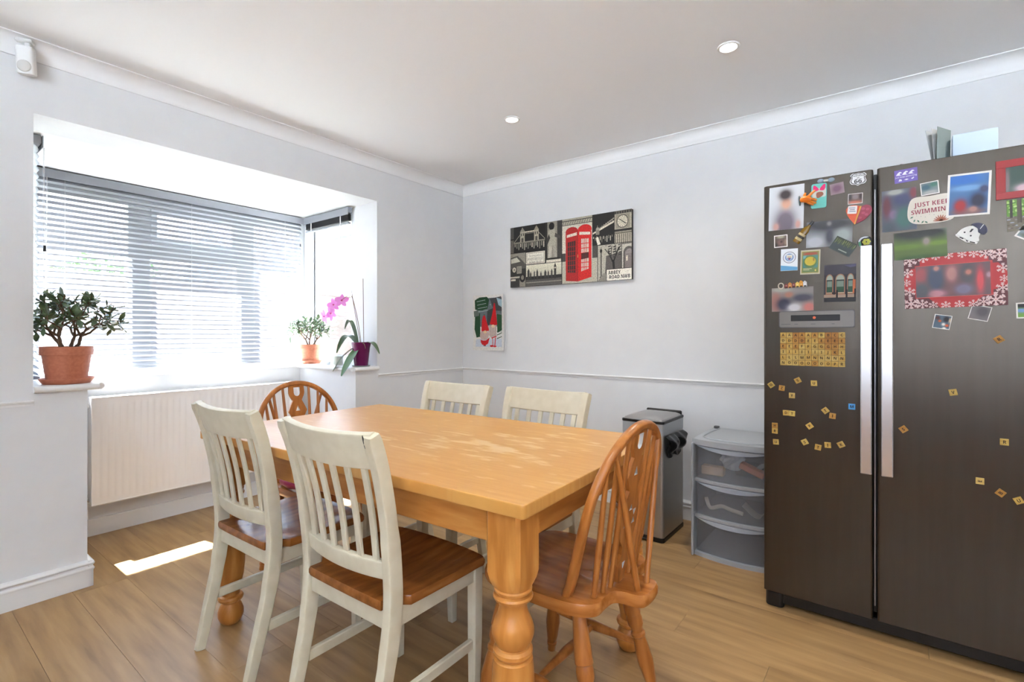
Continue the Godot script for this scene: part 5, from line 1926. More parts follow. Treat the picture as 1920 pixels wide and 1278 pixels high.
func sill_plants() -> void:
	jade_plant("large bushy succulent in a terracotta pot with saucer", Vector3(-3.035, SILL, -0.583), 0.098, 0.162, 0.078, 12, 4, 3, AABB(Vector3(-3.20, 0.9, -0.86), Vector3(0.32, 0.7, 0.385)))
	jade_plant("small succulent in a terracotta pot beside the orchid", Vector3(-3.61, SILL, -2.135), 0.082, 0.140, 0.066, 25, 3, 3, AABB(Vector3(-3.79, 0.9, -2.215), Vector3(0.40, 0.7, 0.36)))

	# orchid
	var t := thing("potted_orchid", "pink flowering orchid in a glossy purple pot", "plant", Vector3(-2.985, SILL, -2.148))
	part("saucer", lathe([Vector2(0, 0), Vector2(0.058, 0), Vector2(0.064, 0.006), Vector2(0.062, 0.008), Vector2(0.056, 0.004), Vector2(0, 0.003)], 30), plain(Color(0.5, 0.5, 0.5), 0.3), t)
	part("pot", moved(lathe([Vector2(0, 0), Vector2(0.044, 0), Vector2(0.047, 0.004), Vector2(0.060, 0.125), Vector2(0.068, 0.160), Vector2(0.068, 0.164), Vector2(0.064, 0.164), Vector2(0.057, 0.125), Vector2(0.05, 0.12)], 32), at(0, 0.005, 0)), M.purple_pot, t)
	part("bark", moved(lathe([Vector2(0.056, 0), Vector2(0.03, 0.006), Vector2(0, 0.008)], 16), at(0, 0.130, 0)), M.soil, t)
	for q in [[Vector3(-0.20, 0.0, 0.05), 0.20, 0.20], [Vector3(-0.09, 0.0, 0.10), 0.17, -0.10], [Vector3(0.02, 0.0, 0.12), 0.16, -0.16], [Vector3(0.09, 0.0, -0.04), 0.12, 0.05], [Vector3(-0.05, 0.0, 0.03), 0.10, 0.35]]:
		part("leaf", orchid_leaf(q[0].normalized(), q[1], q[2]), M.orchid_leaf, t, 70.0)
	# flower spike arching towards the small succulent, bare spike, cane
	var spike := smooth_line([Vector3(0, 0.15, 0), Vector3(-0.02, 0.28, 0.005), Vector3(-0.06, 0.42, 0.01), Vector3(-0.10, 0.50, 0.015), Vector3(-0.17, 0.48, 0.03), Vector3(-0.25, 0.42, 0.045), Vector3(-0.33, 0.35, 0.055)], 5)
	part("flower_spike", tube(spike, 0.0022, 7), M.orchid_stem, t)
	part("bare_spike", tube(smooth_line([Vector3(-0.01, 0.15, 0.0), Vector3(-0.05, 0.30, 0), Vector3(-0.10, 0.48, 0.0), Vector3(-0.13, 0.60, 0.0)], 4), 0.002, 7), M.orchid_stem, t)
	part("cane", tube([Vector3(0.03, 0.08, 0.0), Vector3(-0.02, 0.62, -0.03)], 0.0022, 6), M.stem, t)
	part("aerial_root", tube(smooth_line([Vector3(0.03, 0.15, 0.02), Vector3(0.08, 0.165, 0.04), Vector3(0.13, 0.150, 0.065), Vector3(0.165, 0.130, 0.085)], 4), 0.0022, 6), M.stem, t)
	for i in 4:
		var fl: Vector3 = [Vector3(-0.18, 0.465, 0.035), Vector3(-0.24, 0.435, 0.06), Vector3(-0.26, 0.375, 0.065), Vector3(-0.33, 0.355, 0.075)][i]
		var f := Node3D.new()
		f.name = "flower"
		t.add_child(f, true)
		f.position = fl
		f.basis = Basis.from_euler(Vector3(-0.35 + 0.2 * i, 0.75 - 0.3 * i, 0.3 * i))
		for k in 5:
			var a := TAU * k / 5 + PI / 2
			var w := 0.042 if k in [1, 4] else 0.030
			var pt := part("petal", petal(0.046, w), M.petal, f, 70.0)
			pt.basis = Basis(Vector3.BACK, a - PI / 2)
		part("lip", moved(lathe([Vector2(0, 0), Vector2(0.007, 0.004), Vector2(0.005, 0.012), Vector2(0, 0.016)], 10), turned(Vector3.RIGHT, 70)), M.lipflower, f)

	# candle jar and small votive
	var j := thing("candle_jar", "clear glass jar holding a pale green candle beside the orchid", "candle", Vector3(-3.20, SILL, -2.105))
	part("wax", moved(lathe([Vector2(0, 0.0), Vector2(0.033, 0.0), Vector2(0.033, 0.062), Vector2(0, 0.060)], 28), at(0, 0.005, 0)), plain(Color(0.78, 0.82, 0.68), 0.5), j)
	part("jar", lathe([Vector2(0, 0), Vector2(0.035, 0), Vector2(0.038, 0.004), Vector2(0.038, 0.082), Vector2(0.035, 0.082), Vector2(0.0345, 0.004)], 28), M.clear, j)
	part("wick", tube([Vector3(0, 0.063, 0), Vector3(0.003, 0.078, 0)], 0.001, 5), M.ink, j)
	single("tea_light", lathe([Vector2(0, 0), Vector2(0.019, 0), Vector2(0.020, 0.002), Vector2(0.020, 0.024), Vector2(0.017, 0.024), Vector2(0.016, 0.018), Vector2(0, 0.018)], 24), M.white, "small white tea light holder between succulent and candle jar", "tea light", Vector3(-3.335, SILL, -2.11))


func orchid_leaf(dir: Vector3, length: float, rise: float) -> PackedVector3Array:
	var s := PackedVector3Array()
	var side := dir.cross(Vector3.UP).normalized()
	var rows := []
	for i in 9:
		var t := i / 8.0
		var y := 0.135 + (0.55 * rise + 0.045) * sin(t * PI * 0.62) - 0.16 * t * t * length / 0.17 * (1.0 if rise < 0.5 else 0.1)
		var p := dir * (0.02 + length * t * (1.0 if rise < 0.5 else 0.6)) + Vector3.UP * y
		var w := 0.034 * pow(sin(PI * (0.08 + 0.9 * t)), 0.6)
		rows.append([p - side * w + Vector3.UP * 0.006, p, p + side * w + Vector3.UP * 0.006])
	for i in 8:
		for k in 2:
			quad(s, rows[i][k], rows[i][k + 1], rows[i + 1][k + 1], rows[i + 1][k])
			var e := Vector3.DOWN * 0.003
			quad(s, rows[i][k + 1] + e, rows[i][k] + e, rows[i + 1][k] + e, rows[i + 1][k + 1] + e)
	return s


func petal(length: float, width: float) -> PackedVector3Array:
	var s := PackedVector3Array()
	var rows := []
	for i in 6:
		var t := i / 5.0
		var w := width * 0.5 * pow(sin(PI * (0.1 + 0.86 * t)), 0.7)
		rows.append([Vector3(-w, 0.006 + length * t, 0.004 * t + 0.003), Vector3(0, 0.006 + length * t, 0.006 * t), Vector3(w, 0.006 + length * t, 0.004 * t + 0.003)])
	var e := Vector3(0, 0, -0.0012)
	for i in 5:
		for k in 2:
			quad(s, rows[i][k], rows[i][k + 1], rows[i + 1][k + 1], rows[i + 1][k])
			quad(s, rows[i][k + 1] + e, rows[i][k] + e, rows[i + 1][k] + e, rows[i + 1][k + 1] + e)
	return s


# ------------------------------------------------------------------ ceiling fittings
const LAMP_ENERGY := 0.13

func ceiling_fittings() -> void:
	var ring := lathe([Vector2(0.036, 0.0), Vector2(0.044, 0.0), Vector2(0.046, -0.002), Vector2(0.043, -0.006), Vector2(0.036, -0.007), Vector2(0.033, -0.003), Vector2(0.033, 0.02)], 36)
	var lens := lathe([Vector2(0, -0.003), Vector2(0.033, -0.001), Vector2(0.033, 0.004), Vector2(0, 0.004)], 30)
	var ring_m := solid(ring, 40)
	var lens_m := solid(lens, 40)
	var bulb := glow(Color(1.0, 0.99, 0.97), 1.2)
	var where := [[-1.761, -2.293, "small round ceiling downlight above the dining table"], [-0.576, -2.285, "small round ceiling downlight above the fridge front"],
		[0.62, -2.285, "round ceiling downlight beyond the fridge"], [-0.576, -0.45, "round ceiling downlight over the open floor"],
		[0.62, -0.45, "round ceiling downlight over the kitchen floor"], [-0.576, 1.3, "round ceiling downlight near the middle of the kitchen window"], [0.62, 1.3, "round ceiling downlight near the kitchen window, fridge side"]]
	for q in where:
		var t := thing("downlight", q[2], "downlight", Vector3(q[0], CEIL, q[1]), 0.0, "recessed ceiling downlights")
		part("bezel", ring_m, M.white, t)
		part("lamp_lens", lens_m, bulb, t)
		var l := SpotLight3D.new()
		l.name = "downlight_lamp"
		l.light_color = Color(1.0, 0.99, 0.965)
		l.light_energy = LAMP_ENERGY
		l.light_size = 0.04
		l.spot_angle = 75.0
		l.spot_angle_attenuation = 1.0
		l.spot_range = 12.0
		l.spot_attenuation = 2.0
		l.shadow_enabled = true
		t.add_child(l)
		l.position = Vector3(0, -0.012, 0)
		l.rotation_degrees = Vector3(-90, 0, 0)

	# motion sensor on the cornice
	var s := thing("motion_sensor", "small white alarm motion sensor on the cornice above the bay", "sensor", Vector3(WALL_X + 0.055, 2.285, -0.425), deg_to_rad(60))
	part("bracket", box(Vector3(-0.01, 0.092, -0.012), Vector3(0.055, 0.014, 0.035), 0.003), M.white, s)
	part("arm", box(Vector3(0, 0.075, -0.012), Vector3(0.02, 0.04, 0.016), 0.003), M.white, s)
	part("housing", moved(rslab(0.058, 0.044, -0.05, 0.062, 0.012, 0.006), turned(Vector3.RIGHT, 8)), M.white, s)
	part("lens", moved(lathe([Vector2(0.024, 0), Vector2(0.022, 0.006), Vector2(0.014, 0.011), Vector2(0, 0.013)], 20), turned(Vector3.RIGHT, 95, Vector3(0, -0.022, 0.018))), plain(Color(0.85, 0.84, 0.82), 0.25), s)
	part("indicator", moved(lathe([Vector2(0.003, 0), Vector2(0, 0.002)], 8), turned(Vector3.RIGHT, 95, Vector3(0.008, 0.018, 0.022))), M.dark, s)


# ------------------------------------------------------------------ things held by magnets on the fridge doors
func stuck(called: String, label: String, category: String, x: float, y: float, deg: float, off := 0.0004, group := "") -> Node3D:
	var o := thing(called, label, category, Vector3(x, y, FZ + off), 0.0, group)
	o.rotation.z = deg_to_rad(deg)
	return o


func photo(called: String, label: String, x: float, y: float, w: float, h: float, deg: float, tex: Texture2D, off := 0.0004, category := "photograph") -> void:
	var o := single(called, card(w, h, 0.0008), printed(tex), label, category, Vector3(x, y, FZ + off))
	o.rotation.z = deg_to_rad(deg)


func flat(called: String, pts: Array, t: float, c: Color, parent: Node, z := 0.0, rough := 0.4) -> MeshInstance3D:
	var o := part(called, prism(pts, 0.0, t), plain(c, rough), parent)
	o.position.z = z
	return o


func disc(rx: float, ry: float, n := 28, c := Vector2.ZERO) -> Array:
	var o := []
	for k in n: o.append(c + Vector2(rx * cos(TAU * k / n), ry * sin(TAU * k / n)))
	return o


func fridge_magnets() -> void:
	var C := func(r: float, g: float, b: float) -> Color: return Color(r, g, b)
	photo("photo_print", "portrait photo of a dark haired child in a grey top", -0.362, 1.673, 0.128, 0.180, -1.2, soft_print(64, 90, C.call(0.84, 0.86, 0.88), [[0.48, 0.85, 0.34, 0.38, C.call(0.45, 0.41, 0.46)], [0.5, 0.40, 0.16, 0.16, C.call(0.86, 0.66, 0.56)], [0.47, 0.2, 0.2, 0.13, C.call(0.25, 0.21, 0.22)], [0.22, 0.92, 0.1, 0.1, C.call(0.8, 0.62, 0.58)], [0.84, 0.9, 0.08, 0.1, C.call(0.8, 0.62, 0.58)]]))
	photo("photo_print", "small faded purple photo beside the teal magnet", -0.185, 1.721, 0.046, 0.043, 6.0, soft_print(40, 38, C.call(0.62, 0.54, 0.56), [[0.5, 0.5, 0.4, 0.4, C.call(0.46, 0.33, 0.42)]]))
	photo("photo_print", "dark grey blurred photo under the green postcard", -0.212, 1.548, 0.155, 0.103, -1.5, soft_print(90, 60, C.call(0.52, 0.53, 0.54), [[0.5, 0.15, 0.6, 0.28, C.call(0.22, 0.22, 0.24)], [0.2, 0.8, 0.25, 0.28, C.call(0.74, 0.75, 0.78)], [0.52, 0.6, 0.1, 0.35, C.call(0.28, 0.29, 0.33)], [0.8, 0.6, 0.2, 0.3, C.call(0.62, 0.66, 0.66)], [0.5, 0.12, 0.06, 0.1, C.call(0.5, 0.5, 0.5)]]))
	photo("photo_print", "tiny brown photo of a room above the heart magnet", -0.126, 1.672, 0.047, 0.040, -2.0, soft_print(48, 40, C.call(0.45, 0.36, 0.34), [[0.5, 0.35, 0.25, 0.3, C.call(0.55, 0.5, 0.5)], [0.15, 0.3, 0.12, 0.3, C.call(0.2, 0.17, 0.17)], [0.85, 0.3, 0.1, 0.3, C.call(0.22, 0.17, 0.17)], [0.5, 0.85, 0.5, 0.2, C.call(0.72, 0.42, 0.34)]], 0.05))
	photo("photo_print", "small square brown photo with white border", -0.382, 1.537, 0.050, 0.051, 0.5, soft_print(56, 56, C.call(0.33, 0.28, 0.25), [[0.5, 0.6, 0.3, 0.28, C.call(0.48, 0.36, 0.33)], [0.5, 0.15, 0.35, 0.14, C.call(0.66, 0.63, 0.54)], [0.15, 0.8, 0.12, 0.2, C.call(0.2, 0.17, 0.15)], [0.85, 0.6, 0.1, 0.3, C.call(0.55, 0.47, 0.4)], [0.55, 0.55, 0.1, 0.1, C.call(0.25, 0.18, 0.17)]], 0.07))
	photo("photo_print", "blurred group photo above the fridge control panel", -0.340, 1.294, 0.151, 0.098, 0.4, soft_print(90, 58, C.call(0.55, 0.53, 0.52), [[0.1, 0.6, 0.15, 0.5, C.call(0.66, 0.46, 0.42)], [0.3, 0.7, 0.2, 0.3, C.call(0.20, 0.20, 0.28)], [0.75, 0.45, 0.3, 0.18, C.call(0.30, 0.30, 0.36)], [0.55, 0.85, 0.2, 0.2, C.call(0.78, 0.78, 0.80)], [0.9, 0.85, 0.16, 0.22, C.call(0.78, 0.48, 0.45)], [0.42, 0.3, 0.12, 0.14, C.call(0.66, 0.47, 0.4)], [0.25, 0.08, 0.3, 0.12, C.call(0.66, 0.66, 0.62)]]))
	photo("photo_print", "blurred photo with red and teal figures above the wide door handle", 0.007, 1.608, 0.101, 0.153, 0.8, soft_print(60, 90, C.call(0.34, 0.36, 0.42), [[0.15, 0.4, 0.14, 0.3, C.call(0.40, 0.18, 0.22)], [0.6, 0.25, 0.3, 0.2, C.call(0.26, 0.27, 0.42)], [0.92, 0.12, 0.12, 0.16, C.call(0.48, 0.22, 0.26)], [0.35, 0.6, 0.16, 0.14, C.call(0.55, 0.44, 0.58)], [0.65, 0.7, 0.3, 0.3, C.call(0.26, 0.42, 0.40)], [0.4, 0.06, 0.3, 0.08, C.call(0.66, 0.68, 0.66)], [0.2, 0.9, 0.2, 0.14, C.call(0.28, 0.32, 0.36)]]))
	photo("photo_print", "small white bordered photo of teal water", 0.094, 1.673, 0.051, 0.046, 4.5, soft_print(54, 48, C.call(0.44, 0.50, 0.50), [[0.3, 0.4, 0.3, 0.25, C.call(0.22, 0.36, 0.42)], [0.75, 0.25, 0.25, 0.2, C.call(0.24, 0.42, 0.38)], [0.5, 0.85, 0.5, 0.2, C.call(0.66, 0.66, 0.66)]], 0.05))
	photo("photo_print", "large square photo with white border and bright blue sky", 0.197, 1.633, 0.112, 0.148, -2.0, soft_print(84, 110, C.call(0.28, 0.45, 0.66), [[0.35, 0.15, 0.5, 0.16, C.call(0.20, 0.45, 0.78)], [0.5, 0.35, 0.5, 0.08, C.call(0.45, 0.65, 0.85)], [0.85, 0.4, 0.12, 0.1, C.call(0.22, 0.26, 0.42)], [0.5, 0.9, 0.5, 0.1, C.call(0.50, 0.38, 0.38)], [0.32, 0.75, 0.17, 0.16, C.call(0.66, 0.14, 0.16)], [0.72, 0.66, 0.2, 0.2, C.call(0.14, 0.15, 0.26)], [0.62, 0.85, 0.12, 0.08, C.call(0.7, 0.5, 0.46)]], 0.055), 0.0022)
	photo("photo_print", "blurred photo of a figure on bright green grass", 0.067, 1.474, 0.148, 0.100, 1.6, soft_print(90, 60, C.call(0.36, 0.45, 0.20), [[0.5, 0.05, 0.7, 0.3, C.call(0.17, 0.18, 0.16)], [0.2, 0.55, 0.4, 0.12, C.call(0.42, 0.54, 0.2)], [0.85, 0.5, 0.25, 0.1, C.call(0.44, 0.56, 0.2)], [0.62, 0.4, 0.08, 0.16, C.call(0.62, 0.58, 0.52)], [0.5, 0.98, 0.6, 0.14, C.call(0.27, 0.38, 0.17)]]), 0.0024)
	photo("photo_print", "small tilted photo with orange and white bird shapes", 0.128, 1.194, 0.048, 0.050, -10.0, soft_print(60, 60, C.call(0.33, 0.42, 0.50), [[0.7, 0.3, 0.18, 0.22, C.call(0.13, 0.12, 0.15)], [0.35, 0.45, 0.1, 0.09, C.call(0.86, 0.36, 0.14)], [0.8, 0.72, 0.12, 0.1, C.call(0.86, 0.32, 0.12)], [0.6, 0.66, 0.12, 0.12, C.call(0.92, 0.9, 0.88)], [0.2, 0.25, 0.14, 0.14, C.call(0.35, 0.22, 0.22)], [0.68, 0.92, 0.12, 0.08, C.call(0.9, 0.88, 0.86)], [0.9, 0.35, 0.06, 0.2, C.call(0.8, 0.72, 0.6)]], 0.05))
	photo("photo_print", "small tilted grey photo poking out under the snowflake frame", 0.226, 1.223, 0.052, 0.050, -14.0, soft_print(50, 48, C.call(0.48, 0.45, 0.46), [[0.6, 0.4, 0.35, 0.4, C.call(0.36, 0.34, 0.35)]], 0.04))
	photo("photo_print", "photo of a tree trunk in a sunny wood under the red frame", 0.337, 1.545, 0.090, 0.105, 1.0, wood_scene(), 0.0004)
	photo("photo_print", "small white bordered photo of a green garden by the door edge", 0.345, 1.229, 0.062, 0.052, 1.5, soft_print(60, 50, C.call(0.40, 0.58, 0.22), [[0.3, 0.15, 0.6, 0.2, C.call(0.10, 0.11, 0.09)], [0.2, 0.5, 0.25, 0.16, C.call(0.48, 0.64, 0.84)], [0.7, 0.55, 0.2, 0.12, C.call(0.5, 0.7, 0.2)]], 0.06))
	photo("photo_print", "tilted landscape photo beside the navy capped magnet", 0.352, 1.478, 0.070, 0.050, -33.0, soft_print(60, 44, C.call(0.55, 0.62, 0.66), [[0.5, 0.2, 0.6, 0.2, C.call(0.70, 0.77, 0.86)], [0.5, 0.75, 0.5, 0.2, C.call(0.36, 0.40, 0.36)]], 0.06))
	photo("picture_postcard", "tilted dark green postcard of reeds mirrored in water", -0.165, 1.492, 0.079, 0.053, -33.0, reeds_tex(), 0.0022, "postcard")
	photo("picture_postcard", "night street postcard with three lit arched windows", -0.176, 1.350, 0.105, 0.146, -0.7, arches_tex(), 0.0006, "postcard")

	# club crest card
	var cr := stuck("crest_card", "white and sky blue card with a round club crest", "card", -0.351, 1.457, -1.0)
	part("card_sheet", box(Vector3(0, 0, 0.0006), Vector3(0.062, 0.090, 0.0012), 0.0004), plain(Color(0.92, 0.94, 0.96), 0.3), cr)
	flat("blue_band", [Vector2(-0.0305, -0.044), Vector2(0.0305, -0.044), Vector2(0.0305, -0.031), Vector2(-0.0305, -0.022)], 0.0004, Color(0.40, 0.68, 0.86), cr, 0.0012)
	var crest := Node3D.new(); crest.name = "crest"; cr.add_child(crest); crest.position = Vector3(0.0005, 0.0095, 0.0012)
	flat("outer_ring", disc(0.0235, 0.0235), 0.0003, Color(0.16, 0.20, 0.36), crest)
	flat("white_ring", disc(0.0218, 0.0218), 0.0005, Color(0.88, 0.90, 0.93), crest)
	flat("inner_ring", disc(0.0155, 0.0155), 0.0006, Color(0.45, 0.60, 0.80), crest)
	flat("shield_field", [Vector2(-0.011, 0.011), Vector2(0.011, 0.011), Vector2(0.011, -0.002), Vector2(0.006, -0.010), Vector2(0, -0.013), Vector2(-0.006, -0.010), Vector2(-0.011, -0.002)], 0.0008, Color(0.90, 0.88, 0.84), crest)
	flat("shield_base", [Vector2(-0.009, -0.002), Vector2(0.009, -0.002), Vector2(0.005, -0.009), Vector2(0, -0.0115), Vector2(-0.005, -0.009)], 0.0010, Color(0.40, 0.56, 0.78), crest)
	flat("rose", disc(0.003, 0.003, 12, Vector2(0, -0.006)), 0.0012, Color(0.62, 0.12, 0.16), crest)
	flat("ship", [Vector2(-0.007, 0.003), Vector2(0.007, 0.003), Vector2(0.005, 0.0), Vector2(-0.005, 0.0)], 0.0010, Color(0.72, 0.58, 0.30), crest)

	# collectable card: yellow round shape on green
	var gc := stuck("trading_card", "collectable card with a round yellow shape in a clear sleeve", "card", -0.276, 1.441, -1.5)
	part("sleeve", box(Vector3(0, 0, 0.0005), Vector3(0.069, 0.098, 0.001), 0.0003), plain(Color(0.80, 0.78, 0.68), 0.2), gc)
	part("card_face", card(0.060, 0.087, 0.0004), printed(toad_card_tex(), 0.3), gc).position.z = 0.001

	# purple wave sticker
	var ws := stuck("wave_magnet", "purple rectangular magnet with three white waves", "magnet", 0.027, 1.731, 2.2)
	part("plate", box(Vector3(0, 0, 0.0008), Vector3(0.067, 0.048, 0.0016), 0.0005), plain(Color(0.44, 0.36, 0.70), 0.35), ws)
	for k in 3:
		var x := -0.020 + k * 0.018
		flat("wave", [Vector2(x - 0.009, 0.004), Vector2(x - 0.004, 0.012), Vector2(x + 0.002, 0.017), Vector2(x + 0.007, 0.0155), Vector2(x + 0.009, 0.011), Vector2(x + 0.005, 0.012), Vector2(x + 0.002, 0.009), Vector2(x + 0.004, 0.005), Vector2(x + 0.009, 0.003)], 0.0004, Color(0.93, 0.93, 0.97), ws, 0.0016)
	lettering("Just keep swimming", 0.0052, ws, plain(Color(0.93, 0.93, 0.97), 0.5), Vector3(0, -0.003, 0.0018), font_sans, "lettering", 0.0003, 0.95)
	flat("swimmer", [Vector2(-0.022, -0.018), Vector2(-0.012, -0.018), Vector2(-0.013, -0.012), Vector2(-0.019, -0.010)], 0.0004, Color(0.93, 0.93, 0.97), ws, 0.0016)
	flat("swimmer", [Vector2(-0.006, -0.015), Vector2(0.002, -0.012), Vector2(0.008, -0.015), Vector2(0.001, -0.017)], 0.0004, Color(0.93, 0.93, 0.97), ws, 0.0016)
	flat("swimmer", [Vector2(0.014, -0.014), Vector2(0.018, -0.017), Vector2(0.023, -0.013), Vector2(0.022, -0.009), Vector2(0.017, -0.012)], 0.0004, Color(0.93, 0.93, 0.97), ws, 0.0016)

	# swimming motto plaque
	var sp := stuck("motto_plaque", "cream oval motto plaque with coral, tucked behind the blue sky photo", "plaque", 0.097, 1.596, 2.0, 0.0014)
	part("plaque", prism(smooth_loop([Vector2(-0.052, 0.046), Vector2(0.0, 0.049), Vector2(0.054, 0.046), Vector2(0.062, 0.0), Vector2(0.058, -0.042), Vector2(0.0, -0.050), Vector2(-0.050, -0.042), Vector2(-0.066, -0.012)], 6), 0.0, 0.0009), plain(Color(0.88, 0.85, 0.80), 0.5), sp)
	var rose := plain(Color(0.60, 0.27, 0.32), 0.6)
	lettering("JUST KEEP", 0.0155, sp, rose, Vector3(0.003, 0.022, 0.0010), font_bold, "lettering", 0.0004, 0.92)
	lettering("SWIMMING", 0.0155, sp, rose, Vector3(0.000, -0.003, 0.0010), font_bold, "lettering", 0.0004, 0.92)
	for k in 9:
		var a := PI * (k + 0.5) / 9
		var d := Vector2(cos(a), sin(a))
		var n := Vector2(-d.y, d.x)
		var b := Vector2(0.026, -0.045)
		flat("coral_branch", [b - n * 0.0015, b + d * 0.013 - n * 0.002, b + d * 0.021 - n * 0.0006, b + d * 0.0212 + n * 0.0012, b + d * 0.013 + n * 0.002, b + n * 0.0015], 0.0004, Color(0.66, 0.36, 0.24), sp, 0.0009)
	for q in [[-0.054, -0.020, 0.5], [-0.047, -0.033, 1.2], [-0.036, -0.036, 2.1], [-0.024, -0.041, 0.9], [-0.014, -0.043, 2.4]]:
		var d := Vector2(cos(q[2]), sin(q[2]))
		var n := Vector2(-d.y, d.x)
		var b := Vector2(q[0], q[1])
		flat("weed_leaf", [b - d * 0.006, b + n * 0.0026, b + d * 0.006, b - n * 0.0026], 0.0004, Color(0.24, 0.42, 0.33), sp, 0.0009)
	for k in 7:
		flat("bubble", disc(0.0009, 0.0009, 8, Vector2(-0.04 + 0.012 * k, -0.016 - 0.004 * (k % 3))), 0.0003, Color(0.30, 0.34, 0.36), sp, 0.0009)

	# snowflake card frame
	var xf := stuck("snowflake_frame", "red card photo frame printed with white snowflakes", "photo frame", 0.158, 1.340, 1.2, 0.0012)
	part("card_frame", card(0.271, 0.190, 0.0008), printed(snow_tex(), 0.4), xf)
	var inner := part("photo", card(0.197, 0.112, 0.0006), printed(soft_print(120, 68, Color(0.36, 0.14, 0.14), [[0.08, 0.3, 0.12, 0.3, Color(0.60, 0.12, 0.10)], [0.28, 0.4, 0.13, 0.5, Color(0.08, 0.10, 0.24)], [0.29, 0.1, 0.05, 0.1, Color(0.72, 0.45, 0.4)], [0.5, 0.3, 0.1, 0.3, Color(0.68, 0.42, 0.38)], [0.7, 0.35, 0.12, 0.4, Color(0.22, 0.12, 0.12)], [0.72, 0.28, 0.05, 0.1, Color(0.72, 0.40, 0.3)], [0.87, 0.55, 0.06, 0.45, Color(0.80, 0.04, 0.08)], [0.65, 0.8, 0.14, 0.2, Color(0.42, 0.36, 0.46)], [0.28, 0.9, 0.16, 0.14, Color(0.72, 0.44, 0.48)], [0.08, 0.8, 0.12, 0.3, Color(0.2, 0.16, 0.18)], [0.98, 0.4, 0.04, 0.1, Color(0.66, 0.46, 0.5)]]), 0.3), xf)
	inner.position = Vector3(-0.004, 0.000, 0.0008)

	# red frame at the edge of the wide door
	var rf := stuck("red_photo_frame", "plain bright red card photo frame high on the wide door", "photo frame", 0.345, 1.666, 0.3, 0.0020)
	var rim := PackedVector3Array()
	rim.append_array(span(Vector3(-0.080, 0.040, 0), Vector3(0.080, 0.065, 0.003), 0.0006))
	rim.append_array(span(Vector3(-0.080, -0.065, 0), Vector3(0.080, -0.042, 0.003), 0.0006))
	rim.append_array(span(Vector3(-0.080, -0.0421, 0), Vector3(-0.056, 0.0401, 0.003), 0.0006))
	rim.append_array(span(Vector3(0.056, -0.0421, 0), Vector3(0.080, 0.0401, 0.003), 0.0006))
	part("frame", rim, plain(Color(0.62, 0.06, 0.04), 0.35), rf)
	part("photo", card(0.114, 0.084, 0.0006), printed(soft_print(60, 44, Color(0.25, 0.34, 0.30), [[0.4, 0.9, 0.25, 0.2, Color(0.78, 0.66, 0.70)], [0.85, 0.7, 0.25, 0.3, Color(0.70, 0.5, 0.46)], [0.04, 0.6, 0.06, 0.6, Color(0.5, 0.45, 0.45)]]), 0.4), rf).position.z = 0.0008

	# route shield
	var sh := stuck("route_shield_magnet", "white highway shield magnet reading California US 66", "magnet", -0.117, 1.745, -2.0)
	var outl := smooth_loop([Vector2(0, 0.0235), Vector2(-0.010, 0.0205), Vector2(-0.018, 0.023), Vector2(-0.026, 0.015), Vector2(-0.021, 0.008), Vector2(-0.0265, -0.008), Vector2(-0.020, -0.018), Vector2(-0.008, -0.020), Vector2(0, -0.0245), Vector2(0.008, -0.020), Vector2(0.020, -0.018), Vector2(0.0265, -0.008), Vector2(0.021, 0.008), Vector2(0.026, 0.015), Vector2(0.018, 0.023), Vector2(0.010, 0.0205)], 3)
	flat("plate", outl, 0.0020, Color(0.92, 0.92, 0.92), sh)
	var sm1 := []
	var sm2 := []
	for q in outl:
		sm1.append(q * 0.90)
		sm2.append(q * 0.80)
	flat("black_line", sm1, 0.0004, Color(0.08, 0.08, 0.09), sh, 0.0020)
	flat("white_field", sm2, 0.0006, Color(0.92, 0.92, 0.92), sh, 0.0020)
	lettering("CALIFORNIA", 0.0048, sh, M.ink, Vector3(0, 0.0125, 0.0028), font_bold, "lettering", 0.0003, 0.95)
	lettering("US", 0.0042, sh, M.ink, Vector3(0, 0.0045, 0.0028), font_bold, "lettering", 0.0003)
	lettering("66", 0.0145, sh, M.ink, Vector3(0, -0.0080, 0.0028), font_bold, "lettering", 0.0003, 1.15)

	# heart in two halves
	var ht := stuck("heart_magnet", "heart magnet, half orange with a white label, half crimson", "magnet", -0.117, 1.610, -6.0, 0.0014)
	flat("orange_half", smooth_line([Vector2(-0.008, -0.038), Vector2(-0.030, -0.010), Vector2(-0.040, 0.012), Vector2(-0.038, 0.024), Vector2(-0.028, 0.033), Vector2(-0.012, 0.034), Vector2(0.004, 0.030)], 4), 0.004, Color(0.85, 0.33, 0.13), ht)
	flat("gold_line", [Vector2(-0.009, -0.038), Vector2(-0.005, -0.038), Vector2(0.008, 0.030), Vector2(0.003, 0.031)], 0.0046, Color(0.88, 0.66, 0.25), ht)
	flat("crimson_half", smooth_line([Vector2(-0.006, -0.038), Vector2(0.022, -0.022), Vector2(0.038, 0.000), Vector2(0.042, 0.016), Vector2(0.036, 0.030), Vector2(0.022, 0.035), Vector2(0.008, 0.030)], 4), 0.004, Color(0.56, 0.13, 0.24), ht)
	for q in [[0.014, 0.020, 0.007], [0.028, 0.018, 0.006], [0.016, 0.004, 0.006], [0.026, -0.002, 0.006], [0.008, -0.014, 0.006]]:
		flat("blossom", disc(q[2], q[2] * 0.8, 9, Vector2(q[0], q[1])), 0.0006, Color(0.68, 0.26, 0.36), ht, 0.004)
	flat("label_plate", rsec_at(0.030, 0.030, 0.003, Vector2(-0.020, 0.017)), 0.0052, Color(0.90, 0.88, 0.88), ht)
	for k in 3: part("label_marking", box(Vector3(-0.020 + 0.001 * (k - 1), 0.024 - 0.0065 * k, 0.0053), Vector3(0.020 - 0.004 * (k % 2), 0.0028, 0.0004)), plain(Color(0.42, 0.47, 0.58), 0.6), ht)

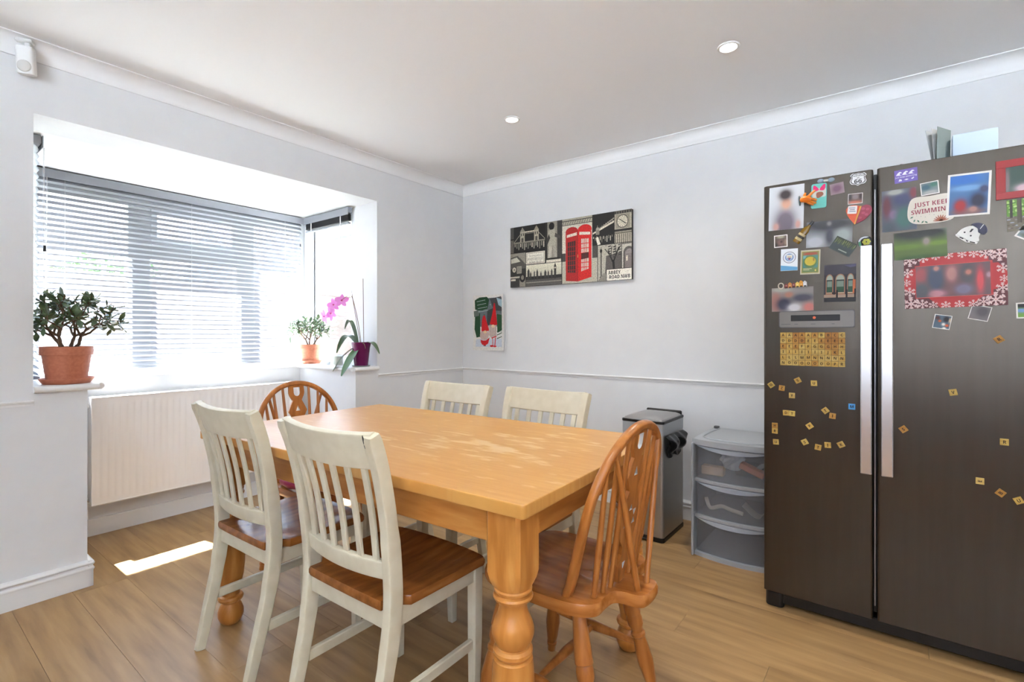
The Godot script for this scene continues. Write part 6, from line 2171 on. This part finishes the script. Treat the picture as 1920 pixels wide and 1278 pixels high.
	# bottle
	var bt := stuck("bottle_magnet", "tilted olive glass wine bottle magnet", "magnet", -0.297, 1.562, -38.0, 0.0078)
	part("bottle", moved(lathe([Vector2(0, -0.048), Vector2(0.0125, -0.048), Vector2(0.0135, -0.046), Vector2(0.0135, 0.006), Vector2(0.011, 0.016), Vector2(0.0058, 0.028), Vector2(0.0052, 0.036), Vector2(0, 0.036)], 20), Transform3D(Basis.from_scale(Vector3(1, 1, 0.5)))), plain(Color(0.48, 0.36, 0.09), 0.15), bt)
	part("capsule", moved(lathe([Vector2(0.0056, 0.034), Vector2(0.006, 0.036), Vector2(0.006, 0.052), Vector2(0, 0.053)], 16), Transform3D(Basis.from_scale(Vector3(1, 1, 0.6)))), plain(Color(0.10, 0.09, 0.08), 0.3), bt)
	part("label_band", moved(lathe([Vector2(0.0138, -0.036), Vector2(0.0140, -0.035), Vector2(0.0140, -0.008), Vector2(0.0138, -0.007)], 20), Transform3D(Basis.from_scale(Vector3(1, 1, 0.52)))), plain(Color(0.74, 0.68, 0.50), 0.6), bt)
	part("label_stripe", moved(lathe([Vector2(0.0141, -0.026), Vector2(0.0142, -0.025), Vector2(0.0142, -0.017), Vector2(0.0141, -0.016)], 20), Transform3D(Basis.from_scale(Vector3(1, 1, 0.53)))), plain(Color(0.20, 0.18, 0.14), 0.6), bt)

	# teal plaque with bow, and the orange hand
	var bw := stuck("bow_magnet", "teal rounded magnet with a bright pink bow", "magnet", -0.246, 1.702, -1.5)
	part("plate", moved(prism(rsec(0.053, 0.097, 0.007, 3), 0, 0.005), Transform3D.IDENTITY), plain(Color(0.42, 0.78, 0.74), 0.3), bw)
	flat("pale_field", rsec_at(0.046, 0.036, 0.006, Vector2(0.001, 0.012)), 0.0004, Color(0.82, 0.84, 0.80), bw, 0.005)
	flat("bow_loop", smooth_loop([Vector2(0.0, 0.024), Vector2(-0.012, 0.040), Vector2(-0.019, 0.041), Vector2(-0.020, 0.028), Vector2(-0.017, 0.018)], 3), 0.002, Color(0.88, 0.06, 0.42), bw, 0.005)
	flat("bow_loop", smooth_loop([Vector2(0.002, 0.024), Vector2(0.014, 0.042), Vector2(0.021, 0.043), Vector2(0.021, 0.030), Vector2(0.016, 0.020)], 3), 0.002, Color(0.88, 0.06, 0.42), bw, 0.005)
	flat("face_patch", smooth_loop([Vector2(-0.008, 0.012), Vector2(0.010, 0.014), Vector2(0.016, 0.004), Vector2(0.006, -0.006), Vector2(-0.006, -0.008)], 3), 0.0008, Color(0.60, 0.36, 0.24), bw, 0.005)
	var hd := stuck("hand_magnet", "orange pointing hand magnet with a grey cuff", "magnet", -0.282, 1.694, 4.0, 0.0125)
	part("cuff", moved(lathe([Vector2(0.020, 0), Vector2(0.021, 0.004), Vector2(0.016, 0.006), Vector2(0, 0.007)], 20), Transform3D(Basis(Vector3(0, 0, 1), -PI / 2) * Basis.from_scale(Vector3(1, 1, 0.45)), Vector3(-0.032, -0.002, 0.004))), plain(Color(0.30, 0.36, 0.36), 0.4), hd)
	var palm := PackedVector3Array()
	palm.append_array(tube([Vector3(-0.028, -0.002, 0.004), Vector3(-0.016, 0.0, 0.006), Vector3(-0.002, -0.002, 0.007), Vector3(0.010, -0.008, 0.005)], [0.008, 0.012, 0.015, 0.010], 12))
	part("palm", palm, plain(Color(0.88, 0.46, 0.08), 0.35), hd, 60.0)
	for q in [[Vector3(0.0, 0.004, 0.009), Vector3(0.016, 0.018, 0.011), Vector3(0.028, 0.026, 0.010)], [Vector3(0.008, -0.006, 0.008), Vector3(0.020, -0.008, 0.010), Vector3(0.030, -0.014, 0.008)], [Vector3(0.004, -0.012, 0.007), Vector3(0.016, -0.018, 0.009), Vector3(0.027, -0.024, 0.006)], [Vector3(-0.002, -0.014, 0.005), Vector3(0.008, -0.023, 0.006), Vector3(0.018, -0.029, 0.004)], [Vector3(-0.012, 0.008, 0.008), Vector3(-0.010, 0.018, 0.008), Vector3(-0.007, 0.024, 0.006)]]:
		part("finger", tube(q, [0.0055, 0.005, 0.0036], 9), plain(Color(0.86, 0.50, 0.14), 0.35), hd, 60.0)

	# goggle shaped magnet
	var gg := stuck("goggle_magnet", "grey blue goggle shaped magnet at the top of the narrow door", "magnet", -0.222, 1.759, -2.0)
	for x in [-0.018, 0.018]:
		part("eyecup", moved(lathe([Vector2(0.0115, 0), Vector2(0.0115, 0.003), Vector2(0.008, 0.0055), Vector2(0, 0.0065)], 20), Transform3D(Basis(Vector3.RIGHT, PI / 2).scaled(Vector3(1, 0.78, 1)), Vector3(x, 0, 0))), plain(Color(0.50, 0.56, 0.62), 0.25), gg)
	part("bridge", box(Vector3(0, 0, 0.002), Vector3(0.016, 0.008, 0.004), 0.001), plain(Color(0.70, 0.70, 0.68), 0.4), gg)

	# round flower badge
	var bd := stuck("flower_badge", "round glossy badge with a yellow flower above the narrow door handle", "badge", -0.095, 1.501, 0.0)
	part("disc", moved(lathe([Vector2(0.0235, 0), Vector2(0.0235, 0.002), Vector2(0.018, 0.005), Vector2(0, 0.0065)], 28), turned(Vector3.RIGHT, 90)), plain(Color(0.13, 0.14, 0.12), 0.12), bd)
	flat("pale_rim", smooth_line([Vector2(-0.021, 0.006), Vector2(-0.014, 0.017), Vector2(0.0, 0.0215), Vector2(0.012, 0.018), Vector2(0.0, 0.015), Vector2(-0.010, 0.008), Vector2(-0.012, -0.004), Vector2(-0.016, -0.016), Vector2(-0.021, -0.006)], 3), 0.0052, Color(0.76, 0.78, 0.80), bd)
	flat("green_rim", smooth_line([Vector2(-0.021, 0.0), Vector2(-0.014, 0.004), Vector2(-0.011, -0.008), Vector2(-0.014, -0.016), Vector2(-0.020, -0.010)], 3), 0.0054, Color(0.24, 0.50, 0.36), bd)
	for k in 6:
		var a := TAU * k / 6
		flat("flower_petal", disc(0.0062, 0.0048, 10, Vector2(0.004 + 0.0075 * cos(a), 0.0075 * sin(a))), 0.0006, Color(0.74, 0.74, 0.18), bd, 0.0062)

	# row of little houses with a bottle opener ring
	var hs := stuck("bottle_opener_magnet", "bottle opener magnet shaped as a row of colourful little houses", "magnet", -0.338, 1.352, 3.5, 0.0014)
	var ringp := PackedVector3Array()
	var loop := []
	for k in 25: loop.append(Vector3(-0.043 + 0.0095 * cos(TAU * k / 24), 0.001 + 0.0115 * sin(TAU * k / 24), 0.002))
	ringp.append_array(tube(loop, 0.0022, 8))
	part("opener_ring", ringp, plain(Color(0.84, 0.81, 0.74), 0.3), hs)
	var cols := [Color(0.50, 0.20, 0.16), Color(0.80, 0.52, 0.20), Color(0.48, 0.20, 0.16), Color(0.88, 0.76, 0.36), Color(0.84, 0.58, 0.18), Color(0.82, 0.83, 0.85)]
	for k in 6:
		var x := -0.030 + k * 0.0135
		var hh: float = [0.008, 0.012, 0.009, 0.011, 0.015, 0.012][k]
		var p := flat("house", [Vector2(x, -0.011), Vector2(x + 0.013, -0.011), Vector2(x + 0.013, hh - 0.005), Vector2(x + 0.0065, hh + 0.001), Vector2(x, hh - 0.005)], 0.003, cols[k], hs)
		flat("window", [Vector2(x + 0.004, -0.002), Vector2(x + 0.009, -0.002), Vector2(x + 0.009, 0.002), Vector2(x + 0.004, 0.002)], 0.0004, cols[k].lightened(0.45), p, 0.003)
		flat("doorway", [Vector2(x + 0.002, -0.011), Vector2(x + 0.011, -0.011), Vector2(x + 0.011, -0.0065), Vector2(x + 0.002, -0.0065)], 0.0004, Color(0.14, 0.11, 0.10), p, 0.003)

	# white fan shape with a navy cap
	var cp := stuck("cap_magnet", "white wooden magnet with black dots under a navy cap", "magnet", 0.203, 1.500, -24.0)
	flat("white_body", smooth_line([Vector2(-0.034, -0.016), Vector2(-0.028, 0.004), Vector2(-0.012, 0.020), Vector2(0.010, 0.024), Vector2(0.022, 0.012), Vector2(0.026, -0.008), Vector2(0.030, -0.022), Vector2(0.002, -0.026)], 4), 0.004, Color(0.90, 0.90, 0.88), cp)
	flat("lettered_band", [Vector2(-0.036, -0.016), Vector2(0.0, -0.027), Vector2(0.031, -0.024), Vector2(0.030, -0.031), Vector2(0.0, -0.034), Vector2(-0.034, -0.022)], 0.0048, Color(0.92, 0.92, 0.90), cp)
	for q in [[-0.016, 0.012, -0.0245, -10.0], [0.002, 0.006, -0.0295, -6.0], [0.017, 0.014, -0.0295, 3.0]]:
		part("band_marking", moved(box(Vector3.ZERO, Vector3(q[1], 0.0032, 0.0004)), turned(Vector3.BACK, q[3], Vector3(q[0], q[2], 0.0049))), M.ink, cp)
	flat("cap", smooth_loop([Vector2(-0.010, 0.026), Vector2(0.006, 0.036), Vector2(0.026, 0.032), Vector2(0.038, 0.016), Vector2(0.034, 0.004), Vector2(0.018, 0.006), Vector2(0.010, 0.018)], 4), 0.007, Color(0.08, 0.07, 0.24), cp)
	flat("cap_stripe", [Vector2(0.018, 0.034), Vector2(0.0205, 0.034), Vector2(0.018, 0.018), Vector2(0.0165, 0.018)], 0.0006, Color(0.9, 0.9, 0.9), cp, 0.007)
	for q in [[-0.016, -0.004], [0.004, -0.010]]:
		flat("dot", disc(0.0026, 0.0026, 10, Vector2(q[0], q[1])), 0.0005, Color(0.06, 0.06, 0.08), cp, 0.004)
	flat("black_mark", [Vector2(-0.004, 0.012), Vector2(0.002, 0.014), Vector2(0.0, 0.002), Vector2(-0.005, 0.0)], 0.0005, Color(0.06, 0.06, 0.10), cp, 0.004)


func rsec_at(w: float, h: float, r: float, c: Vector2) -> Array:
	var o := []
	for q in rsec(w, h, r, 3): o.append(q + c)
	return o


func wood_scene() -> ImageTexture:
	var p := Painter.new(96, 112, Color(0.42, 0.60, 0.24))
	p.rect(0, 60, 96, 52, Color(0.46, 0.42, 0.35))
	for i in 60: p.ell((i * 37) % 96, (i * 17) % 54, 3 + i % 4, 2 + i % 3, [Color(0.30, 0.48, 0.18), Color(0.56, 0.74, 0.32), Color(0.72, 0.84, 0.5)][i % 3])
	for i in 40: p.ell((i * 29) % 96, 60 + (i * 13) % 50, 4 + i % 3, 2, [Color(0.56, 0.54, 0.52), Color(0.38, 0.34, 0.28), Color(0.66, 0.68, 0.72)][i % 3])
	p.rect(8, 0, 7, 64, Color(0.22, 0.20, 0.15)); p.rect(26, 0, 12, 84, Color(0.36, 0.33, 0.26)); p.rect(34, 0, 4, 84, Color(0.28, 0.25, 0.2)); p.rect(76, 0, 8, 70, Color(0.3, 0.27, 0.2))
	return p.tex()


func reeds_tex() -> ImageTexture:
	var p := Painter.new(128, 86, Color(0.24, 0.29, 0.29))
	for y in 40: p.rect(0, y, 128, 1, Color(0.16, 0.19, 0.15).lerp(Color(0.24, 0.30, 0.28), y / 40.0))
	for i in 44:
		var x := 4 + (i * 29) % 120
		p.rect(x, 2 + (i * 7) % 12, 1 + i % 2, 18 + (i * 11) % 20, [Color(0.38, 0.44, 0.20), Color(0.58, 0.60, 0.40), Color(0.28, 0.36, 0.18)][i % 3])
	p.rect(50, 66, 52, 7, Color(0.62, 0.66, 0.62))
	return p.tex()


func arches_tex() -> ImageTexture:
	var p := Painter.new(160, 222, Color(0.17, 0.15, 0.18))
	p.rect(0, 0, 160, 60, Color(0.22, 0.20, 0.25))
	p.poly([[100, 6], [158, 0], [158, 16], [130, 20]], Color(0.34, 0.34, 0.46))
	p.rect(0, 178, 160, 20, Color(0.62, 0.52, 0.44)); p.rect(0, 196, 160, 26, Color(0.13, 0.13, 0.15))
	for q in [[28, 15, 34], [82, 20, 40], [133, 13, 30]]:
		var cx: float = q[0]
		var w: float = q[1]
		p.ell(cx, 88, w + 4, 32, Color(0.62, 0.46, 0.36)); p.rect(cx - w - 4, 88, 2 * w + 8, 90, Color(0.66, 0.44, 0.32))
		p.ell(cx, 90, w, 28, Color(0.62, 0.66, 0.60)); p.rect(cx - w, 90, 2 * w, 84, Color(0.20, 0.27, 0.24))
		p.rect(cx - w, 92, 2 * w, 4, Color(0.12, 0.18, 0.16))
		p.rect(cx - w + 3, 98, 2 * w - 6, 34, Color(0.46, 0.54, 0.48))
		p.rect(cx - w + 3, 132, 2 * w - 6, 30, Color(0.16, 0.32, 0.22))
		p.rect(cx - w, 166, 2 * w, 5, Color(0.86, 0.72, 0.56))
	p.rect(144, 92, 14, 80, Color(0.80, 0.42, 0.22))
	for q in [[62, 152, 9, 50], [110, 150, 9, 50], [152, 146, 7, 54]]: p.rect(q[0], q[1], q[2], q[3], Color(0.06, 0.05, 0.05))
	p.ell(51, 170, 10, 8, Color(0.18, 0.12, 0.11))
	return p.tex()


func toad_card_tex() -> ImageTexture:
	var p := Painter.new(120, 174, Color(0.66, 0.60, 0.28))
	p.rect(5, 5, 110, 164, Color(0.42, 0.52, 0.30))
	p.rect(8, 8, 104, 24, Color(0.58, 0.42, 0.28))
	p.poly([[14, 26], [30, 12], [96, 10], [108, 22], [70, 30]], Color(0.66, 0.30, 0.18))
	p.rect(8, 32, 104, 100, Color(0.30, 0.54, 0.50))
	p.ell(60, 84, 48, 50, Color(0.36, 0.50, 0.28))
	p.ell(60, 80, 38, 36, Color(0.80, 0.72, 0.20)); p.ell(84, 66, 6, 14, Color(0.66, 0.50, 0.16))
	p.poly([[10, 36], [34, 34], [24, 56], [10, 60]], Color(0.44, 0.68, 0.68))
	p.rect(12, 138, 60, 4, Color(0.86, 0.84, 0.66)); p.rect(12, 148, 44, 4, Color(0.86, 0.84, 0.66)); p.ell(98, 154, 6, 8, Color(0.86, 0.78, 0.4))
	return p.tex()


func snow_tex() -> ImageTexture:
	var p := Painter.new(544, 380, Color(0.72, 0.07, 0.06))
	var dk := Color(0.36, 0.06, 0.09)
	for q in [[0, 0, 90, 90], [454, 0, 90, 90], [0, 270, 120, 110], [430, 270, 114, 110]]: p.rect(q[0], q[1], q[2], q[3], dk)
	p.poly([[0, 250], [120, 290], [200, 380], [0, 380]], dk); p.poly([[544, 240], [440, 290], [360, 380], [544, 380]], dk)
	p.poly([[0, 0], [150, 0], [60, 60], [0, 150]], dk); p.poly([[544, 0], [380, 0], [480, 60], [544, 150]], dk)
	var flakes := [[34, 30, 44], [508, 34, 48], [36, 344, 50], [484, 340, 52], [100, 350, 34], [20, 120, 34], [30, 258, 34], [424, 350, 34], [524, 130, 34], [520, 262, 36], [440, 22, 36], [110, 20, 32], [160, 360, 28], [228, 364, 28], [300, 362, 28], [372, 362, 28], [250, 14, 26], [320, 14, 26], [380, 16, 28], [180, 14, 26], [528, 200, 24], [14, 190, 26]]
	for f in flakes:
		var c := Vector2(f[0], f[1])
		var r: float = f[2]
		for pass_ in 2:
			var col := Color(0.93, 0.88, 0.86) if pass_ == 0 else Color(0.78, 0.48, 0.48)
			for k in 6:
				var d := Vector2(cos(TAU * k / 6 + 0.5), sin(TAU * k / 6 + 0.5))
				p.line(c, c + d * r, (7.0 if pass_ == 0 else 2.0) * r / 44, col)
				for j in [0.45, 0.72]:
					for sg in [-1.0, 1.0]:
						var e := d.rotated(sg * 0.8)
						p.line(c + d * r * j, c + d * r * j + e * r * 0.32, (6.0 if pass_ == 0 else 1.6) * r / 44, col)
	p.rect(62, 72, 412, 236, Color(0.74, 0.08, 0.06))
	p.rect(66, 76, 404, 3, Color(0.88, 0.34, 0.28)); p.rect(66, 301, 404, 3, Color(0.86, 0.5, 0.46))
	return p.tex()


# ------------------------------------------------------------------ wooden letter tiles
func letter_tiles() -> void:
	var tile_mesh := solid(box(Vector3(0, 0, 0.0017), Vector3(0.0218, 0.0218, 0.0034), 0.0005), 20)
	var tex := noise_tex(0.03, [[0.0, Color(0.68, 0.55, 0.26)], [1.0, Color(0.80, 0.69, 0.40)]], 101, 3, 128)
	var tints := [Color(1, 1, 1), Color(1.0, 0.96, 0.86), Color(0.94, 0.82, 0.66), Color(0.88, 0.72, 0.55), Color(1, 1, 0.92)]
	var mats := []
	for k in 5: mats.append(grainy(tex, Vector3(3, 14, 14), 0.5, tints[k], Vector3(0.2 * k, 0.1 * k, 0), true))
	var ink := plain(Color(0.16, 0.11, 0.06), 0.7)
	var glyphs := {}
	var put := func(x: float, y: float, deg: float, ch: String, label: String, group: String, mat: Material) -> void:
		var o := thing("letter_tile", label, "letter tile", Vector3(x, y, FZ + 0.0002), 0.0, group)
		o.rotation.z = deg_to_rad(deg)
		part("tile", tile_mesh, mat, o)
		if not glyphs.has(ch):
			var t := TextMesh.new()
			t.text = ch
			t.font = font_bold
			t.font_size = 32
			t.pixel_size = 0.0105 / 23.0
			t.depth = 0.0003
			t.curve_step = 3.0
			glyphs[ch] = t
		var g := part("letter", glyphs[ch], ink, o)
		g.position.z = 0.0036
	var rows := ["AAAAAABBCC", "DDDDEEEEEE", "EEEFFGGGHH", "IIIIIIIJKL", "LLLMMNNNNN", "NOOOOOOOPR"]
	var nth := ["first", "second", "third", "fourth", "fifth", "sixth", "seventh", "eighth", "ninth", "last"]
	var rown := ["top", "second", "third", "fourth", "fifth", "bottom"]
	var tone := ["1032124330", "0123112332", "2120101221", "0110100121", "1000110001", "0001120110"]
	for r in 6:
		for k in 10:
			var x := -0.271 + (k - 4.5) * 0.0226 + 0.0003 * sin(r * 3.1 + k)
			var y := 1.090 - (r - 2.5) * 0.0227 + 0.0003 * sin(k * 2.3 + r)
			put.call(x, y, 0.5 + 1.0 * sin(r * 5.0 + k * 3.0), rows[r][k], "wooden letter tile %s, %s in the %s row of the tile block" % [rows[r][k], nth[k], rown[r]], "letter tiles in the block on the narrow door", mats[int(tone[r][k])])
	var loose := [[-0.418, 0.938, 38, "O", "loose letter tile O near the outer edge of the narrow door"], [-0.378, 0.927, -6, "Z", "loose orange tinted letter tile Z on the narrow door"], [-0.320, 0.962, 28, "S", "loose tilted letter tile S just under the tile block"], [-0.263, 0.954, 2, "U", "loose upright letter tile U just under the tile block"],
		[-0.341, 0.899, 0, "Y", "loose upright letter tile Y on the narrow door"], [-0.363, 0.826, 2, "D", "letter tile D touching a tile T on the narrow door"], [-0.3405, 0.825, -2, "T", "letter tile T touching the tile D on the narrow door"], [-0.224, 0.848, 40, "T", "steeply tilted letter tile T on the narrow door"],
		[-0.200, 0.829, -5, "I", "letter tile I beside a steeply tilted tile on the narrow door"], [-0.278, 0.781, 38, "P", "tilted letter tile P alone on the narrow door"], [-0.404, 0.769, 1, "H", "letter tile H stacked on an R on the narrow door"], [-0.404, 0.7465, -1, "R", "letter tile R stacked under an H on the narrow door"],
		[-0.400, 0.701, 3, "U", "letter tile U low at the outer edge of the narrow door"], [-0.295, 0.714, 30, "S", "tilted letter tile S starting a low wavy row on the narrow door"], [-0.249, 0.699, -8, "T", "letter tile T in the low wavy row on the narrow door"], [-0.216, 0.712, 3, "I", "letter tile I in the low wavy row on the narrow door"],
		[-0.172, 0.720, 30, "K", "tilted letter tile K ending the low wavy row by the handle"],
		[0.273, 1.133, 36, "R", "tilted letter tile R below the snowflake frame on the wide door"], [0.157, 0.947, 12, "V", "pale letter tile V alone in the middle of the wide door"], [0.020, 0.802, 38, "S", "tilted letter tile S beside the handle of the wide door"], [0.286, 0.790, 0, "R", "upright letter tile R on the wide door"],
		[0.226, 0.649, 90, "E", "sideways letter tile E low on the wide door"], [0.277, 0.618, 55, "B", "tilted letter tile B low on the wide door"], [0.320, 0.601, 30, "U", "tilted letter tile U low on the wide door by its edge"]]
	for i in loose.size():
		var q = loose[i]
		put.call(q[0], q[1], float(q[2]), q[3], q[4], "loose letter tiles on the fridge doors", mats[[4, 2, 1, 4, 0, 1, 4, 1, 2, 1, 2, 1, 4, 4, 1, 1, 0, 2, 4, 2, 4, 0, 2, 1][i]])
	put.call(-0.137, 0.871, 0.0, "M", "bright blue letter tile M beside the narrow door handle", "loose letter tiles on the fridge doors", plain(Color(0.28, 0.62, 0.88), 0.4))


# ------------------------------------------------------------------ things on top of the fridge
func fridge_top_things() -> void:
	var y := 1.765
	var bx := thing("clear_box", "pale blue translucent plastic box standing on top of the fridge", "box", Vector3(0.226, y, -2.50))
	var tint := plain(Color(0.82, 0.89, 0.96, 0.85), 0.3)
	tint.transparency = BaseMaterial3D.TRANSPARENCY_ALPHA
	part("tray", box(Vector3(0, 0.006, 0), Vector3(0.132, 0.012, 0.07), 0.002), plain(Color(0.52, 0.72, 0.90), 0.3), bx)
	part("wall_panel", box(Vector3(0, 0.067, 0.03), Vector3(0.122, 0.112, 0.003), 0.001), tint, bx)
	part("wall_panel", box(Vector3(0, 0.067, -0.03), Vector3(0.122, 0.112, 0.003), 0.001), tint, bx)
	part("end_panel", box(Vector3(-0.0595, 0.067, 0), Vector3(0.003, 0.112, 0.057), 0.001), tint, bx)
	part("end_panel", box(Vector3(0.0595, 0.067, 0), Vector3(0.003, 0.112, 0.057), 0.001), tint, bx)
	var pl := thing("leaflet", "grey folded leaflet leaning beside the blue box on the fridge", "leaflet", Vector3(0.128, y + 0.004, -2.475), deg_to_rad(62))
	for k in 3:
		var o := part("page", box(Vector3(0, 0.075, 0), Vector3(0.09, 0.150, 0.0015), 0.0005), plain([Color(0.72, 0.74, 0.74), Color(0.80, 0.80, 0.80), Color(0.50, 0.55, 0.54)][k], 0.5), pl)
		o.position = Vector3(0, 0, 0.006 * k)
		o.rotation.x = deg_to_rad(-9 + 5 * k)
	var wb := thing("wooden_rack", "brown wooden rack lying on top of the fridge", "rack", Vector3(0.048, y + 0.001, -2.455), deg_to_rad(3))
	var mat := plain(Color(0.36, 0.24, 0.16), 0.6)
	part("block", moved(prism([Vector2(-0.028, 0), Vector2(0.024, 0), Vector2(0.024, 0.028), Vector2(-0.018, 0.034), Vector2(-0.028, 0.024)], -0.03, 0.03), at(-0.02, 0, 0)), mat, wb)
	part("rail", box(Vector3(0.035, 0.030, 0.02), Vector3(0.085, 0.010, 0.010), 0.002), mat, wb)
	part("rail", box(Vector3(0.035, 0.030, -0.02), Vector3(0.085, 0.010, 0.010), 0.002), mat, wb)
	for k in 4: part("peg", tube([Vector3(0.014 + k * 0.017, 0.0, 0.02), Vector3(0.014 + k * 0.017, 0.028, 0.02)], 0.0035, 8), mat, wb)


# ------------------------------------------------------------------ kitchen units behind the viewer, mirrored in the fridge handles
func kitchen_units() -> void:
	var first: Node3D
	var x := -1.74
	for k in 7:
		if k == 0:
			first = thing("base_cabinet", "oak fronted kitchen base cabinet, first from the bay end of the worktop", "cabinet", Vector3(x, 0, 1.98), PI, "kitchen base cabinets under the window")
			part("carcass", span(Vector3(-0.298, 0.10, -0.29), Vector3(0.298, 0.868, 0.27)), M.white, first)
			part("plinth", span(Vector3(-0.298, 0.0, -0.25), Vector3(0.298, 0.10, 0.22)), M.pine_x, first)
			var d := part("door", span(Vector3(-0.294, 0.115, 0.272), Vector3(0.294, 0.715, 0.292), 0.003), M.seat, first)
			part("handle", tube([Vector3(0.24, 0.54, 0.292), Vector3(0.24, 0.54, 0.315), Vector3(0.24, 0.68, 0.315), Vector3(0.24, 0.68, 0.292)], 0.005, 8), M.chrome, d)
			var w := part("drawer", span(Vector3(-0.294, 0.722, 0.272), Vector3(0.294, 0.862, 0.292), 0.003), M.seat, first)
			part("handle", tube([Vector3(-0.07, 0.79, 0.292), Vector3(-0.07, 0.79, 0.315), Vector3(0.07, 0.79, 0.315), Vector3(0.07, 0.79, 0.292)], 0.005, 8), M.chrome, w)
		else:
			var c: Node3D = first.duplicate()
			c.name = numbered("base_cabinet")
			add_child(c)
			c.position = Vector3(x, 0, 1.98)
			c.set_meta("label", "oak fronted kitchen base cabinet, %s from the bay end of the worktop" % ["first", "second", "third", "fourth", "fifth", "sixth", "seventh"][k])
		x += 0.6
	single("worktop", span(Vector3(-2.05, 0.870, 1.66), Vector3(2.17, 0.910, 2.295), 0.004), plain(Color(0.90, 0.90, 0.89), 0.35), "long white kitchen worktop under the kitchen window", "worktop")
